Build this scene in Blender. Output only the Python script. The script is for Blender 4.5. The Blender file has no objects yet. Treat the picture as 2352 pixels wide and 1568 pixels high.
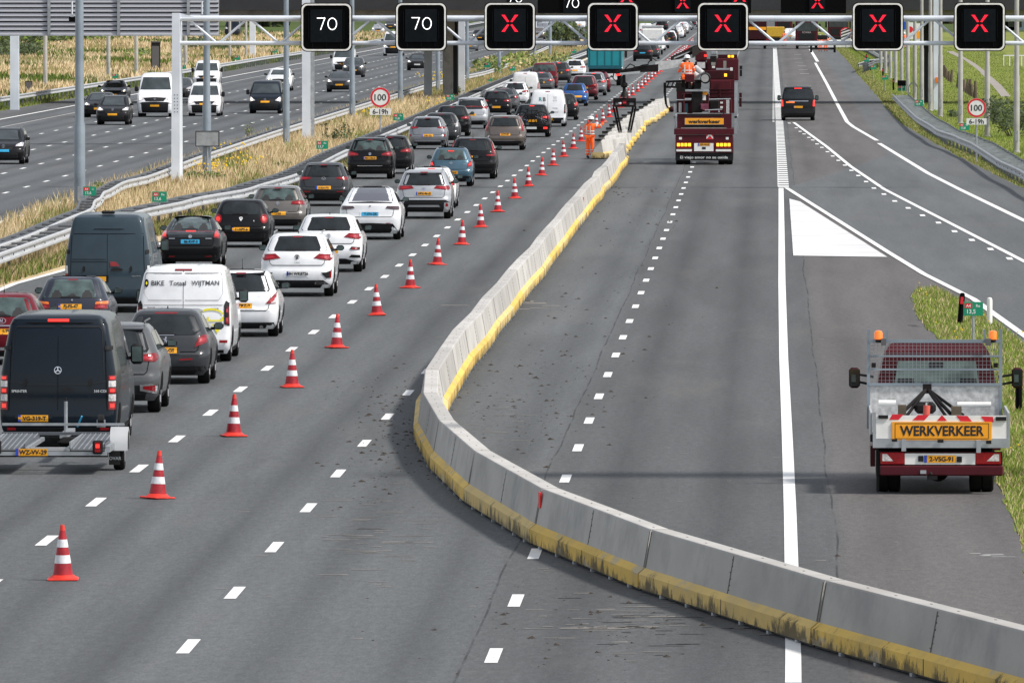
import bpy, math, random
from mathutils import Vector, Matrix
from mathutils.geometry import tessellate_polygon
R = math.radians
random.seed(7)
scene = bpy.context.scene
COL = scene.collection
# ---------------------------------------------------------------- camera
CAM_H = 8.128
LENS = 400.0
PITCH = math.atan(839 / 26133.0)
YAW = math.atan(592 / 26133.0)
cam_data = bpy.data.cameras.new('camera')
cam = bpy.data.objects.new('camera', cam_data)
COL.objects.link(cam)
cam.location = (0, 0, CAM_H)
cam.rotation_euler = (math.pi / 2 - PITCH, 0, YAW)
cam_data.lens = LENS
cam_data.sensor_width = 36
cam_data.clip_start = 1.0
cam_data.clip_end = 20000
scene.camera = cam
# ---------------------------------------------------------------- world, sun, exposure
SUN_EL, SUN_AZ = 50.0, 112.0        # azimuth measured from +Y (road direction) towards +X (right)
w = bpy.data.worlds.new('World'); scene.world = w; w.use_nodes = True
nt = w.node_tree
sky = nt.nodes.new('ShaderNodeTexSky'); sky.sky_type = 'NISHITA'; sky.sun_disc = False
sky.sun_elevation = R(SUN_EL); sky.sun_rotation = R(SUN_AZ)
sky.dust_density = 1.0; sky.air_density = 1.0; sky.ozone_density = 1.0
bg = nt.nodes['Background']; bg.inputs['Strength'].default_value = 0.148
hs = nt.nodes.new('ShaderNodeHueSaturation'); hs.inputs['Saturation'].default_value = 0.35
nt.links.new(sky.outputs[0], hs.inputs['Color']); nt.links.new(hs.outputs[0], bg.inputs['Color'])
sd = bpy.data.lights.new('sun', 'SUN'); sd.energy = 3.3; sd.angle = R(6); sd.color = (1.0, 0.95, 0.88)
sun = bpy.data.objects.new('sun', sd); COL.objects.link(sun)
_d = Vector((math.sin(R(SUN_AZ)) * math.cos(R(SUN_EL)), math.cos(R(SUN_AZ)) * math.cos(R(SUN_EL)), math.sin(R(SUN_EL))))
sun.rotation_euler = _d.to_track_quat('Z', 'Y').to_euler()
sun.location = (60, 100, 120)
scene.view_settings.view_transform = 'Standard'
scene.view_settings.look = 'None'
scene.view_settings.gamma = 1
scene.view_settings.exposure = 0.35
scene.view_settings.use_curve_mapping = False

CM = Matrix.Rotation(YAW, 3, 'Z') @ Matrix.Rotation(math.pi / 2 - PITCH, 3, 'X')
FPX = LENS / 36 * 2352
def at(px, py, z=0.0):
    """a point of the photograph (2352 wide) -> where its sight line meets height z"""
    d = CM @ Vector(((px - 1176) / FPX, (784 - py) / FPX, -1))
    k = (z - CAM_H) / d.z
    return Vector((d.x * k, d.y * k, z))
def XatY(px, Y):
    """lateral position at distance Y"""
    return Y * math.tan(math.atan((px - 1176) / FPX) - YAW)
def zat(py, Y):
    return CAM_H - Y * (py + 55) / FPX

# ---------------------------------------------------------------- materials
MATS = {}
def mat(name, col, rough=0.5, metal=0.0, coat=0.0, emit=None, es=1.0, var=0.12, vs=6.0, bump=0.0, bs=40.0, spec=0.5, trans=0.0):
    if name in MATS: return MATS[name]
    m = bpy.data.materials.new(name); m.use_nodes = True
    t = m.node_tree; p = t.nodes['Principled BSDF']
    p.inputs['Roughness'].default_value = rough; p.inputs['Metallic'].default_value = metal
    p.inputs['Coat Weight'].default_value = coat; p.inputs['Coat Roughness'].default_value = 0.06
    p.inputs['Specular IOR Level'].default_value = spec
    c = (*col, 1)
    if var > 0:
        tc = t.nodes.new('ShaderNodeTexCoord')
        n = t.nodes.new('ShaderNodeTexNoise'); n.inputs['Scale'].default_value = vs; n.inputs['Detail'].default_value = 4
        t.links.new(tc.outputs['Object'], n.inputs['Vector'])
        r = t.nodes.new('ShaderNodeValToRGB')
        r.color_ramp.elements[0].position = 0.3; r.color_ramp.elements[1].position = 0.7
        r.color_ramp.elements[0].color = (*[x * (1 - var) for x in col], 1)
        r.color_ramp.elements[1].color = (*[min(1, x * (1 + var)) for x in col], 1)
        t.links.new(n.outputs['Fac'], r.inputs['Fac']); t.links.new(r.outputs['Color'], p.inputs['Base Color'])
    else:
        p.inputs['Base Color'].default_value = c
    if bump > 0:
        tc2 = t.nodes.new('ShaderNodeTexCoord')
        n2 = t.nodes.new('ShaderNodeTexNoise'); n2.inputs['Scale'].default_value = bs; n2.inputs['Detail'].default_value = 5
        b = t.nodes.new('ShaderNodeBump'); b.inputs['Strength'].default_value = bump; b.inputs['Distance'].default_value = 0.02
        t.links.new(tc2.outputs['Object'], n2.inputs['Vector'])
        t.links.new(n2.outputs['Fac'], b.inputs['Height']); t.links.new(b.outputs['Normal'], p.inputs['Normal'])
    if emit:
        p.inputs['Emission Color'].default_value = (*emit, 1); p.inputs['Emission Strength'].default_value = es
    MATS[name] = m
    return m
def paint(name, col, metal=0.35, rough=0.4):
    dark = max(col) < .13
    return mat('paint_' + name, col, rough=.4 if dark else rough, metal=metal * (.3 if dark else 1), coat=.35 if dark else .9, var=0.10, vs=2.5, spec=.12 if dark else .4)
mat('black_plastic', (0.009, 0.009, 0.010), 0.6, var=0.3, spec=.25)
mat('grey_plastic', (0.09, 0.09, 0.095), 0.6)
mat('tyre', (0.010, 0.010, 0.010), 0.9, var=0.3, spec=.15)
mat('rim', (0.32, 0.32, 0.34), 0.35, 0.8)
mat('underbody', (0.004, 0.004, 0.004), 0.9, spec=.1)
mat('glass', (0.012, 0.016, 0.018), 0.03, coat=0.0, var=0.5, vs=2.5, spec=.55)
mat('glass_pale', (0.060, 0.085, 0.085), 0.08, var=0.45, vs=3.0, spec=.4)
mat('glass_roof', (0.10, 0.105, 0.125), 0.08, var=0.1, vs=1.0, spec=.6)
mat('red_lamp', (0.15, 0.003, 0.006), 0.2, coat=0.5, var=0.35, vs=25, emit=(1, .01, .02), es=0.06, spec=.3)
mat('red_lit', (0.6, 0.01, 0.01), 0.3, emit=(1, .03, .02), es=1.5, var=0)
mat('clear_lamp', (0.55, 0.52, 0.52), 0.12, coat=1.0, var=0.35, vs=30)
mat('amber_lamp', (0.75, 0.16, 0.01), 0.2, coat=1.0, var=0.2, vs=30)
mat('amber_lit', (0.9, 0.35, 0.02), 0.3, emit=(1, .45, .02), es=1.6, var=0)
mat('head_lit', (0.9, 0.9, 0.85), 0.3, emit=(1, .86, .62), es=3.0, var=0)
mat('chrome', (0.6, 0.6, 0.62), 0.15, 1.0, var=0.1)
mat('plate_yellow', (0.75, 0.33, 0.005), 0.45, var=0.08, vs=12)
mat('plate_blue', (0.03, 0.36, 0.62), 0.45, var=0.05)
mat('plate_white', (0.6, 0.6, 0.6), 0.45, var=0.05)
mat('eu_blue', (0.01, 0.06, 0.42), 0.45, var=0)
mat('ink', (0.01, 0.01, 0.01), 0.6, var=0)
mat('ink_grey', (0.06, 0.06, 0.07), 0.6, var=0)
mat('white_ink', (0.75, 0.75, 0.75), 0.6, var=0)
mat('interior', (0.02, 0.02, 0.022), 0.8)
mat('galv', (0.34, 0.36, 0.38), 0.5, 0.55, var=0.22, vs=3)
mat('galv_dark', (0.11, 0.12, 0.135), 0.6, 0.3, var=0.2, vs=3)
mat('galv_pale', (0.42, 0.43, 0.44), 0.55, 0.15, var=0.12, vs=1.5)
mat('mast_grey', (0.21, 0.25, 0.29), 0.5, 0.25, var=0.2, vs=1.2)
mat('mast_warm', (0.36, 0.35, 0.33), 0.6, 0.1, var=0.2, vs=1.2)
mat('white_steel', (0.60, 0.64, 0.70), 0.5, 0.05, var=0.1, vs=1.0)
mat('white_panel', (0.72, 0.72, 0.70), 0.5, var=0.08, vs=4)
mat('sign_black', (0.002, 0.002, 0.0025), 0.6, var=0.2, spec=.06)
mat('sign_face', (0.006, 0.008, 0.010), 0.6, var=0.2, spec=.06)
mat('sign_rim', (0.78, 0.76, 0.72), 0.5, var=0.15, vs=5)
mat('led_white', (0.9, 0.9, 0.9), 0.4, emit=(1, 1, 1), es=1.2, var=0)
m_ = mat('led_red', (0.3, 0.0, 0.01), 0.4, emit=(1.0, 0.008, 0.035), es=1.0, var=0)
_t = m_.node_tree; _tc = _t.nodes.new('ShaderNodeTexCoord'); _mp = _t.nodes.new('ShaderNodeMapping'); _mp.inputs['Scale'].default_value = (18, 0, 18); _mp.inputs['Rotation'].default_value = (0, R(0), 0)
_v = _t.nodes.new('ShaderNodeTexVoronoi'); _v.inputs['Randomness'].default_value = 0.0; _v.inputs['Scale'].default_value = 1.0
_r = _t.nodes.new('ShaderNodeValToRGB'); _r.color_ramp.elements[0].position = .32; _r.color_ramp.elements[0].color = (1.25, 1.25, 1.25, 1); _r.color_ramp.elements[1].position = .5; _r.color_ramp.elements[1].color = (.5, .5, .5, 1)
_t.links.new(_tc.outputs['Object'], _mp.inputs[0]); _t.links.new(_mp.outputs[0], _v.inputs['Vector']); _t.links.new(_v.outputs['Distance'], _r.inputs[0]); _t.links.new(_r.outputs[0], _t.nodes['Principled BSDF'].inputs['Emission Strength'])
mat('maroon', (0.060, 0.0025, 0.008), 0.5, 0.0, coat=0.1, var=0.15, vs=2, spec=.25)
mat('maroon_dark', (0.030, 0.003, 0.006), 0.6, var=0.2, spec=.2)
mat('orange_cloth', (0.95, 0.13, 0.015), 0.8, var=0.15, vs=12, emit=(1, .12, .01), es=0.12)
mat('reflective', (0.6, 0.6, 0.58), 0.5, var=0.1)
mat('skin', (0.45, 0.22, 0.15), 0.6, var=0.1)
mat('helmet_white', (0.8, 0.8, 0.8), 0.35, var=0.03)
mat('boot', (0.02, 0.016, 0.014), 0.7)
mat('cone_red', (0.34, 0.008, 0.018), 0.5, var=0.35, vs=8)
mat('cone_base', (0.62, 0.030, 0.016), 0.5, var=0.15, vs=8)
mat('cone_white', (0.66, 0.66, 0.68), 0.5, var=0.18, vs=12)
mat('green_sign', (0.0, 0.24, 0.13), 0.45, var=0.08)
mat('red_sign', (0.62, 0.01, 0.025), 0.45, var=0.08)
mat('marking', (0.74, 0.74, 0.73), 0.65, var=0.07, vs=1.2)
mat('marking_worn', (0.36, 0.36, 0.35), 0.75, var=0.25, vs=0.8)
mat('orange_board', (0.85, 0.34, 0.008), 0.5, var=0.04)
mat('red_tape', (0.75, 0.01, 0.01), 0.5, var=0.05)
mat('wood', (0.10, 0.075, 0.05), 0.8, var=0.3)
mat('dirt', (0.035, 0.025, 0.018), 0.95, var=0.4, vs=20)
mat('mud', (0.20, 0.185, 0.17), 0.95, var=0.3, vs=3)
mat('teal', (0.0, 0.22, 0.26), 0.45, coat=0.4, var=0.1, vs=1.2)
mat('orange_light', (0.9, 0.18, 0.01), 0.25, coat=0.6, emit=(1, .2, .01), es=0.35, var=0.1)
mat('white_board', (0.72, 0.72, 0.72), 0.5, var=0.08)
mat('crane_white', (0.5, 0.5, 0.5), 0.5, var=0.2)
mat('crane_black', (0.009, 0.007, 0.007), 0.6, 0.0, var=0.5, spec=.2)
mat('yellow_truck', (0.55, 0.33, 0.02), 0.5, var=0.12)
mat('yellow_logo', (0.75, 0.66, 0.0), 0.5, var=0.04)
mat('teal_logo', (0.02, 0.25, 0.28), 0.5, var=0.04)
mat('leaf', (0.055, 0.085, 0.018), 0.7, var=0.4, vs=1.5)
mat('leaf_dark', (0.028, 0.045, 0.014), 0.7, var=0.4, vs=1.5)
mat('flower', (0.75, 0.5, 0.01), 0.7, var=0.1)

mat('chequer', (.50, .50, .50), .45, .3, var=.28, vs=14)
mat('screen_clear', (.16, .22, .21), .15, var=.3, vs=3)
mat('extinguisher', (.62, .10, .07), .45)
mat('tank_blue', (.02, .12, .16), .5)
mat('hopper', (.22, .05, .09), .6)
mat('shed_wall', (.12, .17, .18), .7)
mat('panel_line', (.002, .004, .007), .5)
mat('dark_lamp', (0.05, 0.015, 0.018), 0.1, coat=1.0, var=.3)
mat('teal_dark', (0, .08, .11), .5)
mat('screen', (.035, .045, .048), .06, coat=.5, var=.4, vs=1.5)
mat('lamp_core', (0.26, 0.008, 0.015), 0.25, coat=0.4, emit=(1, .02, .05), es=0.12, var=0.3)
mat('concrete_dark', (0.10, 0.09, 0.08), 0.9)

def nodes_mat(name):
    m = bpy.data.materials.new(name); m.use_nodes = True; MATS[name] = m
    return m, m.node_tree, m.node_tree.nodes['Principled BSDF']
def N(t, kind, **kw):
    n = t.nodes.new(kind)
    for k, v in kw.items():
        if k in n.inputs: n.inputs[k].default_value = v
        else: setattr(n, k, v)
    return n
def noise(t, vec, scale, detail=4, rough=0.55):
    n = N(t, 'ShaderNodeTexNoise', Scale=scale, Detail=detail, Roughness=rough)
    if vec is not None: t.links.new(vec, n.inputs['Vector'])
    return n.outputs['Fac']
def ramp(t, fac, stops, interp='LINEAR'):
    r = t.nodes.new('ShaderNodeValToRGB'); r.color_ramp.interpolation = interp
    while len(r.color_ramp.elements) < len(stops): r.color_ramp.elements.new(0.5)
    for e, (p, c) in zip(r.color_ramp.elements, stops):
        e.position = p; e.color = (c, c, c, 1) if not hasattr(c, '__len__') else (*c, 1)
    t.links.new(fac, r.inputs['Fac']); return r.outputs['Color']
def math_(t, op, a, b=None, c=None):
    n = t.nodes.new('ShaderNodeMath'); n.operation = op
    for i, v in enumerate((a, b, c)):
        if v is None: continue
        if isinstance(v, (int, float)): n.inputs[i].default_value = v
        else: t.links.new(v, n.inputs[i])
    return n.outputs[0]
def mix(t, fac, a, b, mode='MIX'):
    n = t.nodes.new('ShaderNodeMix'); n.data_type = 'RGBA'; n.blend_type = mode
    for i, v in ((0, fac), (6, a), (7, b)):
        if isinstance(v, (int, float)): n.inputs[i].default_value = v if i == 0 else (v, v, v, 1)
        elif isinstance(v, tuple): n.inputs[i].default_value = (*v, 1)
        else: t.links.new(v, n.inputs[i])
    return n.outputs[2]
def mapped(t, sc):
    tc = t.nodes.new('ShaderNodeTexCoord'); mp = t.nodes.new('ShaderNodeMapping')
    mp.inputs['Scale'].default_value = sc
    t.links.new(tc.outputs['Object'], mp.inputs['Vector']); return mp.outputs['Vector']

# asphalt: tyre polished lanes, a darker newer strip, a brown shoulder, joints
def asphalt(name, zones, lanes, seams=()):
    m, t, p = nodes_mat(name)
    tc = t.nodes.new('ShaderNodeTexCoord'); sx = t.nodes.new('ShaderNodeSeparateXYZ')
    t.links.new(tc.outputs['Object'], sx.inputs[0]); X = sx.outputs[0]; Y = sx.outputs[1]
    wob = noise(t, mapped(t, (0.0, 0.05, 0)), 1.0, 3)
    Xw = math_(t, 'ADD', X, math_(t, 'MULTIPLY', math_(t, 'SUBTRACT', wob, 0.5), 0.25))
    base = None
    x0, x1 = -50.0, 20.0
    fac = math_(t, 'DIVIDE', math_(t, 'SUBTRACT', Xw, x0), x1 - x0)
    stops = []
    for i, (xa, c) in enumerate(zones):
        pa = (xa - x0) / (x1 - x0)
        if i: stops.append((pa - 0.0008, zones[i - 1][1]))
        stops.append((max(0, pa), c))
    if len(stops) == 1: stops.append((1.0, zones[0][1]))
    base = ramp(t, fac, stops)
    # wheel tracks
    tr = None
    for (xc, amp) in lanes:
        d = math_(t, 'ABSOLUTE', math_(t, 'SUBTRACT', math_(t, 'ABSOLUTE', math_(t, 'SUBTRACT', X, xc)), 0.85))
        g = math_(t, 'MULTIPLY', math_(t, 'MAXIMUM', math_(t, 'SUBTRACT', 1.0, math_(t, 'MULTIPLY', d, 1.9)), 0.0), amp)
        tr = g if tr is None else math_(t, 'ADD', tr, g)
    big = noise(t, mapped(t, (0.35, 0.02, 0)), 1.0, 4)
    tr2 = math_(t, 'MULTIPLY', tr, math_(t, 'ADD', 0.3, big))
    base = mix(t, tr2, base, (0.020, 0.021, 0.023))
    v = ramp(t, noise(t, mapped(t, (0.9, 0.03, 0)), 1.0, 6, 0.65), [(0.3, 0.82), (0.7, 1.14)])
    base = mix(t, 1.0, base, v, 'MULTIPLY')
    fine = ramp(t, noise(t, mapped(t, (9, 1.6, 0)), 1.0, 8, 0.8), [(0.3, 0.62), (0.5, 1.0), (0.72, 1.42)])
    base = mix(t, 0.75, base, fine, 'MULTIPLY')
    sm = ramp(t, noise(t, mapped(t, (0.30, 0.030, 0)), 1.0, 5, 0.7), [(0.56, 0.0), (0.72, 0.42)])
    base = mix(t, sm, base, (0.135, 0.124, 0.112))
    dk = ramp(t, noise(t, mapped(t, (0.5, 0.045, 0)), 1.0, 5, 0.7), [(0.60, 0.0), (0.74, 0.35)])
    base = mix(t, dk, base, (0.045, 0.045, 0.046))
    grit = ramp(t, noise(t, mapped(t, (34, 3.2, 0)), 1.0, 3, 0.9), [(0.3, 0.60), (0.5, 1.0), (0.7, 1.5)])
    base = mix(t, 0.55, base, grit, 'MULTIPLY')
    patch = ramp(t, noise(t, mapped(t, (0.22, 0.012, 0)), 1.0, 2), [(0.5, 1.0), (0.54, 0.9)])
    base = mix(t, 1.0, base, patch, 'MULTIPLY')
    for sxx in seams:
        d = math_(t, 'ABSOLUTE', math_(t, 'SUBTRACT', Xw, sxx))
        g = math_(t, 'MULTIPLY', math_(t, 'LESS_THAN', d, 0.016), ramp(t, noise(t, mapped(t, (0.3, 0.3, 0)), 1.0, 3), [(0.38, 0.05), (0.55, 0.65)]))
        base = mix(t, g, base, (0.012, 0.012, 0.012))
    t.links.new(base, p.inputs['Base Color'])
    p.inputs['Roughness'].default_value = 0.82; p.inputs['Specular IOR Level'].default_value = 0.28
    b = N(t, 'ShaderNodeBump', Strength=0.35, Distance=0.01)
    t.links.new(noise(t, mapped(t, (40, 40, 40)), 1.0, 4, 0.7), b.inputs['Height'])
    t.links.new(b.outputs['Normal'], p.inputs['Normal'])
GA = (0.104, 0.110, 0.114); GB = (0.084, 0.087, 0.089); BR = (0.108, 0.101, 0.099)
asphalt('asphalt_main', [(-50, GA), (-19.0, (0.085, 0.079, 0.074)), (-17.9, GA), (-3.62, GB), (1.0, BR), (5.5, GA)],
        [(-16.0, .35), (-12.2, .42), (-8.7, .52), (-5.2, .38), (-1.6, .50), (2.5, .2)], (-3.62, 0.95))
asphalt('asphalt_far_side', [(-50, (0.095, 0.096, 0.098)), (-43.4, (0.098, 0.104, 0.110))],
        [(-42.4, .3), (-39.4, .4), (-36, .45), (-33, .45), (-30, .45), (-27, .4)], (-34.6,))
asphalt('asphalt_exit', [(-50, GA)], [(60, .2)], ())

def grassmat(name, cols, sc=0.06):
    m, t, p = nodes_mat(name)
    a = noise(t, mapped(t, (sc, sc * 0.35, sc)), 1.0, 5, 0.6)
    c = ramp(t, a, cols)
    f = ramp(t, noise(t, mapped(t, (2.5, 0.8, 2.5)), 1.0, 6, 0.8), [(0.25, 0.55), (0.5, 1.0), (0.75, 1.35)])
    c = mix(t, 1.0, c, f, 'MULTIPLY')
    t.links.new(c, p.inputs['Base Color']); p.inputs['Roughness'].default_value = 0.95; p.inputs['Specular IOR Level'].default_value = 0.1
STRAW = (0.54, 0.43, 0.26); STRAW2 = (0.40, 0.30, 0.18); GRN = (0.13, 0.16, 0.03); GRN2 = (0.055, 0.08, 0.02); LIME = (0.20, 0.22, 0.05)
grassmat('ground_straw', [(0.0, GRN), (0.40, GRN), (0.47, STRAW2), (0.56, STRAW), (0.64, STRAW2), (0.74, GRN)], 0.035)
grassmat('ground_green', [(0.3, (0.13, 0.16, 0.04)), (0.5, LIME), (0.7, (0.17, 0.18, 0.05))], 0.06)
grassmat('ground_far', [(0.3, (0.04, 0.055, 0.02)), (0.5, (0.07, 0.10, 0.025)), (0.7, (0.05, 0.07, 0.02))], 0.01)
grassmat('ground_median', [(0.3, STRAW2), (0.55, STRAW), (0.75, GRN)], 0.2)
for nm, c in (('blade_straw', (0.66, 0.54, 0.34)), ('blade_tan', (0.46, 0.35, 0.22)), ('blade_green', (0.13, 0.185, 0.04)), ('blade_lime', (0.22, 0.30, 0.05)), ('blade_dark', (0.06, 0.08, 0.025)), ('blade_olive', (0.27, 0.26, 0.10))):
    mat(nm, c, 0.9, var=0.3, vs=0.8, spec=0.1)

# barrier concrete and yellow base paint with rubber scuffs
def concrete(name, col, dark, yellow=False):
    m, t, p = nodes_mat(name)
    tc = t.nodes.new('ShaderNodeTexCoord'); oi = t.nodes.new('ShaderNodeObjectInfo')
    ad = t.nodes.new('ShaderNodeVectorMath'); ad.operation = 'ADD'
    cb = t.nodes.new('ShaderNodeCombineXYZ')
    t.links.new(math_(t, 'MULTIPLY', oi.outputs['Random'], 90.0), cb.inputs[1])
    t.links.new(tc.outputs['Object'], ad.inputs[0]); t.links.new(cb.outputs[0], ad.inputs[1])
    def mp(sc):
        k = t.nodes.new('ShaderNodeMapping'); k.inputs['Scale'].default_value = sc
        t.links.new(ad.outputs[0], k.inputs['Vector']); return k.outputs['Vector']
    tone = ramp(t, oi.outputs['Random'], [(0.0, 0.80), (1.0, 1.12)])
    c = mix(t, 1.0, mix(t, ramp(t, noise(t, mp((0.5, 0.45, 1.2)), 1.0, 5), [(0.35, 0.0), (0.7, 1.0)]), col, tuple(x * 0.78 for x in col)), tone, 'MULTIPLY')
    st = ramp(t, noise(t, mp((0.9, 0.7, 0.7)), 1.0, 7, 0.7), [(0.50, 0.0), (0.68, 0.6)])
    c = mix(t, st, c, dark)
    if yellow:
        sx = t.nodes.new('ShaderNodeSeparateXYZ'); t.links.new(tc.outputs['Object'], sx.inputs[0])
        c = mix(t, ramp(t, oi.outputs['Random'], [(0.55, 0.0), (0.62, 0.35), (0.80, 0.6), (0.86, 0.1)]), c, (0.50, 0.43, 0.27))
        n1 = noise(t, mp((3.0, 2.2, 1.5)), 1.0, 8, 0.8)
        n2 = noise(t, mp((0.3, 0.28, 0.2)), 1.0, 3)
        k = math_(t, 'ADD', math_(t, 'MULTIPLY', n1, 1.0), math_(t, 'MULTIPLY', n2, 0.5))
        k = math_(t, 'SUBTRACT', k, math_(t, 'MULTIPLY', sx.outputs[2], 0.8))
        c = mix(t, ramp(t, k, [(0.62, 0.0), (0.72, 0.85)]), c, (0.035, 0.03, 0.02))
        c = mix(t, ramp(t, noise(t, mp((1.2, 0.6, 3)), 1.0, 4), [(0.58, 0.0), (0.66, 0.65)]), c, (0.40, 0.37, 0.30))
    t.links.new(c, p.inputs['Base Color']); p.inputs['Roughness'].default_value = 0.85
    b = N(t, 'ShaderNodeBump', Strength=0.3, Distance=0.02)
    t.links.new(noise(t, mp((14, 14, 14)), 1.0, 5), b.inputs['Height']); t.links.new(b.outputs['Normal'], p.inputs['Normal'])
concrete('concrete', (0.50, 0.48, 0.445), (0.24, 0.24, 0.24))
concrete('concrete_top', (0.50, 0.485, 0.46), (0.34, 0.30, 0.27))
concrete('concrete_yellow', (0.84, 0.55, 0.11), (0.45, 0.33, 0.12), True)
concrete('bridge_concrete', (0.36, 0.34, 0.31), (0.10, 0.09, 0.08))
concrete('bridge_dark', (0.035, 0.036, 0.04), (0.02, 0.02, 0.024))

# ---------------------------------------------------------------- mesh helpers
def tag(o, label=None, cat=None, group=None, kind=None):
    if label: o['label'] = label
    if cat: o['category'] = cat
    if group: o['group'] = group
    if kind: o['kind'] = kind
    return o
def empty(name, loc, label, cat, group=None, rz=0):
    o = bpy.data.objects.new(name, None); COL.objects.link(o); o.location = loc; o.rotation_euler = (0, 0, rz)
    o.empty_display_size = 0.3
    return tag(o, label, cat, group)
_txt = {}
def text_tris(s, bold=0.0):
    k = (s, bold)
    if k in _txt: return _txt[k]
    cu = bpy.data.curves.new('t', 'FONT'); cu.body = s; cu.offset = bold; cu.resolution_u = 3
    cu.align_x = 'CENTER'; cu.align_y = 'CENTER'; cu.size = 1
    o = bpy.data.objects.new('t', cu); COL.objects.link(o)
    dg = bpy.context.evaluated_depsgraph_get(); dg.update()
    me = bpy.data.meshes.new_from_object(o.evaluated_get(dg))
    me.calc_loop_triangles()
    vs = [v.co.copy() for v in me.vertices]
    tr = [tuple(t.vertices) for t in me.loop_triangles]
    xs = [v.x for v in vs] or [0]; ys = [v.y for v in vs] or [0]
    cx, cy = (max(xs) + min(xs)) / 2, (max(ys) + min(ys)) / 2
    vs = [(v.x - cx, v.y - cy) for v in vs]
    res = (vs, tr, max(xs) - min(xs), max(ys) - min(ys))
    bpy.data.objects.remove(o); bpy.data.meshes.remove(me); bpy.data.curves.remove(cu)
    _txt[k] = res
    return res
class MB:
    def __init__(s): s.v = []; s.f = []; s.m = []
    def add(s, vs, fs, m):
        n = len(s.v); s.v += [tuple(v) for v in vs]; s.f += [tuple(i + n for i in f) for f in fs]; s.m += [m] * len(fs)
    def box(s, c, d, m, rz=0.0, rx=0.0, bev=0.0):
        hx, hy, hz = d[0] / 2, d[1] / 2, d[2] / 2
        M = Matrix.Translation(c) @ Matrix.Rotation(rz, 4, 'Z') @ Matrix.Rotation(rx, 4, 'X')
        if bev > 0:      # bevelled in plan and top
            b = min(bev, hx * .9, hy * .9, hz * .9)
            ring = [(-hx + b, -hy), (hx - b, -hy), (hx, -hy + b), (hx, hy - b), (hx - b, hy), (-hx + b, hy), (-hx, hy - b), (-hx, -hy + b)]
            vs = []
            for (z, k) in ((-hz, 1 - b / max(hx, hy)), (-hz + b, 1), (hz - b, 1), (hz, 1 - b / max(hx, hy))):
                ix = (hx - b) / hx if k < 1 else 1; iy = (hy - b) / hy if k < 1 else 1
                vs += [M @ Vector((x * ix, y * iy, z)) for x, y in ring]
            fs = []
            for l in range(3):
                for i in range(8):
                    j = (i + 1) % 8; fs.append((l * 8 + i, l * 8 + j, l * 8 + 8 + j, l * 8 + 8 + i))
            fs.append(tuple(range(7, -1, -1))); fs.append(tuple(range(24, 32)))
            s.add(vs, fs, m); return s
        vs = [M @ Vector((x, y, z)) for z in (-hz, hz) for x, y in ((-hx, -hy), (hx, -hy), (hx, hy), (-hx, hy))]
        s.add(vs, [(3, 2, 1, 0), (4, 5, 6, 7), (0, 1, 5, 4), (1, 2, 6, 5), (2, 3, 7, 6), (3, 0, 4, 7)], m); return s
    def bx(s, x0, x1, y0, y1, z0, z1, m, bev=0.0):
        return s.box(((x0 + x1) / 2, (y0 + y1) / 2, (z0 + z1) / 2), (abs(x1 - x0), abs(y1 - y0), abs(z1 - z0)), m, bev=bev)
    def cyl(s, a, b, r0, m, r1=None, n=12, cap=True):
        a = Vector(a); b = Vector(b); r1 = r0 if r1 is None else r1
        d = (b - a).normalized(); u = d.orthogonal().normalized(); w_ = d.cross(u)
        vs = [a + (u * math.cos(2 * math.pi * i / n) + w_ * math.sin(2 * math.pi * i / n)) * r0 for i in range(n)]
        vs += [b + (u * math.cos(2 * math.pi * i / n) + w_ * math.sin(2 * math.pi * i / n)) * r1 for i in range(n)]
        fs = [(i, (i + 1) % n, n + (i + 1) % n, n + i) for i in range(n)]
        if cap: fs += [tuple(range(n - 1, -1, -1)), tuple(range(n, 2 * n))]
        s.add(vs, fs, m); return s
    def lathe(s, c, prof, m, n=16, axis='Z'):
        vs = []
        for (r, h) in prof:
            for i in range(n):
                a = 2 * math.pi * i / n
                q = (r * math.cos(a), r * math.sin(a), h)
                if axis == 'X': q = (q[2], q[0], q[1])
                if axis == 'Y': q = (q[0], q[2], q[1])
                vs.append((c[0] + q[0], c[1] + q[1], c[2] + q[2]))
        k = len(prof); fs = []
        for l in range(k - 1):
            for i in range(n):
                j = (i + 1) % n; fs.append((l * n + i, l * n + j, l * n + n + j, l * n + n + i))
        fs += [tuple(range(n - 1, -1, -1)), tuple(range((k - 1) * n, k * n))]
        if callable(m):
            s_m = []
        s.add(vs, fs, m); return s
    def ball(s, c, r, m, n=12, k=8, sc=(1, 1, 1)):
        vs = []
        for l in range(1, k):
            t = math.pi * l / k
            for i in range(n):
                a = 2 * math.pi * i / n
                vs.append((c[0] + r * sc[0] * math.sin(t) * math.cos(a), c[1] + r * sc[1] * math.sin(t) * math.sin(a), c[2] + r * sc[2] * math.cos(t)))
        vs += [(c[0], c[1], c[2] + r * sc[2]), (c[0], c[1], c[2] - r * sc[2])]
        T = (k - 1) * n; fs = []
        for i in range(n):
            j = (i + 1) % n
            fs.append((T, i, j)); fs.append((T + 1, (k - 2) * n + j, (k - 2) * n + i))
            for l in range(k - 2): fs.append((l * n + i, l * n + n + i, l * n + n + j, l * n + j))
        s.add(vs, fs, m); return s
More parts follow.
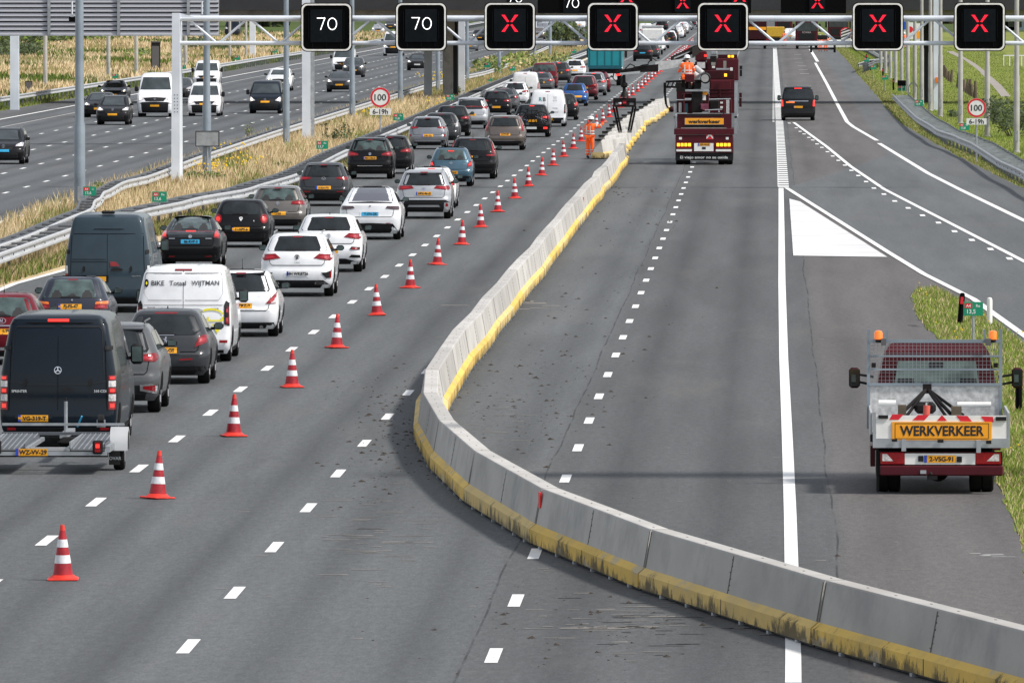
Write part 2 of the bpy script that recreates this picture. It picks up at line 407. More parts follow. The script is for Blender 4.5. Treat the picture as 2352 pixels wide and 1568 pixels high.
    def tri2(s, tris, fn, m, sub=0):
        """tris in 2-D; each split 4**sub; mapped through fn(a,b)"""
        for _ in range(sub):
            o = []
            for a, b, c in tris:
                ab = ((a[0] + b[0]) / 2, (a[1] + b[1]) / 2); bc = ((b[0] + c[0]) / 2, (b[1] + c[1]) / 2); ca = ((a[0] + c[0]) / 2, (a[1] + c[1]) / 2)
                o += [(a, ab, ca), (ab, b, bc), (ca, bc, c), (ab, bc, ca)]
            tris = o
        idx = {}; vs = []; fs = []
        for t in tris:
            f = []
            for q in t:
                k = (round(q[0], 5), round(q[1], 5))
                if k not in idx: idx[k] = len(vs); vs.append(fn(q[0], q[1]))
                f.append(idx[k])
            if len(set(f)) == 3: fs.append(tuple(f))
        s.add(vs, fs, m)
    def poly(s, pts, fn, m, sub=0):
        t = tessellate_polygon([[Vector((p[0], p[1], 0)) for p in pts]])
        s.tri2([tuple(pts[i] for i in q) for q in t], fn, m, sub); return s
    def text(s, txt, size, fn, m, cx=0, cy=0, bold=0.0, width=None):
        vs, tr, W, H = text_tris(txt, bold)
        sx = size
        if width: sx = width / max(W, 1e-6)
        sy = size
        s.tri2([tuple((cx + vs[i][0] * sx, cy + vs[i][1] * sy) for i in q) for q in tr], fn, m); return s
    def build(s, name, parent=None, loc=None, smooth=None, label=None):
        me = bpy.data.meshes.new(name); me.from_pydata(s.v, [], s.f)
        names = []
        for q in s.m:
            if q not in names: names.append(q)
        for q in names: me.materials.append(MATS[q])
        ix = {q: i for i, q in enumerate(names)}
        me.polygons.foreach_set('material_index', [ix[q] for q in s.m])
        if smooth is not None:
            me.polygons.foreach_set('use_smooth', [True] * len(me.polygons))
            try: me.set_sharp_from_angle(angle=R(smooth))
            except Exception: pass
        me.update()
        o = bpy.data.objects.new(name, me); COL.objects.link(o)
        if parent: o.parent = parent
        if loc is not None: o.location = loc
        if label: o['label'] = label
        return o
def copy_tree(o, parent=None):
    c = o.copy(); COL.objects.link(c); c.parent = parent
    for ch in [x for x in o.children]: copy_tree(ch, c)
    return c
ORD = ['nearest', 'second', 'third', 'fourth', 'fifth', 'sixth', 'seventh', 'eighth', 'ninth', 'tenth', 'eleventh', 'twelfth', 'thirteenth', 'fourteenth', 'fifteenth', 'sixteenth', 'seventeenth', 'eighteenth', 'nineteenth', 'twentieth'] + \
      ['twenty-' + q for q in ['first', 'second', 'third', 'fourth', 'fifth', 'sixth', 'seventh', 'eighth', 'ninth']] + ['thirtieth'] + ['thirty-' + q for q in ['first', 'second', 'third', 'fourth', 'fifth', 'sixth', 'seventh', 'eighth', 'ninth']] + ['fortieth'] + ['forty-' + q for q in ['first', 'second', 'third', 'fourth', 'fifth', 'sixth', 'seventh', 'eighth', 'ninth']]
def flat(x, y): return (x, y, 0.0)
# ================================================================ SETTING
def sheet(name, pts, z, m, kind='structure'):
    b = MB(); b.poly(pts, lambda x, y: (x, y, z), m)
    for i, f in enumerate(b.f):       # make every face look up
        a, c, d = (Vector(b.v[j]) for j in f)
        if (c - a).cross(d - a).z < 0: b.f[i] = f[::-1]
    o = b.build(name); tag(o, kind=kind); return o
def P(px, py, z=0): q = at(px, py, z); return (q.x, q.y)
sheet('ground', [(-3000, 60), (3000, 60), (3000, 9000), (-3000, 9000)], -0.03, 'ground_straw')
sheet('grass_verge', [(4.6, 100), (60, 100), (220, 2400), (30, 2400), (3.0, 1500), (2.2, 1300), (4.0, 300)], -0.02, 'ground_green')
sheet('median_ground', [(-25.3, 100), (-20.0, 100), (-17.5, 420), (-17.5, 2400), (-25.3, 2400)], -0.022, 'ground_median')
sheet('verge_strip', [(-49.5, 100), (-46.0, 100), (-46.0, 2400), (-49.5, 2400)], -0.018, 'ground_green')
sheet('far_meadow', [(-900, 1650), (500, 1650), (1500, 8900), (-2500, 8900)], -0.012, 'ground_far')
def rag(pts, amp, step=1.5):
    o = []
    for (x0, y0), (x1, y1) in zip(pts, pts[1:]):
        n = max(1, int(math.hypot(x1 - x0, y1 - y0) / step))
        for i in range(n):
            f = i / n; o.append((x0 + (x1 - x0) * f + (random.uniform(-amp, amp) if i else 0), y0 + (y1 - y0) * f))
    o.append(pts[-1]); return o
# main carriageway: right boundary traced along the verge
redge = [P(1918, 111), P(1950, 144), P(1971, 172), P(2015, 222), P(2037, 250), P(2065, 280), P(2148, 330), P(2232, 375), P(2350, 432), P(2560, 530), P(3000, 720)]
redge = rag(redge, .07, 2.5)
main = [(-20.35, 100), (14.5, 100)] + [(14.5, 150)] + redge[::-1][0:] + [(2.6, 1500), (2.4, 2400), (-17.7, 2400), (-17.7, 440), (-18.9, 330), (-20.35, 290)]
sheet('road', main, 0.0, 'asphalt_main')
sheet('far_carriageway', [(-46.3, 100), (-24.9, 100), (-24.9, 2400), (-46.3, 2400)], 0.0, 'asphalt_far_side')
# exit road sheet (bluer asphalt right of the gore)
gore_r = [P(1806, 432), P(1900, 492), P(2037, 578), P(2122, 631), P(2235, 687.5), P(2352, 773), P(2600, 960)]
sheet('exit_road', [gore_r[0], *gore_r[1:], (14.0, 190), *[(x - .25, y) for x, y in redge[::-1] if y < 560]], 0.004, 'asphalt_exit')
# grass island beside the flatbed
isl_l = [P(2108, 665), P(2095, 682), P(2102, 710), P(2122, 744), P(2153, 778), P(2200, 850), P(2245, 960), P(2290, 1110), P(2316, 1165), P(2335, 1220), P(2360, 1300), P(2420, 1500)]
isl_r = [P(2500, 900), P(2352, 790), P(2235, 706), P(2150, 664)]
isl_l = rag(isl_l, .06)
ISL = isl_l + [(9.0, 130), (9.5, 180)] + isl_r
sheet('grass_island', ISL, 0.010, 'ground_green')
# footpath on the right
path_l = [P(2172, 118), P(2215, 138), P(2245, 160), P(2275, 192), P(2300, 222)]
path_r = [P(2322, 222), P(2300, 196), P(2268, 168), P(2240, 146), P(2190, 118)]
mat('path', (0.27, 0.24, 0.21), 0.9, var=0.15, vs=0.5)
sheet('footpath', path_l + path_r, -0.01, 'path')
# ---- markings
mk = MB()
def quad(b, x, y, wd, ln, m='marking', z=0.006, x2=None):
    x2 = x if x2 is None else x2
    b.add([(x - wd / 2, y, z), (x + wd / 2, y, z), (x2 + wd / 2, y + ln, z), (x2 - wd / 2, y + ln, z)], [(0, 1, 2, 3)], m)
def strip(b, pts, wd, m='marking', z=0.008):
    for (x0, y0), (x1, y1) in zip(pts, pts[1:]):
        b.add([(x0 - wd / 2, y0, z), (x0 + wd / 2, y0, z), (x1 + wd / 2, y1, z), (x1 - wd / 2, y1, z)], [(0, 1, 2, 3)], m)
def along(p0, p1, ys):   # helper
    return [(p0[0] + (p1[0] - p0[0]) * (y - p0[1]) / (p1[1] - p0[1]), y) for y in ys]
dash = MB()
# dashed lines, 12 m pitch; phases read from the photograph
def ph(px, py): return at(px, py).y
for X0, p0 in ((-10.41, ph(227, 1163)), (-7.05, ph(841, 1026)), (-3.30, ph(1300, 1108))):
    y = p0 - 12 * 8
    while y < 2200:
        if y > 110: quad(dash, X0, y, 0.16 if X0 > -10 else .17, 2.9)
        y += 12
y = ph(227, 1163) - 96
while y < 2200:
    if y > 250: quad(dash, -13.95, y, 0.15, 2.9)
    y += 12
tag(dash.build('lane_dashes'), kind='structure')
opp = MB()
strip(opp, [(-43.6, 100), (-43.6, 2300)], 0.2); strip(opp, [(-41.3, 100), (-41.3, 2300)], 0.16, 'marking_worn')
strip(opp, [(-25.4, 100), (-25.4, 2300)], 0.2)
for i, X0 in enumerate((-37.55, -34.5, -31.55, -28.65)):
    y = ph(96.6, 308) - 30 * 12 + (0, 6, 2, 8)[i]
    while y < 2300:
        if y > 150: quad(opp, X0, y, 0.15, 2.9)
        y += 12
tag(opp.build('far_carriageway_markings'), kind='structure')
strip(mk, [(-19.95, 120), (-19.95, 300), (-18.5, 345), (-17.95, 420), (-17.95, 2200)], 0.2, 'marking')
# solid line right of the open lanes, a little uneven
sl = [P(1822, 1568), P(1822, 1510), P(1818, 1300), P(1815, 1180), P(1808, 1000), P(1800, 820), P(1796, 650), P(1795, 520), P(1794, 432)]
strip(mk, sl, 0.19)
# hatch of short cross bars
y = ph(1800, 430)
while y < 1280:
    x0 = XatY(1799.5, y) if y < 450 else 0.53
    f = min(1, max(0, (y - 440) / 800)); xc = 0.53 + (0.56 - 0.53) * f
    quad(mk, xc, y, 0.42, 2.9 if y < 700 else 3.7, z=0.007); y += 5.0
strip(mk, [P(1776.5, 281), P(1777, 111)], 0.12, 'marking_worn', 0.006)
strip(mk, [P(1787, 429), P(1784, 300)], 0.05, 'marking_worn', 0.006)
strip(mk, gore_r[:1] + [P(2037, 578), P(2122, 630), P(2235, 687), P(2352, 771), P(2600, 950)], 0.18, z=0.016)
tri = [P(1813, 457), P(1838, 464), P(2038, 591), P(1822, 588)]
mat('marking_area', (0.62, 0.62, 0.62), 0.7, var=0.14, vs=0.5)
mk.poly(tri, lambda x, y: (x, y, 0.014), 'marking_area')
for i, f in enumerate(mk.f):
    if len(f) == 3:
        a, c, d = (Vector(mk.v[j]) for j in f)
        if (c - a).cross(d - a).z < 0: mk.f[i] = f[::-1]
strip(mk, [P(1823, 282), P(1898, 337), P(1954, 383), P(2031, 435.4), P(2352, 601), P(2700, 780)], 0.17, z=0.016)
strip(mk, [P(1861, 114), P(1878, 142)], 0.3, z=0.008); strip(mk, [P(1872.5, 145), P(1898, 191), P(1923, 239), P(1945.6, 280.5), P(1959.5, 291.6), P(2014.5, 323.5)], 0.22, z=0.012)
strip(mk, [P(2019, 329.6), P(2131.6, 398.5), P(2204, 435.4), P(2352, 507), P(2600, 620)], 0.22, z=0.012)
bl = [(1813, 283), (1829, 294), (1838, 302), (1847, 308), (1858, 316), (1867, 322), (1877, 331), (1888, 339), (1901, 349), (1913, 359), (1926, 369), (1941, 380), (1956, 392), (1972, 404), (1990, 418), (2008, 433), (2031, 447), (2056, 463), (2087, 479), (2120, 496), (2157, 513), (2194, 533), (2234, 553), (2277, 574), (2321, 596)]
for px, py in bl:
    a = P(px, py + 1.5); wd = 0.17
    quad(mk, a[0], a[1], wd, 2.7, z=0.015)
for (px, py, ln) in ((1832, 126, 2.5), (1833, 136, 2.5), (1835, 144, 2), (1842, 152, 2.5), (1845, 161, 2.5), (1848, 170, 2.5), (1830, 204, 2)):
    a = P(px, py); quad(mk, a[0], a[1], 0.75, ln, 'marking_worn', 0.009)
# arrow remains and cross cracks near the camera
tag(mk.build('road_markings'), kind='structure')
# mud streaks and grooves on the asphalt
st = MB()
def streaks(cx, cy, sx, sy, n, m, lx=(0.1, 0.5), wy=0.10):
    for _ in range(n):
        x = random.gauss(cx, sx); yy = random.gauss(cy, sy)
        a = at(x, yy); L = random.uniform(*lx)
        if a.y < 120 : continue
        st.add([(a.x, a.y, .0045), (a.x + L, a.y, .0045), (a.x + L * .9, a.y + wy * random.uniform(.5, 2), .0045), (a.x + L * .1, a.y + wy, .0045)], [(0, 1, 2, 3)], m)
streaks(830, 1230, 60, 50, 42, 'mud'); streaks(1370, 1400, 110, 45, 36, 'mud'); streaks(1100, 960, 60, 30, 22, 'mud')
streaks(1380, 1440, 60, 3, 22, 'mud'); streaks(1160, 700, 60, 14, 16, 'mud', (.2, .8), .5); streaks(2240, 1275, 15, 2, 5, 'marking_worn')
mat('asphalt_dark', (0.035, 0.035, 0.036), 0.9, var=0.3)
streaks(1500, 1440, 120, 30, 26, 'asphalt_dark', (.1, .5)); streaks(2130, 745, 25, 8, 14, 'asphalt_dark', (.1, .3), .3)
for _ in range(60):
    a = at(random.uniform(200, 2100), random.uniform(560, 1500)); L = random.uniform(.05, .2)
    st.add([(a.x, a.y, .0043), (a.x + L, a.y, .0043), (a.x + L, a.y + .15, .0043), (a.x, a.y + .1, .0043)], [(0, 1, 2, 3)], 'mud')
tag(st.build('mud_streaks'), kind='stuff')
# clods of dirt
cl = MB()
def clod(x, y, r):
    n = 6; vs = [(x + r * random.uniform(.6, 1.1) * math.cos(2 * math.pi * i / n), y + 1.3 * r * random.uniform(.6, 1.1) * math.sin(2 * math.pi * i / n), 0.001) for i in range(n)]
    vs.append((x + r * random.uniform(-.4, .4), y, r * random.uniform(.3, .6)))
    cl.add(vs, [(i, (i + 1) % n, n) for i in range(n)], 'dirt')
for cx, cy, sx, sy, n in ((900, 960, 60, 60, 190), (1180, 930, 110, 80, 190), (880, 1100, 70, 60, 60), (1330, 760, 90, 90, 90), (1400, 1390, 180, 60, 60), (1480, 480, 60, 60, 50), (1350, 540, 60, 80, 40), (1300, 1470, 200, 50, 40), (1430, 440, 60, 5, 30)):
    for _ in range(n):
        a = at(random.gauss(cx, sx), max(300, random.gauss(cy, sy)))
        r = random.choice((.012, .015, .018, .022, .026, .035, .05)) * (1 + a.y / 600)
        clod(a.x, a.y, r)
tag(cl.build('dirt_clods'), kind='stuff')

# ---- grass blades (uncountable)
def blades(name, region, n, hmin, hmax, wid, mats, weights, lean=0.3, z0=-0.03, keep=None):
    b = MB(); i = 0; verts = []; faces = []; ms = []
    while i < n:
        x, y = region()
        i += 1
        if keep and not keep(x, y): continue
        h = random.uniform(hmin, hmax); lx = random.uniform(-lean, lean) * h; ly = random.uniform(-lean, lean) * h
        w_ = wid * random.uniform(.6, 1.4) * (1 + y / 600.0)
        k = len(verts)
        if callable(weights): m = weights(x, y)
        else: m = random.choices(mats, weights)[0]
        verts += [(x - w_ / 2, y, z0), (x + w_ / 2, y, z0), (x + lx * .4 + w_ * .3, y + ly * .4, z0 + h * .6), (x + lx, y + ly, z0 + h), (x + lx * .4 - w_ * .3, y + ly * .4, z0 + h * .6)]
        faces.append((k, k + 1, k + 2, k + 3, k + 4)); ms.append(m)
    b.v, b.f, b.m = verts, faces, ms
    o = b.build(name); tag(o, kind='stuff'); return o
def med_reg():
    y = 240 * (5.2 ** random.random())
    t = random.random()
    r = -20.55 if y < 300 else (-20.55 + 2.2 * min(1, (y - 300) / 120))
    l = -23.6 if y < 300 else max(-25.0, -23.6 - 1.4 * min(1, (y - 300) / 100))
    return l + (r - .5 - l) * t, y
def vn(x, y, s=1.0, ph=0):
    return math.sin(x * .9 * s + ph) * math.cos(y * .045 * s + ph * 2) + .6 * math.sin(y * .11 * s + x * 1.7 + ph) + .4 * math.sin(y * .31 * s - x)
def med_mat(x, y):
    v = vn(x, y); r = random.random()
    if v > .8 and r < .7: return 'blade_green' if r < .4 else 'blade_olive'
    if y > 760 and r < .5: return 'blade_olive'
    if r < .6: return 'blade_straw'
    if r < .86: return 'blade_tan'
    return 'blade_olive'
blades('tall_dry_grass', med_reg, 70000, .25, .72, .022, None, med_mat, lean=.35)
def strip_reg():
    y = 250 * (4 ** random.random()); t = random.random()
    r = -20.35 if y < 290 else (-20.35 + 2.55 * min(1, (y - 290) / 130))
    return r - .95 * t - .08, y
blades('roadside_grass', strip_reg, 22000, .1, .42, .02, None, lambda x, y: random.choices(('blade_green', 'blade_olive', 'blade_tan', 'blade_dark'), (5, 5, 3, 2))[0], lean=.5)
def left_reg():
    y = 620 * (2.6 ** random.random()); return random.uniform(-49.8, -46.4), y
blades('left_verge_grass', left_reg, 16000, .08, .3, .03, None, lambda x, y: random.choices(('blade_green', 'blade_dark', 'blade_olive'), (5, 2, 3))[0])
def field_reg():
    y = 640 * (2.5 ** random.random()); return random.uniform(-50.5 - y * .04, -50.2), y
def field_mat(x, y):
    v = vn(x * .25, y * .7, 1, 2.0); r = random.random()
    if v > .45: return 'blade_green' if r < .7 else 'blade_dark'
    if v < -.7: return 'blade_olive' if r < .7 else 'blade_tan'
    return 'blade_straw' if r < .62 else 'blade_tan'
blades('field_grass', field_reg, 60000, .25, .7, .05, None, field_mat, lean=.4)
def inpoly(x, y, pl):
    c = False; j = len(pl) - 1
    for i in range(len(pl)):
        if (pl[i][1] > y) != (pl[j][1] > y) and x < (pl[j][0] - pl[i][0]) * (y - pl[i][1]) / (pl[j][1] - pl[i][1]) + pl[i][0]: c = not c
        j = i
    return c
# right verge
rX = lambda y: None
def redge_x(y):
    pr = sorted(redge, key=lambda q: q[1])
    for (xa, ya), (xb, yb) in zip(pr, pr[1:]):
        if ya <= y <= yb: return xa + (xb - xa) * (y - ya) / (yb - ya)
    return pr[0][0] if y < pr[0][1] else pr[-1][0]
def right_reg():
    y = 380 * (3.4 ** random.random()); e = redge_x(y); return e + .03 + random.random() ** 1.3 * (3 + y * .012), y
def rmat(x, y):
    v = vn(x, y, .6, 1); r = random.random(); d = x - redge_x(y)
    if d < 1.2: return random.choices(('blade_green', 'blade_olive', 'blade_tan', 'blade_dark'), (6, 5, 2, 1))[0]
    return 'blade_lime' if r < .5 + .2 * v else ('blade_green' if r < .9 else 'blade_olive')
blades('right_verge_grass', right_reg, 95000, .04, .13, .014, None, rmat, lean=.5, keep=lambda x, y: not inpoly(x, y, path_l + path_r))
def isl_reg(): return random.uniform(2.6, 7.0), 130 + 175 * random.random()
blades('island_grass', isl_reg, 90000, .03, .15, .012, None, lambda x, y: random.choices(('blade_lime', 'blade_green', 'blade_olive', 'blade_straw', 'blade_tan'), (7, 4, 4, 2, 1))[0], lean=.6, z0=.01, keep=lambda x, y: inpoly(x + random.uniform(-.06, .06), y, ISL))
fl = MB()
def flowers(reg, n, z, r=.03, keep=None):
    for _ in range(n):
        x, y = reg()
        if keep and not keep(x, y): continue
        q = r * (1 + y / 500)
        fl.ball((x, y, z + random.uniform(-.08, .12)), q, 'flower', 5, 4)
flowers(isl_reg, 700, .14, .012, lambda x, y: inpoly(x - .04, y, ISL) and vn(x * 3, y, 2) > .6)
for cx, cy, n in ((480, 385, 60), (560, 372, 25), (520, 350, 30), (850, 262, 20), (1010, 240, 20), (1000, 180, 40), (1230, 175, 20)):
    for _ in range(n):
        a = at(random.gauss(cx, 22), cy + random.uniform(-8, 8), .45); fl.ball((a.x, a.y, random.uniform(.4, .75)), .02 * (1 + a.y / 500), 'flower', 5, 4)
tag(fl.build('wild_flowers'), kind='stuff')

# ---- bushes
def bush(name, px, py, wd, h, n, leafm, label, cat='shrub', group=None, leaf=.10, dep=1.0, stems=True, loc=None):
    c = loc if loc is not None else at(px, py)
    o = empty(name, (c[0], c[1], -0.03), label, cat, group)
    lv = MB()
    clumps = [(random.gauss(0, wd * .22), random.gauss(0, dep * .25), h * random.uniform(.3, .85), random.uniform(.14, .28) * wd) for _ in range(9)]
    for _ in range(n):
        q = random.choice(clumps)
        d = Vector((random.gauss(0, 1), random.gauss(0, 1), random.gauss(0, 1))).normalized() * random.random() ** .45
        x, yy, z = q[0] + d.x * q[3], q[1] + d.y * q[3] * dep / wd, q[2] + d.z * min(q[3], h * .35)
        if z < 0.02: z = abs(z) + .02
        a = Vector((random.gauss(0, 1), random.gauss(0, 1), random.gauss(0, 1))).normalized() * leaf
        b_ = a.orthogonal().normalized() * leaf * .5
        p = Vector((x, yy, z))
        lv.add([p - a, p + b_, p + a, p - b_], [(0, 1, 2, 3)], random.choice(leafm))
    lv.build('foliage', o)
    if stems:
        s_ = MB()
        for q in clumps[:6]: s_.cyl((q[0] * .2, q[1] * .2, 0), (q[0], q[1], q[2]), .02 * h, 'wood', .006 * h, 5)
        s_.build('stem', o)
    return o
DK = ['leaf', 'leaf_dark', 'blade_dark', 'leaf_dark']; MD = ['leaf', 'blade_green', 'leaf', 'blade_olive']
bush('shrub', 778, 338, 1.1, 1.15, 420, DK, 'dark leaning shrub beside the green kilometre sign in the median', leaf=.06)
bush('shrub', 745, 330, .35, 1.35, 90, DK, 'tall bare twigged sapling left of the dark median shrub', leaf=.05)
bush('weed_clump', 573, 320, .9, .9, 120, MD, 'thin green weed standing in straw by the far lanes', leaf=.05)
bush('weed_clump', 618, 318, .6, .7, 90, MD, 'small green weed right of the thin tall weed', leaf=.05)
bush('weed_clump', 445, 428, 2.0, .55, 500, ['blade_green', 'leaf'], 'wide green tuft at the foot of the white gantry post', leaf=.08)
bush('weed_clump', 240, 455, 1.0, .6, 260, MD, 'green and dry weeds beside the green sign A4 Li 13,6', leaf=.05)
bush('weed_clump', 640, 395, 1.3, .5, 300, MD, 'low green weeds along the queue guardrail above the dark crossover', leaf=.06)
bush('weed_clump', 1085, 255, 1.6, .8, 300, MD, 'green weeds in straw just right of the speed sign', leaf=.08)
bush('weed_clump', 1048, 232, 1.0, 1.2, 140, MD, 'taller weed stalks behind the speed sign', leaf=.08)
bush('shrub', 1225, 160, 7, 1.5, 900, ['blade_olive', 'leaf', 'blade_green', 'blade_olive'], 'broad olive scrub in the median before the teal lorry', leaf=.2, dep=25)
bush('shrub', 1165, 165, 5, 1.2, 600, ['blade_olive', 'leaf', 'blade_green', 'blade_tan'], 'low scrub with dry stalks left of the olive scrub', leaf=.2, dep=22)
bush('shrub', 1120, 178, 2.4, 1.4, 300, MD, 'green scrub by the end of the median rail', leaf=.2, dep=8)
bush('shrub', 1325, 118, 6, 3.0, 800, DK, 'dark green bush behind the red cross sign over the queue', leaf=.35, dep=14)
bush('shrub', 25, 135, 6.5, 2.0, 1300, ['leaf_dark', 'blade_dark', 'leaf_dark', 'leaf'], 'dark rounded bush at the left picture edge beyond the rail', leaf=.2, dep=20)
for i, (px, py, w_) in enumerate(((20, 112, 7), (75, 108, 7), (130, 103, 7), (180, 98, 6))):
    bush('reed_bed', px, py, w_ * 1.15, 3.3, 1100, ['leaf_dark', 'leaf', 'blade_dark', 'blade_green'], ['leftmost dark reed clump under the grey ribbed panel', 'second reed clump from the left under the ribbed panel', 'third reed clump from the left under the ribbed panel', 'rightmost low reed clump under the ribbed panel'][i], 'reeds', 'reed clumps in the dry field', leaf=.28, dep=24, stems=False)
bush('shrub', 325, 135, 4, 1.0, 300, MD, 'green scrub patch beside the dark cabinet in the field', leaf=.2, dep=20)
bush('shrub', 490, 118, 7, 1.6, 600, DK, 'dark green bush right of the white gantry post top', leaf=.25, dep=24)
bush('shrub', 2328, 312, 3.2, 2.0, 2200, DK, 'large dark bush behind the right guardrail at the picture edge', leaf=.09, dep=14)
bush('shrub', 2300, 285, 1.8, 1.1, 600, DK + ['leaf'], 'low dark bush left of the large dark bush at right', leaf=.09, dep=10)
bush('shrub', 2192, 268, 1.2, .45, 300, DK, 'small dark bush right of the white gantry leg', leaf=.09, dep=6)
for i, (px, py) in enumerate(((1660, 20), (2255, 50), (2330, 62), (2190, 55), (2120, 40), (1700, 18), (1300, 22), (1120, 30), (700, 40), (560, 62), (440, 60), (820, 30))):
    bush('tree', px, py, 16, 8, 1500, DK, ['far tree left of the maroon lorry roof', 'far tree behind the red cross sign second from right', 'far tree at the right picture edge above the footpath', 'far tree behind the right concrete pier', 'far tree right of the oncoming maroon lorry', 'far tree above the crane lorry', 'far tree above the oncoming cars under the overpass', 'far tree behind the concrete median pier', 'far tree behind the leftmost speed display', 'far tree above the dark vehicle parked in the left field', 'far tree behind the white gantry post top', 'far tree between the two speed displays'][i], 'tree', 'far trees beyond the overpass', leaf=.9, dep=20)

# a far wood closes the view under the overpass
wd = MB(); random.seed(31)
for _ in range(16000):
    x = random.uniform(-260, 130); y = random.uniform(2150, 2330)
    hh = 7 + 2.5 * math.sin(x * .13) + 2 * math.sin(x * .31 + 1) + random.uniform(-1.5, 1.5)
    z = hh * random.random() ** .7; a = Vector((random.gauss(0, 1), random.gauss(0, 1), random.gauss(0, 1))).normalized() * 1.0; q = a.orthogonal().normalized() * .7
    p = Vector((x, y, z)); wd.add([p - a, p + q, p + a, p - q], [(0, 1, 2, 3)], random.choice(('leaf', 'leaf_dark', 'leaf_dark', 'blade_dark')))
tag(wd.build('far_wood'), kind='stuff')
# ================================================================ STREET FURNITURE
# ---- guardrails (front beam, rear beam with ladder struts, posts)
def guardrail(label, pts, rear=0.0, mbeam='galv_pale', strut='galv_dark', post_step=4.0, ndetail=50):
    """pts: centre line in metres; rear: offset of the second beam in X (0 = none)"""
    o = empty('guardrail', (pts[0][0], pts[0][1], 0), label, 'guardrail')
    ox, oy = pts[0]
    # resample
    fine = []
    for (x0, y0), (x1, y1) in zip(pts, pts[1:]):
        n = max(1, int(abs(y1 - y0) / 4))
        for i in range(n):
            f = i / n; f2 = f * f * (3 - 2 * f) if abs(x1 - x0) > .3 else f
            fine.append((x0 + (x1 - x0) * f2, y0 + (y1 - y0) * f))
    fine.append(pts[-1])
    prof = [(.02, .44), (.06, .47), (.06, .52), (0, .565), (0, .625), (.06, .67), (.06, .72), (.02, .75), (0, .755), (-.012, .745), (-.03, .6), (-.012, .45)]
    def beam(nm, off, sgn):
        
        b = MB(); k = len(prof); vs = []
        for x, y in fine: vs += [(x - ox + off + sgn * px, y - oy, pz) for px, pz in prof]
        fs = []
        for i in range(len(fine) - 1):
            for j in range(k): fs.append((i * k + j, i * k + (j + 1) % k, (i + 1) * k + (j + 1) % k, (i + 1) * k + j))
        b.add(vs, fs, mbeam)
        for i in range(0, len(fine) - 1):          # splice bolts
            x, y = fine[i]
            if y < 460: b.box((x - ox + off + sgn * .065, y - oy, .6), (.02, .1, .05), 'black_plastic')
        b.build(nm, o, smooth=40)
    beam('front_beam', 0, 1 if rear <= 0 else -1)
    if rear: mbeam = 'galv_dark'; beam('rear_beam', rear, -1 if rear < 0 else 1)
    if rear:
        s_ = MB(); acc = 0
        for (x0, y0), (x1, y1) in zip(fine, fine[1:]):
            s_.box((x0 - ox + rear / 2, y0 - oy, .68), (abs(rear) - .04, .12, .06), strut); s_.box((x0 - ox + rear / 2, (y0 + y1) / 2 - oy, .66), (abs(rear) - .04, .05, .04), 'galv')
        tag(s_.build('ladder_struts', o), kind='stuff')
    y = 0; ln = fine[-1][1] - oy; k = 0; rest = MB()
    me = None
    for x, yy in fine:
        if k % 1 == 0:
            if k < ndetail:
                if me is None:
                    p = MB().box((0, 0, .3), (.1, .06, .7), 'galv_dark').build('post', o); me = p.data
                else:
                    p = bpy.data.objects.new('post', me); COL.objects.link(p); p.parent = o
                p.location = (x - ox + (rear / 2 if rear else -.06), yy - oy, 0)
            else: rest.box((x - ox + (rear / 2 if rear else -.06), yy - oy, .3), (.1, .06, .7), 'galv_dark')
        k += 1
    if rest.v: tag(rest.build('far_posts', o), kind='stuff')
    return o
def T(px, py): q = at(px, py, .75); return (q.x, q.y)
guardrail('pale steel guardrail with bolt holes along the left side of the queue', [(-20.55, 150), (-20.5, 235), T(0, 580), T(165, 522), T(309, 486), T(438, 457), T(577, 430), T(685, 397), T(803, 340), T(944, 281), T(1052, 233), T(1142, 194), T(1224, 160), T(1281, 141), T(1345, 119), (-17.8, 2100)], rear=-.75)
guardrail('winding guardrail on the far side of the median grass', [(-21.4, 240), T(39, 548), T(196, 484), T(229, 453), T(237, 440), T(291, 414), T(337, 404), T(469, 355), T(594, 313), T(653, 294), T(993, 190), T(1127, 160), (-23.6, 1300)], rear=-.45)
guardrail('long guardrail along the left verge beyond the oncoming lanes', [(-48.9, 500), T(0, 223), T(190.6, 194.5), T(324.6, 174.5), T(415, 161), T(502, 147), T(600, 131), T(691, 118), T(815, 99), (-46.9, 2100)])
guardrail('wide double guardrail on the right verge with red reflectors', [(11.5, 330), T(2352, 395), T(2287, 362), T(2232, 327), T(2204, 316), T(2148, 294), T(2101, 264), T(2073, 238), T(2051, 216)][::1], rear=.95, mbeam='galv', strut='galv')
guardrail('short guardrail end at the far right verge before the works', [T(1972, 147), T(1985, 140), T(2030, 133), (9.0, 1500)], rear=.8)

# ---- lamp posts
def lamp_post(px, py, label, m, r=.12, h=15, z=0.0, group='lamp posts along the motorway', step=None, loc=None, sleeve=1.25):
    c = at(px, py, z) if loc is None else Vector(loc)
    o = empty('lamp_post', (c.x, c.y, 0), label, 'lamp post', group)
    b = MB()
    st = step or 2.2
    b.lathe((0, 0, 0), [(r * 1.55, -.2), (r * 1.5, .05), (r * sleeve, .06), (r * sleeve * .97, st - .15), (r, st), (r * .8, h * .7), (r * .55, h)], m, 14)
    b.build('pole', o, smooth=40)
    MB().bx(-.06, .06, -r * 1.33, -r * 1.2, .5, 1.0, 'galv').build('service_door', o)
    a = MB(); a.cyl((0, 0, h), (1.3, 0, h + .25), .04, m); a.bx(1.1, 1.9, -.14, .14, h + .18, h + .34, 'grey_plastic', bev=.04); a.build('lamp_head', o)
    return o
MG = 'mast_grey'
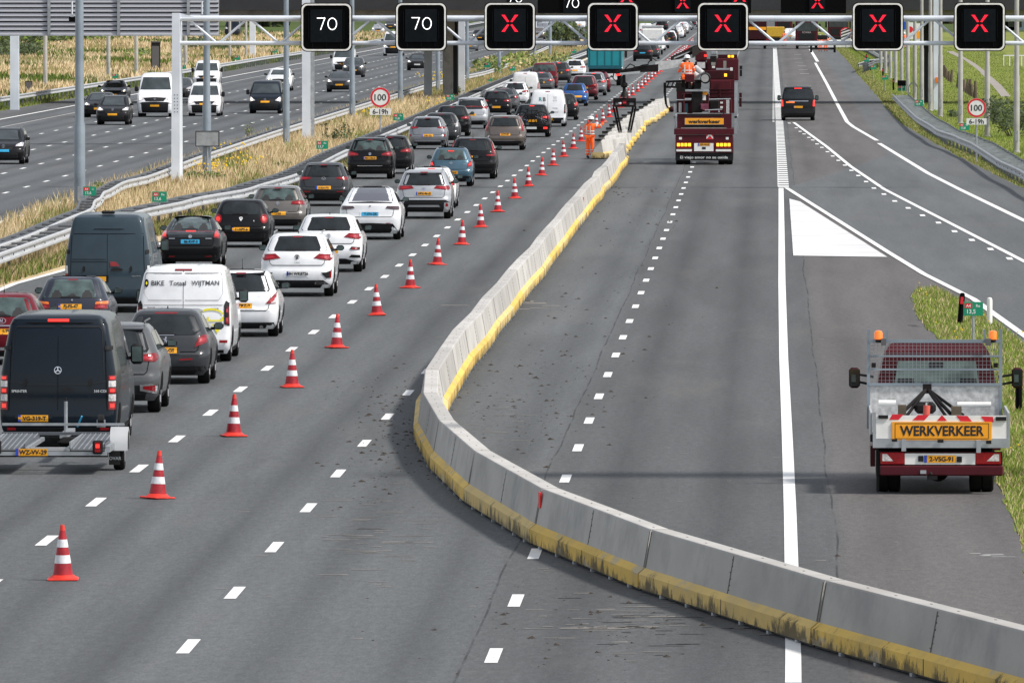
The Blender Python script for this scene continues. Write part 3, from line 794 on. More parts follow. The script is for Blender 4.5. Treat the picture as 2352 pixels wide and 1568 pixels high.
lp = [(183, 492, .05, 'mast_grey', .155, 'thick blue-grey lamp post rising behind the dark high-roof van'),
      (475, 400, .3, 'mast_grey', .14, 'grey lamp post with a square sign back mounted on it'),
      (657.6, 325, .4, 'mast_grey', .13, 'grey lamp post left of the first speed display'),
      (809, 264, .4, 'mast_grey', .13, 'grey lamp post at the right edge of the first speed display'),
      (919.6, 230.5, .4, 'mast_grey', .13, 'grey lamp post below the second speed display, to its left'),
      (1006, 206, .4, 'mast_grey', .12, 'grey lamp post between the white column and the concrete pier'),
      (1073, 184, .4, 'mast_grey', .12, 'grey lamp post just right of the second white column'),
      (1146.6, 167, .4, 'mast_grey', .12, 'grey lamp post under the first red cross, over the scrub'),
      (1186, 135, .4, 'mast_grey', .12, 'grey lamp post under the right half of the first red cross'),
      (1227.7, 135, .4, 'mast_grey', .12, 'grey lamp post just right of the first red cross sign'),
      (1263.7, 126, .4, 'mast_grey', .12, 'grey lamp post seen in the gap between the first two red crosses')]
for px, py, z, m, r, lb in lp: lamp_post(px, py, lb, m, r, z=z, step=3.2)
lf = [(104, 205, 'pale lamp post in the left verge, first from the left edge'), (249, 183, 'pale lamp post behind the dark cars in the left verge'), (313, 174, 'pale lamp post left of the white high-roof van'),
      (426, 155, 'pale lamp post right behind the white gantry post'), (528, 139, 'thin pale lamp post left of the far green sign'), (565, 134, 'thin pale lamp post right of the far green sign')]
for px, py, lb in lf: lamp_post(px, py, lb, 'mast_warm', .13 if px < 500 else .1, z=.0, step=5.0)
rt = [(2023, 162), (2034, 168), (2045, 180), (2057, 190), (2070.7, 196), (2085, 212.5), (2101, 229), (2117, 241), (2137, 255), (2160, 268), (2206, 284), (2267.6, 314), (2335, 350)]
for i, (px, py) in enumerate(rt[::-1]):
    lamp_post(px, py, 'pale stepped lamp post on the right verge, ' + ('nearest of the row at the picture edge' if i == 0 else ORD[i] + ' from the near end of the row'), 'mast_warm', .115, h=14, step=3.6, sleeve=1.22)
# square sign backs mounted on the second post
def sign_back(px0, px1, py0, py1, z, yref, label, m='galv'):
    c = yref; x0, x1 = XatY(px0, c), XatY(px1, c); z0, z1 = zat(py1, c), zat(py0, c)
    o = empty('sign', ((x0 + x1) / 2, c, 0), label, 'sign')
    w_ = (x1 - x0) / 2
    MB().bx(-w_, w_, -.02, .02, z0, z1, m).build('panel', o)
    f = MB(); f.bx(-w_, w_, -.035, -.022, z0, z0 + .03, 'black_plastic'); f.bx(-w_, w_, -.035, -.022, z1 - .03, z1, 'black_plastic'); f.bx(-w_, -w_ + .03, -.035, -.022, z0 + .03, z1 - .03, 'black_plastic'); f.bx(w_ - .03, w_, -.035, -.022, z0 + .03, z1 - .03, 'black_plastic'); f.build('frame', o)
    if z0 > .3: MB().cyl((0, .06, 0), (0, .06, z1 - .1), .03, 'galv').build('post', o)
    return o
yp = at(475, 400, .3).y
sign_back(449, 504, 301, 337, 0, yp - .25, 'square grey sign back fixed to the second lamp post')
sign_back(58, 75, 187, 210, 0, at(66, 216).y, 'small dark sign back beside the left verge guardrail', 'grey_plastic')
yc = at(358, 166).y
o = empty('control_cabinet', (XatY(358, yc), yc, 0), 'tall dark cabinet standing in the dry field by the left verge', 'cabinet')
z1 = zat(98, yc)
MB().bx(-.38, .38, -.3, .3, 0, z1, 'black_plastic', bev=.03).build('housing', o); MB().bx(-.42, .42, -.34, .34, z1, z1 + .1, 'grey_plastic').build('roof_cap', o); MB().bx(-.3, .3, -.32, -.305, .4, z1 - .3, 'grey_plastic').build('door', o)

# ---- kilometre signs
def km_sign(px, py, wpx, label, big='', road='A4', side='Re', z=.45, m='green_sign', posth=.9):
    c = None
    # solve distance from sign centre at height ~1 m
    c = at(px, py, 0.95)
    s_ = FPX / c.y; W = wpx / s_; H = W * .7
    o = empty('kilometre_sign', (c.x, c.y, 0), label, 'kilometre sign', 'green kilometre signs')
    b = MB(); b.bx(-W / 2, W / 2, -.012, .012, .95 - H / 2, .95 + H / 2, m)
    f = lambda x, y: (x, -.018, y)
    b.bx(-W * .44, -W * .06, -.016, -.013, .95 + H * .05, .95 + H * .4, 'red_sign')
    b.text(road, H * .30, f, 'white_ink', -W * .25, .95 + H * .22, .01, width=None)
    b.text(side, H * .30, f, 'white_ink', W * .24, .95 + H * .22, .01)
    if big: b.text(big, H * .42, f, 'white_ink', -W * .10, .95 - H * .22, .012)
    b.build('sign_plate', o)
    MB().cyl((0, .03, -.03), (0, .03, .95), .03, 'galv').build('post', o)
    return o
for a in [(206, 439, 30, 'green kilometre sign A4 Li 13,6 behind the lamp post at left', '13,6', 'A4', 'Li'), (366, 452, 34, 'green kilometre sign A4 Re 13,6 in straw above the queue guardrail', '13,6'),
          (740, 333, 27, 'green kilometre sign A4 Re 13,7 in the straw behind the black estate', '13,7'), (915, 269, 23, 'green kilometre sign right of the small 6-19h plate', '13,8'),
          (1034, 223.6, 19, 'green kilometre sign near the second guardrail bend in the median', '13,9'), (1119, 150, 15, 'small green sign on the far end of the winding guardrail'), (1126, 183, 10, 'tiny green sign in scrub below the rail end'),
          (1177, 158, 14, 'green sign half hidden in the olive scrub'), (1272, 134.5, 13, 'small green sign left of the teal lorry'), (1318, 118, 12, 'small green sign above the guardrail left of the teal lorry roof'),
          (265, 175, 14, 'green sign on the left verge above the dark cars'), (421, 154, 13, 'green sign beside the white gantry post on the left verge'), (545, 133, 13, 'green sign on the left verge between two thin lamp posts'), (631, 118, 10, 'farthest green sign on the left verge'),
          (2110.6, 236.7, 20, 'green sign behind the start of the wide right guardrail', '13,9'), (2215, 291, 23, 'green sign below the right speed sign, on the guardrail', '13,8'), (2071, 203, 17, 'green sign under the black panel on the right verge'),
          (1990, 138, 12, 'tiny green sign at the far right guardrail end'), (2006, 155, 13, 'small green sign in far right grass with dark markers'), (2033, 178.6, 14, 'small green sign in right grass, nearest of the far three'),
          (2235.5, 709, 45, 'large green kilometre sign A4 Re 13,5 on the grass island', '13,5')]:
    km_sign(*a)
c = at(2071, 192, 1.3); o = empty('sign', (c.x, c.y, 0), 'small black box panel standing on the right verge', 'sign'); MB().bx(-.27, .27, -.05, .05, 1.15, 1.5, 'sign_black', bev=.02).build('panel', o); MB().cyl((0, 0, 0), (0, 0, 1.15), .03, 'galv').build('post', o)
# marker posts
def marker(px, py, label, body='sign_black', refl='red_sign', h=1.0, rx=0.0, w_=.13):
    c = at(px, py); o = empty('marker_post', (c.x, c.y, 0), label, 'marker post', 'roadside marker posts')
    b = MB(); b.lathe((0, 0, 0), [(w_ / 2, -.1), (w_ / 2, h * .9), (w_ * .42, h), (w_ * .2, h + .02)], body, 8); b.build('post_body', o, smooth=40)
    if refl: MB().bx(-w_ * .25, w_ * .25, -w_ * .6, -w_ * .45, h * .68, h * .9, refl).build('reflector', o)
    o.rotation_euler = (0, rx, 0)
    return o
marker(2204, 748, 'black marker post with red reflector leaning by the large green sign', h=.75, rx=.09); marker(2273, 746, 'white marker post right of the large green sign', 'white_panel', None, h=.62)
marker(2340, 946, 'black marker post with red reflector beside the flatbed mirror', h=.72)
for q in ((1994, 143), (2004, 160), (2032, 178), (2056, 205)): marker(q[0] - 4, q[1] + 2, 'small dark marker post in the right verge grass, %s from the picture top' % ORD[[1994, 2004, 2032, 2056].index(q[0])].replace('nearest', 'first'), h=.8)
# fence of wooden stakes on the right
random.seed(21)
k = 0
for px, py, h in [(2164 + i * 4.0, 173 + i * 3.4, .85 + random.uniform(-.15, .2)) for i in range(6)] + [(2199 + i * 3.5, 201 + i * 2.1, .85 + random.uniform(-.15, .3)) for i in range(13)]:
    c = at(px, py, 0); o = MB()
    lx, ly = random.uniform(-.12, .12), random.uniform(-.1, .1)
    o.cyl((0, 0, -.1), (lx, ly, h), .13, 'wood', .09, 7); ob = o.build('fence_stake', None, (c.x, c.y, 0))
    tag(ob, 'weathered wooden stake in the right meadow, %s from the left of the stake row' % ORD[k].replace('nearest', 'first'), 'stake', 'wooden stakes by the footpath'); k += 1

# ---- speed limit signs
def speed_sign(px, py, dpx, label):
    c = at(px, py, 2.35); s_ = FPX / c.y; r = dpx / 2 / s_; zc = 2.35
    o = empty('speed_sign', (c.x, c.y, 0), label, 'speed limit sign', 'speed limit 100 signs')
    b = MB()
    b.lathe((0, -.0, zc), [(r, -.015), (r, .015)], 'white_panel', 40, 'Y')
    vs = []; n = 40
    for rr, yy in ((r * .985, -.022), (r * .79, -.022)):
        vs += [(rr * math.cos(2 * math.pi * i / n), yy, zc + rr * math.sin(2 * math.pi * i / n)) for i in range(n)]
    b.add(vs, [(i, (i + 1) % n, n + (i + 1) % n, n + i) for i in range(n)], 'red_sign')
    b.text('100', r * .90, lambda x, y: (x, -.024, y), 'ink', 0, zc, .012)
    b.build('disc', o)
    p = MB(); z2 = zc - r * 1.42; hw = r * 1.05
    p.bx(-hw, hw, -.015, .015, z2 - r * .33, z2 + r * .33, 'white_panel'); p.text('6-19h', r * .68, lambda x, y: (x, -.022, y), 'ink', 0, z2, .02)
    p.build('time_plate', o)
    MB().cyl((0, .06, -.05), (0, .06, zc + r), .04, 'galv').build('post', o)
speed_sign(873.5, 224, 46, 'round red and white 100 sign with 6-19h plate in the median straw')
speed_sign(2243, 248, 44, 'round red and white 100 sign with 6-19h plate behind the right guardrail')

# ---- the gantry with seven lane signals
YG = 436.0
def lane_signal(o, name, cx, cz, W, H, dep, sym, y0, rim=True, face='sign_face'):
    """a box with rounded corners, pale rim, black face and a lit symbol; face looks at -Y"""
    b = MB(); n = 6; rr = W * .12
    def rrect(w_, h_, r_, y):
        pts = []
        for cxx, czz, a0 in ((w_ - r_, h_ - r_, 0), (-w_ + r_, h_ - r_, 90), (-w_ + r_, -h_ + r_, 180), (w_ - r_, -h_ + r_, 270)):
            for i in range(n):
                a = R(a0 + 90 * i / (n - 1)); pts.append((cx + cxx + r_ * math.cos(a), y, cz + czz + r_ * math.sin(a)))
        return pts
    k = 4 * n
    def ring(r1, r2, m): b.add(r1 + r2, [(i, (i + 1) % k, k + (i + 1) % k, k + i) for i in range(k)], m)
    a = rrect(W / 2, H / 2, rr, y0 + dep); c = rrect(W / 2, H / 2, rr, y0)
    ring(c, a, 'sign_black'); b.add(a, [tuple(range(k))], 'sign_black')
    e = rrect(W / 2 - .035, H / 2 - .035, rr * .92, y0 - .02); ring(c, e, 'sign_black')
    f = rrect(W / 2 - .035 - .06, H / 2 - .035 - .06, rr * .8, y0 - .02); ring(e, f, 'sign_rim' if rim else 'sign_black')
    g = rrect(W / 2 - .10, H / 2 - .10, rr * .75, y0 + .08); ring(f, g, 'sign_black'); b.add(g, [tuple(range(k))], 'sign_black')
    sg = b.build(name, o)
    q = MB(); hw = W * .31; zc = cz + H * .02
    q.bx(cx - hw, cx + hw, y0 + .02, y0 + .078, zc - hw, zc + hw * 1.05, face)
    q.bx(cx - hw - .07, cx - hw - .05, y0 + .02, y0 + .078, zc - hw * .8, zc + hw * .9, 'sign_face'); q.bx(cx + hw + .05, cx + hw + .07, y0 + .02, y0 + .078, zc - hw * .8, zc + hw * .9, 'sign_face')
    for dx in (-.3, 0, .3): q.bx(cx + dx * W * .9 - .01, cx + dx * W * .9 + .01, y0 + .03, y0 + .078, cz - H * .42, zc - hw - .02, 'sign_face')
    q.build('display', sg)
    led(sg, cx, zc + hw * .15, hw, sym, y0 + .012)
    return sg
def led(parent, cx, cz, hw, sym, y):
    q = MB(); fn = lambda x, z: (x, y, z)
    if sym == '70':
        t = hw * .027
        def line(p0, p1):
            d = (Vector(p1) - Vector(p0)).normalized(); nn = Vector((-d.y, d.x)) * t
            a, b_ = Vector(p0) - d * t * .5, Vector(p1) + d * t * .5
            q.tri2([((a + nn).to_tuple(), (a - nn).to_tuple(), (b_ - nn).to_tuple()), ((a + nn).to_tuple(), (b_ - nn).to_tuple(), (b_ + nn).to_tuple())], fn, 'led_white')
        h = hw * .36
        line((cx - hw * .58, cz + h), (cx - hw * .10, cz + h)); line((cx - hw * .10, cz + h), (cx - hw * .36, cz - h))
        n = 28; vs = []
        ox = cx + hw * .37
        for k2 in (1, -1):
            vs += [(ox + (hw * .27 + k2 * t) * math.cos(2 * math.pi * i / n), y, cz + (h + k2 * t) * math.sin(2 * math.pi * i / n)) for i in range(n)]
        q.add(vs, [(i, (i + 1) % n, n + (i + 1) % n, n + i) for i in range(n)], 'led_white')
    else:
        s_ = hw * .53; g = hw * .06; t = hw * .11
        for sx in (-1, 1):
            for sz in (-1, 1):
                p = [(cx + sx * (s_ - 2 * t), cz + sz * s_), (cx + sx * s_, cz + sz * s_), (cx + sx * (g + t * .9), cz + sz * g), (cx + sx * g * .6, cz + sz * (g * 1.6)), ]
                q.poly(p, fn, 'led_red')
    q.build('lit_symbol', parent)
def truss(o, x0, x1, z0, z1, y, r0, r1, pitch, name='truss', rz=.05, m='white_steel'):
    b = MB(); b.cyl((x0, y, z1), (x1, y, z1), r0, m, n=14); b.cyl((x0, y, z0), (x1, y, z0), r1, m, n=12)
    x = x0 + .3; up = True; 
    while x < x1 - pitch:
        b.cyl((x, y, z1 if up else z0), (x + pitch - .08, y, z0 if up else z1), rz, m, n=8); x += pitch; up = not up
    b.build(name, o, smooth=50)
gx0 = XatY(405, YG)
o = empty('signal_gantry', (0, YG, 0), 'white tubular sign gantry carrying the seven lane signals over the queue', 'gantry')
zt, zb = zat(43, YG), zat(99.5, YG)
truss(o, gx0 + .15, 16.0, zb, zt, 0, .115, .085, 1.19, 'truss')
p = MB(); 
for x, nm in ((gx0, 1), (16.2, 2)):
    p = MB(); hgt = zat(30, YG)
    p.add([(x - .19, -.2, -.3), (x + .13, -.2, -.3), (x + .22, .55, -.3), (x - .1, .55, -.3), (x - .15, -.2, hgt), (x + .15, -.2, hgt), (x + .2, .5, hgt - .1), (x - .1, .5, hgt - .1)],
          [(0, 1, 5, 4), (1, 2, 6, 5), (2, 3, 7, 6), (3, 0, 4, 7), (4, 5, 6, 7)], 'white_steel')
    for i in range(6):
        for dx in (-.055, .055): p.bx(x + dx - .018, x + dx + .018, -.208, -.2, 2.9 + i * .13, 2.93 + i * .13, 'black_plastic')
    p.add([(x + .15, -.1, hgt - .02), (x + .15, .1, hgt - .02), (x + .95, .1, hgt - .22), (x + .95, -.1, hgt - .22), (x + .15, -.1, zt), (x + .15, .1, zt), (x + .95, .1, zt + .05), (x + .95, -.1, zt + .05)], [(0, 1, 2, 3), (0, 3, 7, 4), (1, 5, 6, 2)], 'white_steel')
    p.build('leg', o)
for cx, sym in ((751.5, '70'), (968.5, '70'), (1172, 'x'), (1408, 'x'), (1660.5, 'x'), (2015.5, 'x'), (2249, 'x')):
    x = XatY(cx, YG); dy = {751.5: 63, 968.5: 62}.get(cx, 61.5); 
    sgn = lane_signal(o, 'lane_signal', x, zat(dy, YG), 118 / FPX * YG, 112 / FPX * YG, .45, sym, -.75)
    h = MB(); h.bx(x - .1, x + .1, -.30, .1, zt - .08, zt + .14, 'galv'); h.bx(x - .1, x + .1, -.30, .1, zb - .1, zb + .06, 'galv'); h.build('bracket', sgn)

# ---- second structure: grey ribbed panel (back of an information board) on a tall gantry
Y2 = 547.0
o = empty('board_gantry', (0, Y2, 0), 'grey ribbed back of a wide information board over the oncoming lanes', 'gantry')
xr = XatY(502, Y2); xl = XatY(-620, Y2); zb2 = zat(80, Y2); b = MB()
b.bx(xl, xr, .1, .6, zb2, zb2 + 3.3, 'galv')
m_, t_, p_ = nodes_mat('ribbed'); p_.inputs['Base Color'].default_value = (.34, .345, .38, 1); p_.inputs['Roughness'].default_value = .6; p_.inputs['Metallic'].default_value = .2
z = zb2
while z < zb2 + 3.3:
    b.add([(xl, .02, z), (xr, .02, z), (xr, .09, z + .16), (xl, .09, z + .16)], [(0, 1, 2, 3)], 'ribbed'); b.add([(xl, .09, z + .16), (xr, .09, z + .16), (xr, .02, z + .22), (xl, .02, z + .22)], [(0, 1, 2, 3)], 'black_plastic'); z += .22
b.build('ribbed_panel', o)
b = MB()
for px in (113, 273, 433, 597, -50): 
    x = XatY(px, Y2)
    if x < xr: b.bx(x - .07, x + .07, -.06, .0, zb2 - .02, zb2 + 3.3, 'galv')
b.bx(xl, xr + .02, -.03, .015, zb2 - .06, zb2, 'galv'); b.build('stiffener', o)
for px in (-50, 165, 463, 700):
    x = XatY(px, Y2)
    if x > xr: continue
    c_ = MB(); c_.cyl((x + .05, -.5, zb2 + 1.6), (x + .05, -.5, zb2 + .85), .04, 'white_steel', n=8); c_.bx(x - .1, x + .2, -.62, -.4, zb2 + .6, zb2 + .85, 'sign_black'); c_.bx(x - .02, x + .12, -.6, -.4, zb2 + .85, zb2 + .98, 'galv'); c_.build('camera_unit', o)
for px in (133, 455):
    x = XatY(px, Y2); MB().bx(x - .15, x + .15, -.2, -.0, zb2 + 2.35, zb2 + 2.6, 'sign_black').build('cable_gland', o)
b = MB(); b.bx(xl, 2, .7, 1.1, zb2 + 3.6, zb2 + 4.0, 'white_steel'); b.bx(xl, 2, .7, 1.1, zb2 + 5.2, zb2 + 5.6, 'white_steel'); b.build('truss', o)
cxx = XatY(702, Y2)
MB().bx(cxx - .2, cxx + .2, .7, 1.1, -.2, 11.5, 'white_steel').build('leg', o); MB().bx(cxx + .23, cxx + .38, .9, 1.1, -.2, 11.5, 'galv').build('leg', o)
MB().bx(XatY(-620, Y2) - .4, XatY(-620, Y2), .7, 1.1, -.2, 11.5, 'white_steel').build('leg', o)

# ---- third gantry: black boards with signals, in front of the overpass
Y3 = 690.0
o = empty('signal_gantry', (0, Y3, 0), 'far gantry with wide black direction boards in front of the overpass', 'gantry')
zb3 = zat(31, Y3)
b = MB()
for pa, pb in ((1235, 1725), (1793, 1943)):
    xa, xb = XatY(pa, Y3), XatY(pb, Y3)
    bd = MB().bx(xa, xb, -.3, .2, zb3, zb3 + 3.6, 'sign_black').build('black_board', o)
for cx, cy, sym in ((1312, 8, '70'), (1182, -4, '70'), (1439, -9, 'x'), (1568, 5, 'x'), (1699, -10, 'x'), (1877, 5, 'x')):
    x = XatY(cx, Y3); z = zat(cy, Y3); q = MB(); q.bx(x - .48, x + .48, -.4, -.305, z - .62, z + .75, 'sign_face')
    q.build('display', o); led(o, x, z, .72, sym, -.42)
for cx, yo in ((XatY(32, Y3), .5), (XatY(983, 735), 45), (XatY(1058, 745), 55), (XatY(2154, Y3), .5)):
    MB().bx(cx - .26, cx + .26, yo, yo + .6, -.2, zb3 + 5, 'white_steel').build('leg', o)
b = MB(); b.bx(XatY(32, Y3), XatY(2154, Y3), .4, .8, zb3 + 1.5, zb3 + 2.0, 'white_steel'); b.bx(XatY(32, Y3), XatY(2154, Y3), .4, .8, zb3 + 3.5, zb3 + 4.0, 'white_steel'); b.build('truss', o)
MB().bx(XatY(2149, Y3), XatY(2157, Y3), .36, .49, zat(190, Y3), zat(178, Y3), 'amber_lamp').build('warning_plate', o)

# ---- overpass
Y4 = 724.0
o = empty('overpass', (0, Y4, 0), 'dark concrete motorway overpass crossing the whole top of the view', 'overpass')
zs = zat(46, Y4); 
MB().bx(-90, 60, 0, 12, zs, zs + 1.1, 'bridge_concrete').build('deck', o)
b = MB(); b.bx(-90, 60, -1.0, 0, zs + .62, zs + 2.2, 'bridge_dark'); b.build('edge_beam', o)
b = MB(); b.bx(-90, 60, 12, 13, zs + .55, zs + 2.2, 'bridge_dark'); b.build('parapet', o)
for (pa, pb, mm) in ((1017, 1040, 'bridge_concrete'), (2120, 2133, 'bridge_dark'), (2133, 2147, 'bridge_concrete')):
    xa, xb = XatY(pa, Y4 + 7), XatY(pb, Y4 + 7)
    b = MB(); b.bx(xa, xb, 7, 11, -.2, zs, mm, bev=.05); b.bx(xa - .1, xb + .1, 6.8, 11.2, zs - .8, zs - .01, mm); b.build('pier', o)
b = MB(); b.bx(XatY(1040.5, Y4 + 8), XatY(1050, Y4 + 8), 8, 11, -.2, zs - .02, 'bridge_dark'); b.build('pier_dark_part', o)  # right-hand part of the median pier, in a darker concrete colour
#
# white column far left verge
for px, py, lb in ((580, 133, 'far white column on the left verge below the truss'), (1228, 80, 'far white column among the oncoming cars between red crosses')):
    c = at(px, py); ob = MB().bx(-.3, .3, -.3, .3, 0, 9, 'white_steel', bev=.03).build('column', None, (c.x, c.y, 0)); tag(ob, lb, 'column')

# ---- added slab on a leg, out of view, only to shade the road by the flatbed
o = empty('shade_caster', (16, 181.5, 0), 'added slab out of view above and right of the flatbed truck, shading the road', 'gantry')
MB().bx(-13.2, 8, -.6, 1.2, 11.2, 11.5, 'galv').build('shade_slab', o); MB().bx(7, 7.6, -.3, .3, 0, 11.2, 'white_steel').build('leg', o)
# ---- traffic cones
def cone():
    o = empty('traffic_cone', (0, 0, 0), 'x', 'traffic cone', 'red and white cones beside the queue')
    b = MB(); b.box((0, 0, .02), (.42, .42, .035), 'cone_base', bev=.03); b.lathe((0, 0, 0), [(.20, .035), (.175, .05), (.15, .075), (.135, .08)], 'cone_base', 20); b.build('base', o, smooth=40)
    c = MB(); H = .75
    def rad(z): return .135 - (z - .08) / (H - .08) * (.135 - .028)
    zz = [(.08, .235, 'cone_red'), (.235, .345, 'cone_white'), (.345, .45, 'cone_red'), (.45, .555, 'cone_white'), (.555, .675, 'cone_red'), (.675, .75, 'cone_base')]
    for a, b2, m in zz: 
        e = .003 if m == 'cone_white' else 0
        c.lathe((0, 0, 0), [(rad(a) + e, a), (rad(b2) + e, b2)], m, 20)
    c.build('body', o, smooth=40)
    return o
proto = None; cones = []
base_y = at(147, 1332).y
k = 0
for i in range(52):
    y = base_y + 23.9 * i
    x = -9.50 + min(.22, i * .017) + random.uniform(-.05, .05)
    px_hide = False
    if proto is None: proto = cone(); ob = proto
    else: ob = copy_tree(proto)
    ob.location = (x, y, 0); ob.rotation_euler = (random.uniform(-.035, .035), random.uniform(-.04, .04), random.uniform(0, 1.5))
    ob['label'] = 'red and white striped cone, ' + ('nearest of the line by the queue' if i == 0 else (ORD[i] + ' from the near end of the line' if i < len(ORD) else 'far beyond the crane arm, number %d' % i))
    if i == 30: pass
# ---- concrete barrier units, 12 m each
CPROF = [(.30, 0.03), (.30, .235), (.215, .31), (.125, .80), (.105, .82)]
def barrier(name, p0, p1, label, group, narrow=False, hook=False):
    p0 = Vector((*p0, 0)); p1 = Vector((*p1, 0)); L = (p1 - p0).length; rz = math.atan2(-(p1.x - p0.x), p1.y - p0.y)
    o = empty(name, p0, label, 'barrier', group, rz)
    g = .05
    full = [(x, z) for x, z in CPROF] + [(-x, z) for x, z in CPROF[::-1]]
    def seg(b, ids, m, y0, y1, n, cap=True):
        pr = ids; k = len(pr); vs = []
        for i in range(n + 1):
            y = y0 + (y1 - y0) * i / n
            vs += [(x, y, z) for x, z in pr]
        fs = [(i * k + j, i * k + (j + 1), (i + 1) * k + j + 1, (i + 1) * k + j) for i in range(n) for j in range(k - 1)]
        b.add(vs, [f[::-1] for f in fs], m)
    for h, (ya, yb) in enumerate(((g, L - g),)):
        up = MB(); lo = MB(); tp = MB()
        seg(up, [(.215, .31), (.13, .795)], 'concrete', ya, yb, 2); seg(up, [(-.13, .795), (-.215, .31)], 'concrete', ya, yb, 2)
        seg(up, [(.13, .795), (.122, .815), (.11, .82), (-.11, .82), (-.122, .815), (-.13, .795)], 'concrete_top', ya, yb, 2)
        for y, s_ in ((ya, 1), (yb, -1)):
            up.add([(.215, y, .31), (.13, y, .795), (.11, y, .82), (-.11, y, .82), (-.13, y, .795), (-.215, y, .31)], [(0, 1, 2, 3, 4, 5)], 'concrete')
        # holes / bolts along top and the mid joint
        for i in range(int(L / 1.7)):
            up.box((random.uniform(-.03, .03), .4 + i * 1.7 + random.uniform(-.3, .3), .8215), (.018, .09, .004), 'concrete_dark')
        ym = L / 2
        for sd in (-1, 1):
            for z in (.36, .42, .5, .58, .66, .74):
                xx = sd * (.215 - (z - .31) / .485 * .085 + .002)
                up.box((xx, ym + random.uniform(-.05, .05), z), (.006, .07, .018), 'concrete_dark')
            up.box((sd * .302, ym, .14), (.006, .03, .2), 'concrete_dark')
            for yj in (ya + .03, yb - .03, ym):
                q_ = [(sd * (xx + .003), yj + e_, zz) for e_ in (-.03, .03) for xx, zz in ((.215, .315), (.13, .79))]
                up.add([q_[0], q_[2], q_[3], q_[1]], [(0, 1, 2, 3)], 'concrete_dark')
        seg(lo, [(.30, .045), (.30, .235), (.215, .31)], 'concrete_yellow', ya, yb, 4); seg(lo, [(-.215, .31), (-.30, .235), (-.30, .045)], 'concrete_yellow', ya, yb, 4)
        for y in (ya, yb): lo.add([(.30, y, .045), (.30, y, .235), (.215, y, .31), (-.215, y, .31), (-.30, y, .235), (-.30, y, .045)], [(0, 1, 2, 3, 4, 5)], 'concrete_yellow')
        up.build('concrete_body', o); lo.build('yellow_base', o)
    ft = MB(); ft.bx(-.26, .26, g, L - g, .012, .045, 'black_plastic')
    for i in range(int(L / 2)): ft.bx(-.31, .31, 1 + i * 2 - .06, 1 + i * 2 + .06, 0, .04, 'galv')
    ft.build('feet', o)
    if hook:
        MB().bx(-.13, .13, -.12, .45, .82, .9, 'crane_black').build('coupling', o)
    return o
mat('concrete_dark', (0.10, 0.09, 0.08), 0.9)
J = [(3.35, 125.3), (.80, 137.75), (-1.44, 150.35), (-3.13, 162.4), (-4.42, 175.2), (-5.32, 187.3), (-5.95, 199.4), (-6.28, 211.5)]
y = 211.5
while y < 490:
    y += 11.9; J.append((-6.40 + random.uniform(-.05, .05), y))
J = [(6.2, 113.0)] + J
random.seed(5)
for i, (a, b_) in enumerate(zip(J, J[1:])):
    lb = ('concrete barrier unit with yellow base at the lower right corner' if i == 0 else 'concrete barrier unit with yellow base, ' + ORD[i] + ' from the lower right end')
    br = barrier('concrete_barrier', a, b_, lb, 'joined concrete barrier units with yellow base')
    if i == 3:
        t_ = MB(); L = 12.3
        t_.box((-.178, L - .35, .66), (.02, .22, .22), 'red_tape', rx=0); t_.build('red_tape', br)
    if i == 22:
        MB().box((.165, 4, .6), (.02, .5, .2), 'red_tape').build('red_tape', br)
sb = [(1370, 366), (1380, 356), (1388, 346), (1398, 337), (1405, 329), (1413, 321), (1421, 312), (1430, 303), (1438, 294), (1450, 286), (1462, 278), (1474, 271), (1487, 264)]
y = at(1372, 366).y; x = -7.62
for i in range(14):
    x = (-7.62, -7.65, -7.68, -7.68, -7.70, -7.70, -7.66, -7.60, -7.45, -7.25, -7.15, -7.05, -6.98, -6.90)[i]
    lb = 'separate barrier unit with black coupling, ' + ORD[i] + ' from the standing worker'
    barrier('concrete_barrier', (x, y), (x + (.92 if i < 7 else .72), y + 11.7), lb, 'staggered barrier units waiting by the crane lorry', hook=True)
    y += 12.7
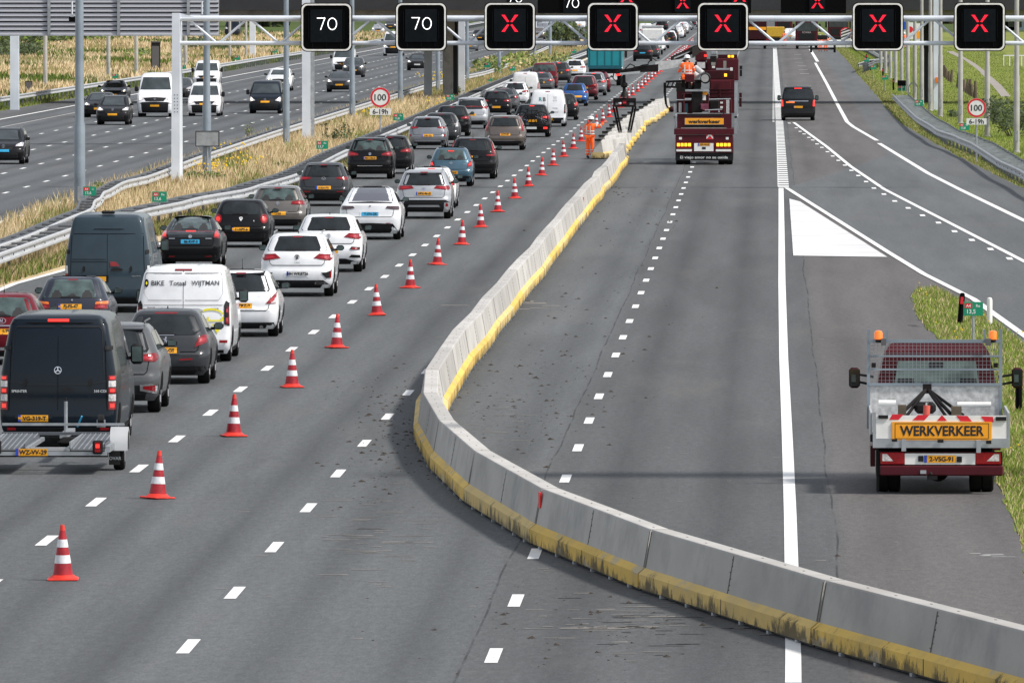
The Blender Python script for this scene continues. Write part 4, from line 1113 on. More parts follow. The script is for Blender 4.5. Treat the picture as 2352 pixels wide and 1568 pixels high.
# ================================================================ VEHICLES
# level tables: (z/H, rear y, front setback, half-width fraction)
KINDS = {
 'hatch': [(.12, .16, .14, .86), (.19, .05, .04, .95), (.30, .00, .00, .985), (.40, .00, .01, 1.0), (.45, .05, .05, 1.0), (.52, .06, .20, .995), (.585, .09, .55, .975), (.64, .12, .90, .95), (.68, .16, 1.12, .92), (.80, .27, 1.50, .83), (.93, .42, 1.98, .73), (.972, .55, 2.25, .66), (.992, .85, 2.6, .55)],
 'suv':   [(.14, .14, .12, .88), (.21, .04, .03, .96), (.31, .00, .00, .99), (.40, .00, .00, 1.0), (.46, .05, .03, 1.0), (.53, .06, .12, 1.0), (.60, .08, .40, .985), (.65, .11, .85, .96), (.69, .15, 1.15, .93), (.81, .27, 1.50, .84), (.93, .40, 1.95, .75), (.975, .52, 2.2, .68), (.993, .85, 2.6, .56)],
 'sedan': [(.12, .16, .14, .87), (.19, .05, .03, .95), (.30, .00, .00, .985), (.40, .00, .01, 1.0), (.46, .04, .05, 1.0), (.54, .05, .22, .99), (.60, .06, .60, .97), (.655, .10, 1.05, .945), (.685, .22, 1.2, .91), (.71, .55, 1.3, .88), (.90, 1.20, 1.9, .72), (.965, 1.55, 2.2, .65), (.99, 2.0, 2.5, .54)],
 'fast':  [(.12, .18, .14, .86), (.19, .06, .03, .95), (.30, .01, .00, .985), (.42, .00, .01, 1.0), (.48, .03, .05, 1.0), (.55, .04, .20, .99), (.61, .05, .60, .97), (.655, .06, .95, .945), (.69, .20, 1.15, .905), (.715, .38, 1.25, .88), (.88, 1.05, 1.8, .74), (.96, 1.50, 2.1, .65), (.992, 2.0, 2.5, .52)],
 'van':   [(.09, .14, .12, .92), (.15, .03, .03, .97), (.22, .00, .00, .99), (.30, .02, .00, 1.0), (.36, .03, .03, 1.0), (.42, .03, .12, 1.0), (.50, .04, .35, .995), (.56, .05, .70, .985), (.60, .06, .90, .97), (.76, .12, 1.30, .91), (.92, .20, 1.75, .84), (.965, .26, 2.0, .79), (.99, .42, 2.3, .70)],
 'mpv':   [(.11, .14, .12, .90), (.18, .03, .03, .97), (.27, .00, .00, .99), (.36, .00, .00, 1.0), (.42, .04, .03, 1.0), (.48, .05, .12, 1.0), (.56, .06, .40, .99), (.61, .08, .85, .97), (.655, .11, 1.10, .95), (.79, .17, 1.50, .88), (.93, .27, 2.0, .80), (.97, .36, 2.25, .74), (.992, .60, 2.6, .64)],
}
CORN = {'van': .12, 'mpv': .20}
class Body:
    def __init__(s, kind, W, H, L, dy=0.0):
        s.W, s.H, s.L = W / 2, H, L; s.kind = kind
        s.lv = [(z * H, yr, L - yf, wf * W / 2) for z, yr, yf, wf in KINDS[kind]]
        s.rc = CORN.get(kind, .26)
    def lev(s, z):
        lv = s.lv
        if z <= lv[0][0]: return lv[0][1:]
        for a, b in zip(lv, lv[1:]):
            if z <= b[0]:
                f = (z - a[0]) / (b[0] - a[0]); return tuple(a[i] + (b[i] - a[i]) * f for i in (1, 2, 3))
        return lv[-1][1:]
    def cr(s, t, front=False):
        rc = s.rc * (1.25 if front else 1.0); t = min(1, abs(t)); t0 = 1 - min(.5, rc / s.W * .9)
        q = max(0, (t - t0) / (1 - t0))
        return (.16 if front else .09) * t * t + rc * (1 - math.sqrt(max(0, 1 - q * q)))
    def rear(s, x, z, off=.008):
        yr, yf, w_ = s.lev(z); return (x, yr + s.cr(x / w_) - off, z)
    def front(s, x, z, off=.008):
        yr, yf, w_ = s.lev(z); return (x, yf - s.cr(x / w_, True) + off, z)
    def side(s, sg, off=.006):
        def f(y, z):
            return (sg * (s.lev(z)[2] + off), y, z)
        return f
    def mesh(s, m):
        ts = [0, .35, .6, .75, .84, .90, .945, .975, .993, 1.0]
        ts = [-t for t in ts[::-1]] + ts[1:]
        lv = []; src = s.lv
        for a, b_ in zip(src, src[1:]):
            lv.append(a); lv.append(tuple((a[i] + b_[i]) / 2 for i in range(4)))
        lv.append(src[-1]); b = MB(); vs = []
        for z, yr, yf, w_ in lv:
            for t in ts: vs.append((t * w_, yr + s.cr(t), z))
            ya = yr + s.cr(1) ; yb = yf - s.cr(1, True)
            for f in (.33, .66): vs.append((w_, ya + (yb - ya) * f, z))
            for t in ts[::-1]: vs.append((t * w_, yf - s.cr(t, True), z))
            for f in (.66, .33): vs.append((-w_, ya + (yb - ya) * f, z))
        k = len(ts) * 2 + 4; n = len(lv)
        fs = [(l * k + j, l * k + (j + 1) % k, (l + 1) * k + (j + 1) % k, (l + 1) * k + j) for l in range(n - 1) for j in range(k)]
        # roof cap: one crowned ring then a face
        top = vs[-k:]; cx = 0; cyy = sum(v[1] for v in top) / k
        ring = [(v[0] * .6, cyy + (v[1] - cyy) * .75, s.H) for v in top]
        vs += ring
        fs += [((n - 1) * k + j, (n - 1) * k + (j + 1) % k, n * k + (j + 1) % k, n * k + j) for j in range(k)]
        fs.append(tuple(range(n * k, (n + 1) * k)))
        b.add(vs, fs, m)
        b.add([(x, y, z) for x, y, z in vs[:k]], [tuple(range(k - 1, -1, -1))], 'underbody')
        return b
def sym(half):  # half outline with x>=0 from bottom centre to top centre
    return half + [(-x, z) for x, z in half[::-1] if x > 1e-4]
def wheelset(b, o, W, L, r, wd, y1, y2, lod):
    for sx in (-1, 1):
        for y in (y1, y2):
            q = b if lod else MB()
            x0 = sx * (W - .03); x1 = x0 - sx * wd
            prof = [(r * .62, 0), (r * .93, 0), (r, .03), (r, wd - .03), (r * .93, wd), (r * .55, wd)]
            n = 10 if lod else 22
            vs = []
            for rr, h in prof:
                for i in range(n):
                    a = 2 * math.pi * i / n; vs.append((x0 - sx * h, y + rr * math.cos(a), r + rr * math.sin(a)))
            fs = [(l * n + i, l * n + (i + 1) % n, (l + 1) * n + (i + 1) % n, (l + 1) * n + i) for l in range(len(prof) - 1) for i in range(n)]
            fs.append(tuple(range((len(prof) - 1) * n, len(prof) * n)))
            q.add(vs, fs, 'tyre')
            if lod: q.add([vs[i] for i in range(n)], [tuple(range(n))], 'rim')
            else:
                w_ = q.build('wheel', o, smooth=40)
                h = MB(); xr = x0 - sx * .02
                h.lathe((xr, y, r), [(r * .63, -.005), (r * .63, .005)], 'black_plastic', 18, 'X')
                for i in range(5):
                    a = 2 * math.pi * i / 5 + .3
                    h.cyl((xr + sx * .012, y, r), (xr + sx * .012, y + r * .6 * math.cos(a), r + r * .6 * math.sin(a)), r * .09, 'rim', n=4)
                h.lathe((xr + sx * .01, y, r), [(r * .62, -.006), (r * .62, .006), (r * .54, .007)], 'rim', 18, 'X')
                h.build('rim', w_)
def plate(b, fn, x, z, txt, m='plate_yellow', w_=.52, h=.115, small=1.0):
    b.poly([(x - w_ / 2, z - h / 2), (x + w_ / 2, z - h / 2), (x + w_ / 2, z + h / 2), (x - w_ / 2, z + h / 2)], fn, m, 1)
    fo = lambda a, c: (lambda q: (q[0], q[1] - .004 * b.sgn, q[2]))(fn(a, c))
    if m == 'plate_yellow' or m == 'plate_white':
        b.poly([(x - w_ / 2, z - h / 2), (x - w_ / 2 + .045, z - h / 2), (x - w_ / 2 + .045, z + h / 2), (x - w_ / 2, z + h / 2)], fo, 'eu_blue')
    if txt: b.text(txt, h * .86, fo, 'ink', x + .02, z, .035, width=None)
def disc(cx, cz, r, n=20, sz=1.0): return [(cx + r * math.cos(2 * math.pi * i / n), cz + r * sz * math.sin(2 * math.pi * i / n)) for i in range(n)]
def badge(b, fn, style, x, z, r=.055):
    fo = lambda a, c: (lambda q: (q[0], q[1] - .01 * b.sgn, q[2]))(fn(a, c))
    def seg(p0, p1, t=.008, m='chrome'):
        d = (Vector(p1) - Vector(p0)).normalized(); nn = Vector((-d.y, d.x)) * t
        b.poly([tuple(Vector(p0) + nn), tuple(Vector(p0) - nn), tuple(Vector(p1) - nn), tuple(Vector(p1) + nn)], fo, m)
    def rg(r0, m='chrome', t=.010, sx=1, sz=1):
        n = 20; vs = [fo(x + rr * sx * math.cos(2 * math.pi * i / n), z + rr * sz * math.sin(2 * math.pi * i / n)) for rr in (r0, r0 - t) for i in range(n)]
        b.add(vs, [(i, (i + 1) % n, n + (i + 1) % n, n + i) for i in range(n)], m)
    if style == 'vw' or style == 'vw_dark':
        m = 'chrome' if style == 'vw' else 'ink'
        rg(r, m); seg((x - r * .6, z + r * .7), (x - r * .15, z - r * .8), .007, m); seg((x - r * .15, z - r * .8), (x, z), .007, m); seg((x, z), (x + r * .15, z - r * .8), .007, m); seg((x + r * .15, z - r * .8), (x + r * .6, z + r * .7), .007, m)
        seg((x - r * .28, z + r * .85), (x, z + r * .1), .006, m); seg((x, z + r * .1), (x + r * .28, z + r * .85), .006, m)
    elif style == 'star':
        rg(r, t=.012)
        for a in (90, 210, 330): seg((x, z), (x + r * .9 * math.cos(R(a)), z + r * .9 * math.sin(R(a))), .009)
    elif style == 'oval': rg(r, sx=1.35, sz=.85); seg((x - r * .35, z - r * .5), (x - r * .2, z + r * .5), .009); seg((x + r * .2, z - r * .5), (x + r * .35, z + r * .5), .009); seg((x - r * .28, z), (x + r * .28, z), .007)
    elif style == 'h': rg(r * .8, sx=1.1); seg((x - r * .35, z - r * .5), (x - r * .4, z + r * .5)); seg((x + r * .35, z - r * .5), (x + r * .4, z + r * .5)); seg((x - r * .35, z), (x + r * .35, z))
    elif style == 't': seg((x - r * .6, z + r * .5), (x + r * .6, z + r * .5), .008, 'ink_grey'); seg((x, z + r * .5), (x, z - r * .6), .010, 'ink_grey')
    elif style == 'wing': rg(r * 1.0, sx=1.25, sz=.85); seg((x - r * .8, z + r * .3), (x, z - r * .3), .006); seg((x, z - r * .3), (x + r * .8, z + r * .3), .006)
    elif style == 'lion': b.poly([(x - r * .5, z - r), (x - r * .1, z - r * .2), (x - r * .7, z + r * .2), (x - r * .1, z + r * .3), (x, z + r), (x + r * .5, z + r * .8), (x + r * .25, z + r * .1), (x + r * .6, z - r * .4), (x + r * .3, z - r), (x + r * .05, z - r * .4)], fo, 'chrome')
    elif style == 'shield': b.poly([(x, z - r * 1.2), (x + r * .8, z), (x + r * .9, z + r * .7), (x, z + r), (x - r * .9, z + r * .7), (x - r * .8, z)], fo, 'white_ink'); b.poly([(x - r * .5, z + r * .1), (x + r * .5, z + r * .1), (x + r * .5, z + r * .5), (x - r * .5, z + r * .5)], lambda a, c: (lambda q: (q[0], q[1] - .003 * b.sgn, q[2]))(fo(a, c)), 'ink_grey')
    else: rg(r * .9); seg((x - r * .6, z), (x + r * .6, z))

def car(name, kind, W, H, L, pos, label, cat, group, pm, face='rear', f=None, lod=0, rz=0.0, glassm='glass'):
    """face: which end is towards the camera; the car body always has its rear at y=0 and front at y=L"""
    f = f or {}
    front = face == 'front'
    o = empty(name, (pos[0], pos[1], 0), label, cat, group, rz + (math.pi if front else 0)) if not lod else None
    if front and not lod: o.location = (pos[0], pos[1] + L, 0)
    B = Body(kind, W, H, L); hw = B.W
    big = MB()
    def mk_(nm, sgn=1):
        if lod: big.sgn = sgn; return big
        q = MB(); q.sgn = sgn; q.nm = nm; return q
    def done(q, smooth=None, parent=None, nm=None):
        if not lod: return q.build(nm or q.nm, parent or o, smooth=smooth)
    if lod: big = B.mesh(pm); big.sgn = 1
    else: B.mesh(pm).build('body', o, smooth=32)
    S = lambda pts: [(x * hw, z * H) for x, z in pts]
    fr = B.rear; ff = B.front
    sub = 1 if lod else 3
    # rear window
    rw = f.get('rw', {'hatch': [(0, .675), (.74, .68), (.77, .71), (.64, .91), (.56, .935), (0, .945)], 'suv': [(0, .685), (.74, .69), (.77, .72), (.66, .90), (.60, .93), (0, .94)],
                      'sedan': [(0, .72), (.76, .72), (.60, .93), (0, .945)], 'fast': [(0, .72), (.74, .72), (.58, .95), (0, .97)], 'mpv': [(0, .66), (.82, .66), (.84, .70), (.74, .93), (0, .945)], 'van': None}[kind])
    if rw:
        if rw[0] == 'two':
            for sg in (-1, 1):
                q = mk_('rear_window'); q.poly([(sg * x * hw, z * H) for x, z in rw[1]], fr, f.get('rwm', glassm), sub); done(q)
        else:
            q = mk_('rear_window'); q.poly(S(sym(rw)), fr, f.get('rwm', glassm), sub)
            if not lod: 
                if f.get('rwm') == 'glass_pale':
                    for xx, ww, hh in ((-.42, .15, .12), (.40, .15, .12), (0, .12, .07)):
                        z0 = rw[0][1] + .006; q.poly(S([(xx - ww, z0), (xx + ww, z0), (xx + ww * .8, z0 + hh * .6), (xx + ww * .5, z0 + hh * .75), (xx + ww * .42, z0 + hh), (xx - ww * .42, z0 + hh), (xx - ww * .5, z0 + hh * .75), (xx - ww * .8, z0 + hh * .6)]), lambda x, z: fr(x, z, .010), 'interior', 1)
            wn = done(q)
            if not lod and f.get('wiper', 1):
                q = mk_('wiper'); z0 = rw[0][1] + .008
                q.poly(S([(-.32, z0), (.22, z0), (.24, z0 + .012), (.02, z0 + .03), (-.30, z0 + .018)]), lambda x, z: fr(x, z, .022), 'black_plastic', 1); done(q)
    # spoiler or top brake light
    if f.get('spoiler') and not lod:
        q = mk_('spoiler'); zz = H * .965; xx = rw[-2][0] * hw * 1.12
        p0 = fr(0, zz)[1]
        q.add([(-xx, p0 + .22, zz + .02), (xx, p0 + .22, zz + .02), (xx * .96, p0 - .10, zz - .035), (-xx * .96, p0 - .10, zz - .035), (-xx, p0 + .2, zz - .02), (xx, p0 + .2, zz - .02), (xx * .96, p0 - .08, zz - .065), (-xx * .96, p0 - .08, zz - .065)],
              [(0, 3, 2, 1), (4, 5, 6, 7), (3, 7, 6, 2), (0, 4, 7, 3), (1, 2, 6, 5)], f.get('spoiler_m', pm)); done(q, 30)
    if f.get('top_light', 1) and not front:
        q = mk_('brake_light'); zz = f.get('tlz', .952); ww = f.get('tlw', .13)
        q.poly(S([(-ww, zz - .010), (ww, zz - .010), (ww, zz + .008), (-ww, zz + .008)]), lambda x, z: fr(x, z, f.get('tlo', .014) + (.11 if f.get('spoiler') else 0)), 'red_lit' if f.get('brake') else 'red_lamp', 1); done(q)
    # black lower bumper
    lb = f.get('low', [(0, .125), (.86, .13), (.93, .19), (.90, .26), (.70, .27), (0, .26)])
    if lb:
        q = mk_('lower_bumper'); q.poly(S(sym(lb)), lambda x, z: fr(x, z, .010), f.get('lowm', 'black_plastic'), sub)
        for pts, m in f.get('lowx', []): q.poly(S(pts), lambda x, z: fr(x, z, .018), m, 2)
        done(q)
    # tailgate seam lines, handle recess
    if not lod and kind not in ('van',) and not front:
        q = mk_('tailgate_seam'); zz = f.get('seam', .44)
        sp = [(-.80, .66), (-.74, zz + .03), (-.68, zz), (.68, zz), (.74, zz + .03), (.80, .66)]
        for (xa, za), (xb, zb_) in zip(sp, sp[1:]):
            d = Vector((xb - xa, zb_ - za)).normalized(); nx, nz = -d.y * .006, d.x * .005
            q.poly(S([(xa - nx, za - nz), (xb - nx, zb_ - nz), (xb + nx, zb_ + nz), (xa + nx, za + nz)]), lambda x, z: fr(x, z, .009), 'underbody', 2)
        done(q)
    # tail lamps
    lit = f.get('brake')
    for pts, m in f.get('lamps', [([(.50, .575), (.93, .56), (.965, .60), (.95, .66), (.80, .665), (.52, .62)], 'red_lamp')]):
        for sg in (-1, 1):
            q = mk_('tail_light'); mm = 'red_lit' if (lit and m == 'red_lamp' and f.get('litall')) else m
            q.poly([(sg * x * hw, z * H) for x, z in pts], lambda x, z: fr(x, z, .014), mm, sub)
            if not lod:
                cx = sum(p[0] for p in pts) / len(pts); cz = sum(p[1] for p in pts) / len(pts)
                in_ = [(sg * (cx + (x - cx) * .55) * hw, (cz + (z - cz) * .45) * H) for x, z in pts]
                q.poly(in_, lambda x, z: fr(x, z, .019), 'red_lit' if lit and m == 'red_lamp' else {'red_lamp': 'lamp_core', 'clear_lamp': 'clear_lamp'}.get(m, m), 2)
            done(q, nm='tail_light')
    for nm, pts, m, symm, off in f.get('extra', []):
        for sg in ((-1, 1) if symm else (1,)):
            q = mk_(nm); q.poly([(sg * x * hw, z * H) for x, z in pts], lambda x, z: fr(x, z, off), m, 2 if not lod else 1); done(q)
    # plates
    pl = f.get('plate')
    if pl and not front:
        q = mk_('number_plate'); 
        if not lod or 1: q.poly([(pl[0] * hw - .32, pl[1] * H - .085), (pl[0] * hw + .32, pl[1] * H - .085), (pl[0] * hw + .32, pl[1] * H + .085), (pl[0] * hw - .32, pl[1] * H + .085)], lambda x, z: fr(x, z, .009), f.get('recess', pm), 1)
        plate(q, lambda x, z: fr(x, z, .02), pl[0] * hw, pl[1] * H, None if lod else pl[2], pl[3] if len(pl) > 3 else 'plate_yellow'); done(q)
    if f.get('badge') and not lod:
        q = mk_('badge'); badge(q, fr, f['badge'][0], 0, f['badge'][1] * H, f['badge'][2] if len(f['badge']) > 2 else .05); done(q)
    for tx, x, z, s_, m in (f.get('text', []) if not lod else []):
        q = mk_('lettering'); q.text(tx, s_, lambda a, c: fr(a, c, .012), m, x * hw, z * H, .01); done(q)
    # ---- sides
    bz = B.lv[8][0]
    yA, yB = B.lev(bz)[0] + .55, B.lev(bz)[1] - .35
    if kind == 'van': yA = L - 2.1 if not f.get('glazed') else .5; yB = L - 1.05
    ztop = H * (.90 if kind != 'van' else .84); zlow = bz + .02
    for sg in (-1, 1):
        q = mk_('side_window'); fn = B.side(sg)
        yr_t, yf_t, _ = B.lev(ztop)
        pts = [(yA, zlow), (yB, zlow), (min(yB, yf_t - .30), ztop), (max(yA + .12, yr_t + .32), ztop)]
        if kind in ('sedan', 'fast'): pts = [(yA + .2, zlow), (yB, zlow), (yf_t - .35, ztop), (yr_t + .30, ztop)]
        q.poly(pts, fn, 'glass', 1 if lod else 3)
        if not lod:
            for yy in ([L * .45] if kind != 'van' else []): q.poly([(yy - .04, zlow), (yy + .04, zlow), (yy + .05, ztop), (yy - .03, ztop)], B.side(sg, .012), 'black_plastic', 2)
        done(q)
        r = f.get('r', .325 if kind in ('hatch', 'sedan', 'fast') else .35); y1 = f.get('y1', .80 if kind != 'van' else 1.0); y2 = L - .88
        q = mk_('wheel_arch')
        for yy in (y1, y2):
            pts = [(yy + (r + .07) * math.cos(R(a)), max(B.lv[0][0] + .01, r + (r + .07) * math.sin(R(a)))) for a in range(-20, 201, 20)]
            q.poly(pts, B.side(sg, .008), 'underbody' if not f.get('clad') else 'black_plastic', 1)
        done(q)
        if not lod:
            q = mk_('sill'); q.poly([(y1 + r + .1, B.lv[0][0]), (y2 - r - .1, B.lv[0][0]), (y2 - r - .1, B.lv[0][0] + .10), (y1 + r + .1, B.lv[0][0] + .10)], B.side(sg, .012), 'black_plastic', 1); done(q)
            q = mk_('door_handle'); q.poly([(L * .40, bz - .16), (L * .40 + .2, bz - .16), (L * .40 + .2, bz - .13), (L * .40, bz - .13)], B.side(sg, .02), pm, 0); done(q)
            q = mk_('side_mirror'); ym = L - (1.35 if kind != 'van' else 1.25); xm = sg * (B.lev(bz)[2] + .11); ms = f.get('ms', (.20, .14) if kind not in ('van',) else (.20, .30))
            q.box((xm + sg * .02, ym, bz + .06 + ms[1] * .1), (ms[0], .14, ms[1]), f.get('mm', 'black_plastic'), bev=.045)
            q.cyl((xm - sg * .14, ym + .02, bz + .02), (xm, ym + .02, bz + .04), .03, 'black_plastic', n=6)
            mo = done(q, 40)
            q = mk_('mirror_glass'); 
            q.bx(xm + sg * .02 - ms[0] * .38, xm + sg * .02 + ms[0] * .38, ym - .074, ym - .070, bz + .06 + ms[1] * .1 - ms[1] * .36, bz + .06 + ms[1] * .1 + ms[1] * .36, 'glass_pale'); done(q, parent=mo)
    r = f.get('r', .325 if kind in ('hatch', 'sedan', 'fast') else .35)
    wheelset(big, o, hw, L, r, .23, f.get('y1', .80 if kind != 'van' else 1.0), L - .88, lod)
    # ---- front end
    q = mk_('windscreen', -1); zl, zu = B.lv[8][0] + .03, H * (.93 if kind != 'van' else .90)
    if kind == 'van' and front: zl = H * .62
    wl, wu = .90, .86
    a_, c_ = B.lev(zl)[2], B.lev(zu)[2]
    q.poly([(-a_ * wl, zl), (a_ * wl, zl), (c_ * wu, zu), (-c_ * wu, zu)], ff, f.get('ws', 'glass'), 1 if lod else 3)
    done(q)
    if front and not lod:
        q = mk_('windscreen_reflection', -1) if False else None
    hl = f.get('hl', [(.58, .50), (.93, .50), (.95, .60), (.82, .61), (.60, .545)])
    for sg in (-1, 1):
        q = mk_('headlight', -1); q.poly([(sg * x * hw, z * H) for x, z in hl], lambda x, z: ff(x, z, .012), 'clear_lamp', sub)
        if front and f.get('on', 1):
            cx = sum(p[0] for p in hl) / len(hl); cz = sum(p[1] for p in hl) / len(hl)
            q.poly([(sg * (cx + .3 * (x - cx)) * hw, (cz + .62 * (z - cz)) * H) for x, z in hl], lambda x, z: ff(x, z, .03), 'head_lit', 1)
        done(q)
    q = mk_('grille', -1)
    gr = f.get('grille', [(0, .40), (.42, .40), (.50, .53), (0, .545)])
    q.poly(S(sym(gr)), lambda x, z: ff(x, z, .010), 'black_plastic', 1 if lod else 2)
    low = f.get('flow', [(0, .12), (.80, .13), (.90, .20), (.86, .30), (.5, .34), (0, .35)])
    q.poly(S(sym(low)), lambda x, z: ff(x, z, .010), 'black_plastic', 1 if lod else 3)
    done(q)
    if front:
        q = mk_('number_plate', -1); fp = f.get('plate', (0, .36, '', 'plate_yellow'))
        q.poly([(-.26, fp[1] * H - .055), (.26, fp[1] * H - .055), (.26, fp[1] * H + .055), (-.26, fp[1] * H + .055)], lambda x, z: ff(x, z, .03), fp[3] if len(fp) > 3 else 'plate_yellow', 1); done(q)
        if f.get('badge') and not lod:
            q = mk_('badge', -1); badge(q, ff, f['badge'][0], 0, f['badge'][1] * H, .07); done(q)
    if f.get('rails') and not lod:
        for sg in (-1, 1):
            q = mk_('roof_rail'); xr = sg * B.lev(H * .975)[2] * .96; yr = B.lev(H * .975)[0] + .25
            q.cyl((xr, yr, H + .0), (xr, yr + .15, H + .035), .018, f['rails'], n=6); q.cyl((xr, yr + .15, H + .035), (xr, yr + 1.7, H + .035), .018, f['rails'], n=6); done(q)
    if f.get('antenna') and not lod:
        q = mk_('antenna'); ya = B.lev(H * .99)[0] + .25; q.cyl((0, ya, H - .02), (0, ya, H + .05), .02, 'black_plastic', .008, 6)
        if f['antenna'] > 1: q.cyl((0, ya, H + .04), (0, ya - .12, H + .24), .006, 'black_plastic', .004, 5)
        done(q)
    if lod:
        ob = big.build(name, None, (pos[0], pos[1] + (L if front else 0), 0), smooth=32)
        ob.rotation_euler = (0, 0, rz + (math.pi if front else 0)); tag(ob, label, cat, group); return ob
    return o
mat('lamp_core', (0.35, 0.02, 0.03), 0.2, coat=1.0, emit=(1, .02, .05), es=0.12, var=0.3)
BLK = paint('black', (0.005, 0.005, 0.006)); 
for nm, c, me in (('white', (.74, .75, .77), 0.0), ('silver', (.42, .43, .45), .55), ('grey', (.042, .045, .050), .5), ('mid_grey', (.09, .094, .10), .5), ('navy', (.003, .008, .015), .3), ('van_blue', (.030, .048, .063), .2), ('red', (.12, .003, .010), .3), ('dark_red', (.13, .008, .018), .3), ('teal_blue', (.055, .12, .17), .4), ('blue', (.02, .10, .33), .4), ('brown', (.13, .105, .09), .5), ('taupe', (.145, .13, .118), .5), ('old_blue', (.032, .036, .052), .35), ('light_grey', (.21, .22, .24), .5), ('beige', (.4, .37, .32), .3)):
    paint(nm, c, me)
def pp(n): return 'paint_' + n
QL = 'vehicles in the left queue lane'; QR = 'vehicles in the right queue lane'
def pos(cx, ybase, rearaxle=.8):
    """photo: x of the rear centre, y where the rear tyres touch; returns where the rear face stands"""
    g = at(cx, ybase); return (g.x, g.y - rearaxle)
VERT = [(.80, .60), (.96, .60), (.965, .80), (.86, .80)]
def q(n, kind, W, H, L, cx, yb, label, cat, grp, col, f, lod=0, **k):
    return car(n, kind, W, H, L, pos(cx, yb, f.get('y1', .8)), label, cat, grp, pp(col), 'rear', f, lod, **k)
# ---------------- left queue lane
q('hatchback_car', 'hatch', 1.74, 1.50, 4.0, 8, 836, 'dark red hatchback with oval badge at the left picture edge', 'car', QL, 'red', dict(plate=(.10, .47, 'J-79', 'plate_yellow'), badge=('oval', .62, .075), antenna=2, rwm='glass_pale', low=[(0, .125), (.86, .13), (.93, .17), (.9, .2), (0, .2)], extra=[('chrome_strip', [(-.6, .545), (.6, .545), (.6, .56), (-.6, .56)], 'chrome', 0, .016), ('bumper_strip', [(-.8, .21), (.8, .21), (.8, .25), (-.8, .25)], 'paint_silver', 0, .014)]))
q('old_hatchback', 'hatch', 1.66, 1.40, 3.9, 170, 777, 'old dark blue hatchback with orange and red tail lights, plate FJ-FS-47', 'car', QL, 'old_blue', dict(plate=(-.05, .525, 'FJ-FS-47'), rwm='glass_pale', rw=[(0, .66), (.76, .665), (.79, .70), (.66, .93), (.6, .95), (0, .955)], lamps=[([(.60, .49), (.95, .49), (.965, .56), (.62, .56)], 'red_lamp'), ([(.62, .565), (.965, .565), (.96, .615), (.64, .60)], 'amber_lamp')], low=[(0, .125), (.9, .13), (.97, .2), (.97, .40), (0, .40)], badge=('x', .63, .025), r=.29, seam=.43))
MASTER_F = dict(low=[(0, .09), (.95, .09), (.96, .13), (.96, .16), (0, .16)], lamps=[([(.92, .40), (.985, .40), (.985, .48), (.93, .48)], 'clear_lamp'), ([(.92, .31), (.985, .31), (.985, .395), (.92, .395)], 'red_lamp')], plate=(-.28, .345, ''), recess='black_plastic', top_light=0, y1=1.0,
    extra=[('door_seam', [(-.004, .12), (.004, .12), (.004, .97), (-.004, .97)], 'underbody', 0, .012), ('red_triangle', [(.07, .475), (.29, .475), (.22, .51), (.19, .52), (.07, .52)], 'red_lamp', 0, .016), ('handle', [(.08, .43), (.36, .43), (.36, .445), (.28, .46), (.16, .46), (.08, .445)], 'black_plastic', 0, .016),
           ('hinge', [(.89, .60), (.97, .60), (.97, .64), (.89, .64)], 'black_plastic', 1, .02), ('window_crease', [(-.85, .515), (.0, .515), (.0, .52), (-.85, .52)], 'underbody', 0, .011),
           ('panel_crease', [(-.82, .54), (-.04, .54), (-.04, .545), (-.82, .545)], 'underbody', 0, .011), ('panel_crease', [(-.80, .80), (.84, .80), (.84, .805), (-.80, .805)], 'underbody', 0, .011), ('side_seam', [(.875, .15), (.885, .15), (.83, .965), (.82, .965)], 'underbody', 1, .012),
           ('air_slot', [(-.35, .845), (.4, .845), (.35, .852), (-.3, .852)], 'underbody', 0, .012), ('step_lights', [(-.25, .135), (-.19, .135), (-.19, .145), (-.25, .145)], 'white_ink', 0, .02), ('cap', disc(.55, .445, .03, 10, 1.1), 'black_plastic', 1, .016)], text=[('MOVANO', .68, .375, .05, 'chrome')])
ob = q('panel_van', 'van', 2.07, 2.38, 6.0, 252, 716, 'tall slate blue high-roof van with a red triangle on its rear doors', 'van', QL, 'van_blue', MASTER_F)
b = MB(); b.bx(-.16, .16, .35, .6, 2.38, 2.46, 'black_plastic', bev=.03); b.build('roof_beacon', ob)
q('saloon_hybrid', 'fast', 1.70, 1.42, 4.4, 440, 614, 'black fastback with bright red brake lights and blue plate', 'car', QL, 'black', dict(plate=(0, .52, '86-RVP-3', 'plate_blue'), brake=1, rw=[(0, .74), (.70, .74), (.56, .95), (0, .97)], rwm='glass_pale', badge=('h', .62, .055), antenna=2, lamps=[([(.76, .60), (.95, .58), (.93, .70), (.80, .755)], 'red_lamp')],
    extra=[('glass_strip', [(-.74, .60), (.74, .60), (.74, .71), (-.74, .71)], 'glass', 0, .012), ('brake_bar', [(-.16, .715), (.16, .715), (.16, .73), (-.16, .73)], 'red_lit', 0, .03), ('brake_bar', [(-.74, .712), (.74, .712), (.74, .722), (-.74, .722)], 'red_lamp', 0, .02), ('reflector', [(.5, .22), (.7, .22), (.7, .235), (.5, .235)], 'red_lamp', 1, .02), ('trim', [(.5, .575), (.7, .575), (.7, .585), (.5, .585)], 'chrome', 1, .02)], top_light=0))
RND = disc(.80, .60, .13, 16, .75)
q('hatchback_car', 'hatch', 1.72, 1.45, 4.06, 556, 568, 'black small coupe hatch with round red tail lights and shield badge', 'car', QL, 'black', dict(plate=(0, .385, '11-XPT-6'), lamps=[(RND, 'red_lamp')], badge=('shield', .60, .06), low=[(0, .125), (.86, .13), (.93, .19), (.9, .30), (0, .30)], rw=[(0, .69), (.60, .69), (.68, .74), (.62, .88), (.48, .93), (0, .945)], brake=1, text=[('A', .45, .56, .06, 'white_ink')], top_light=0))
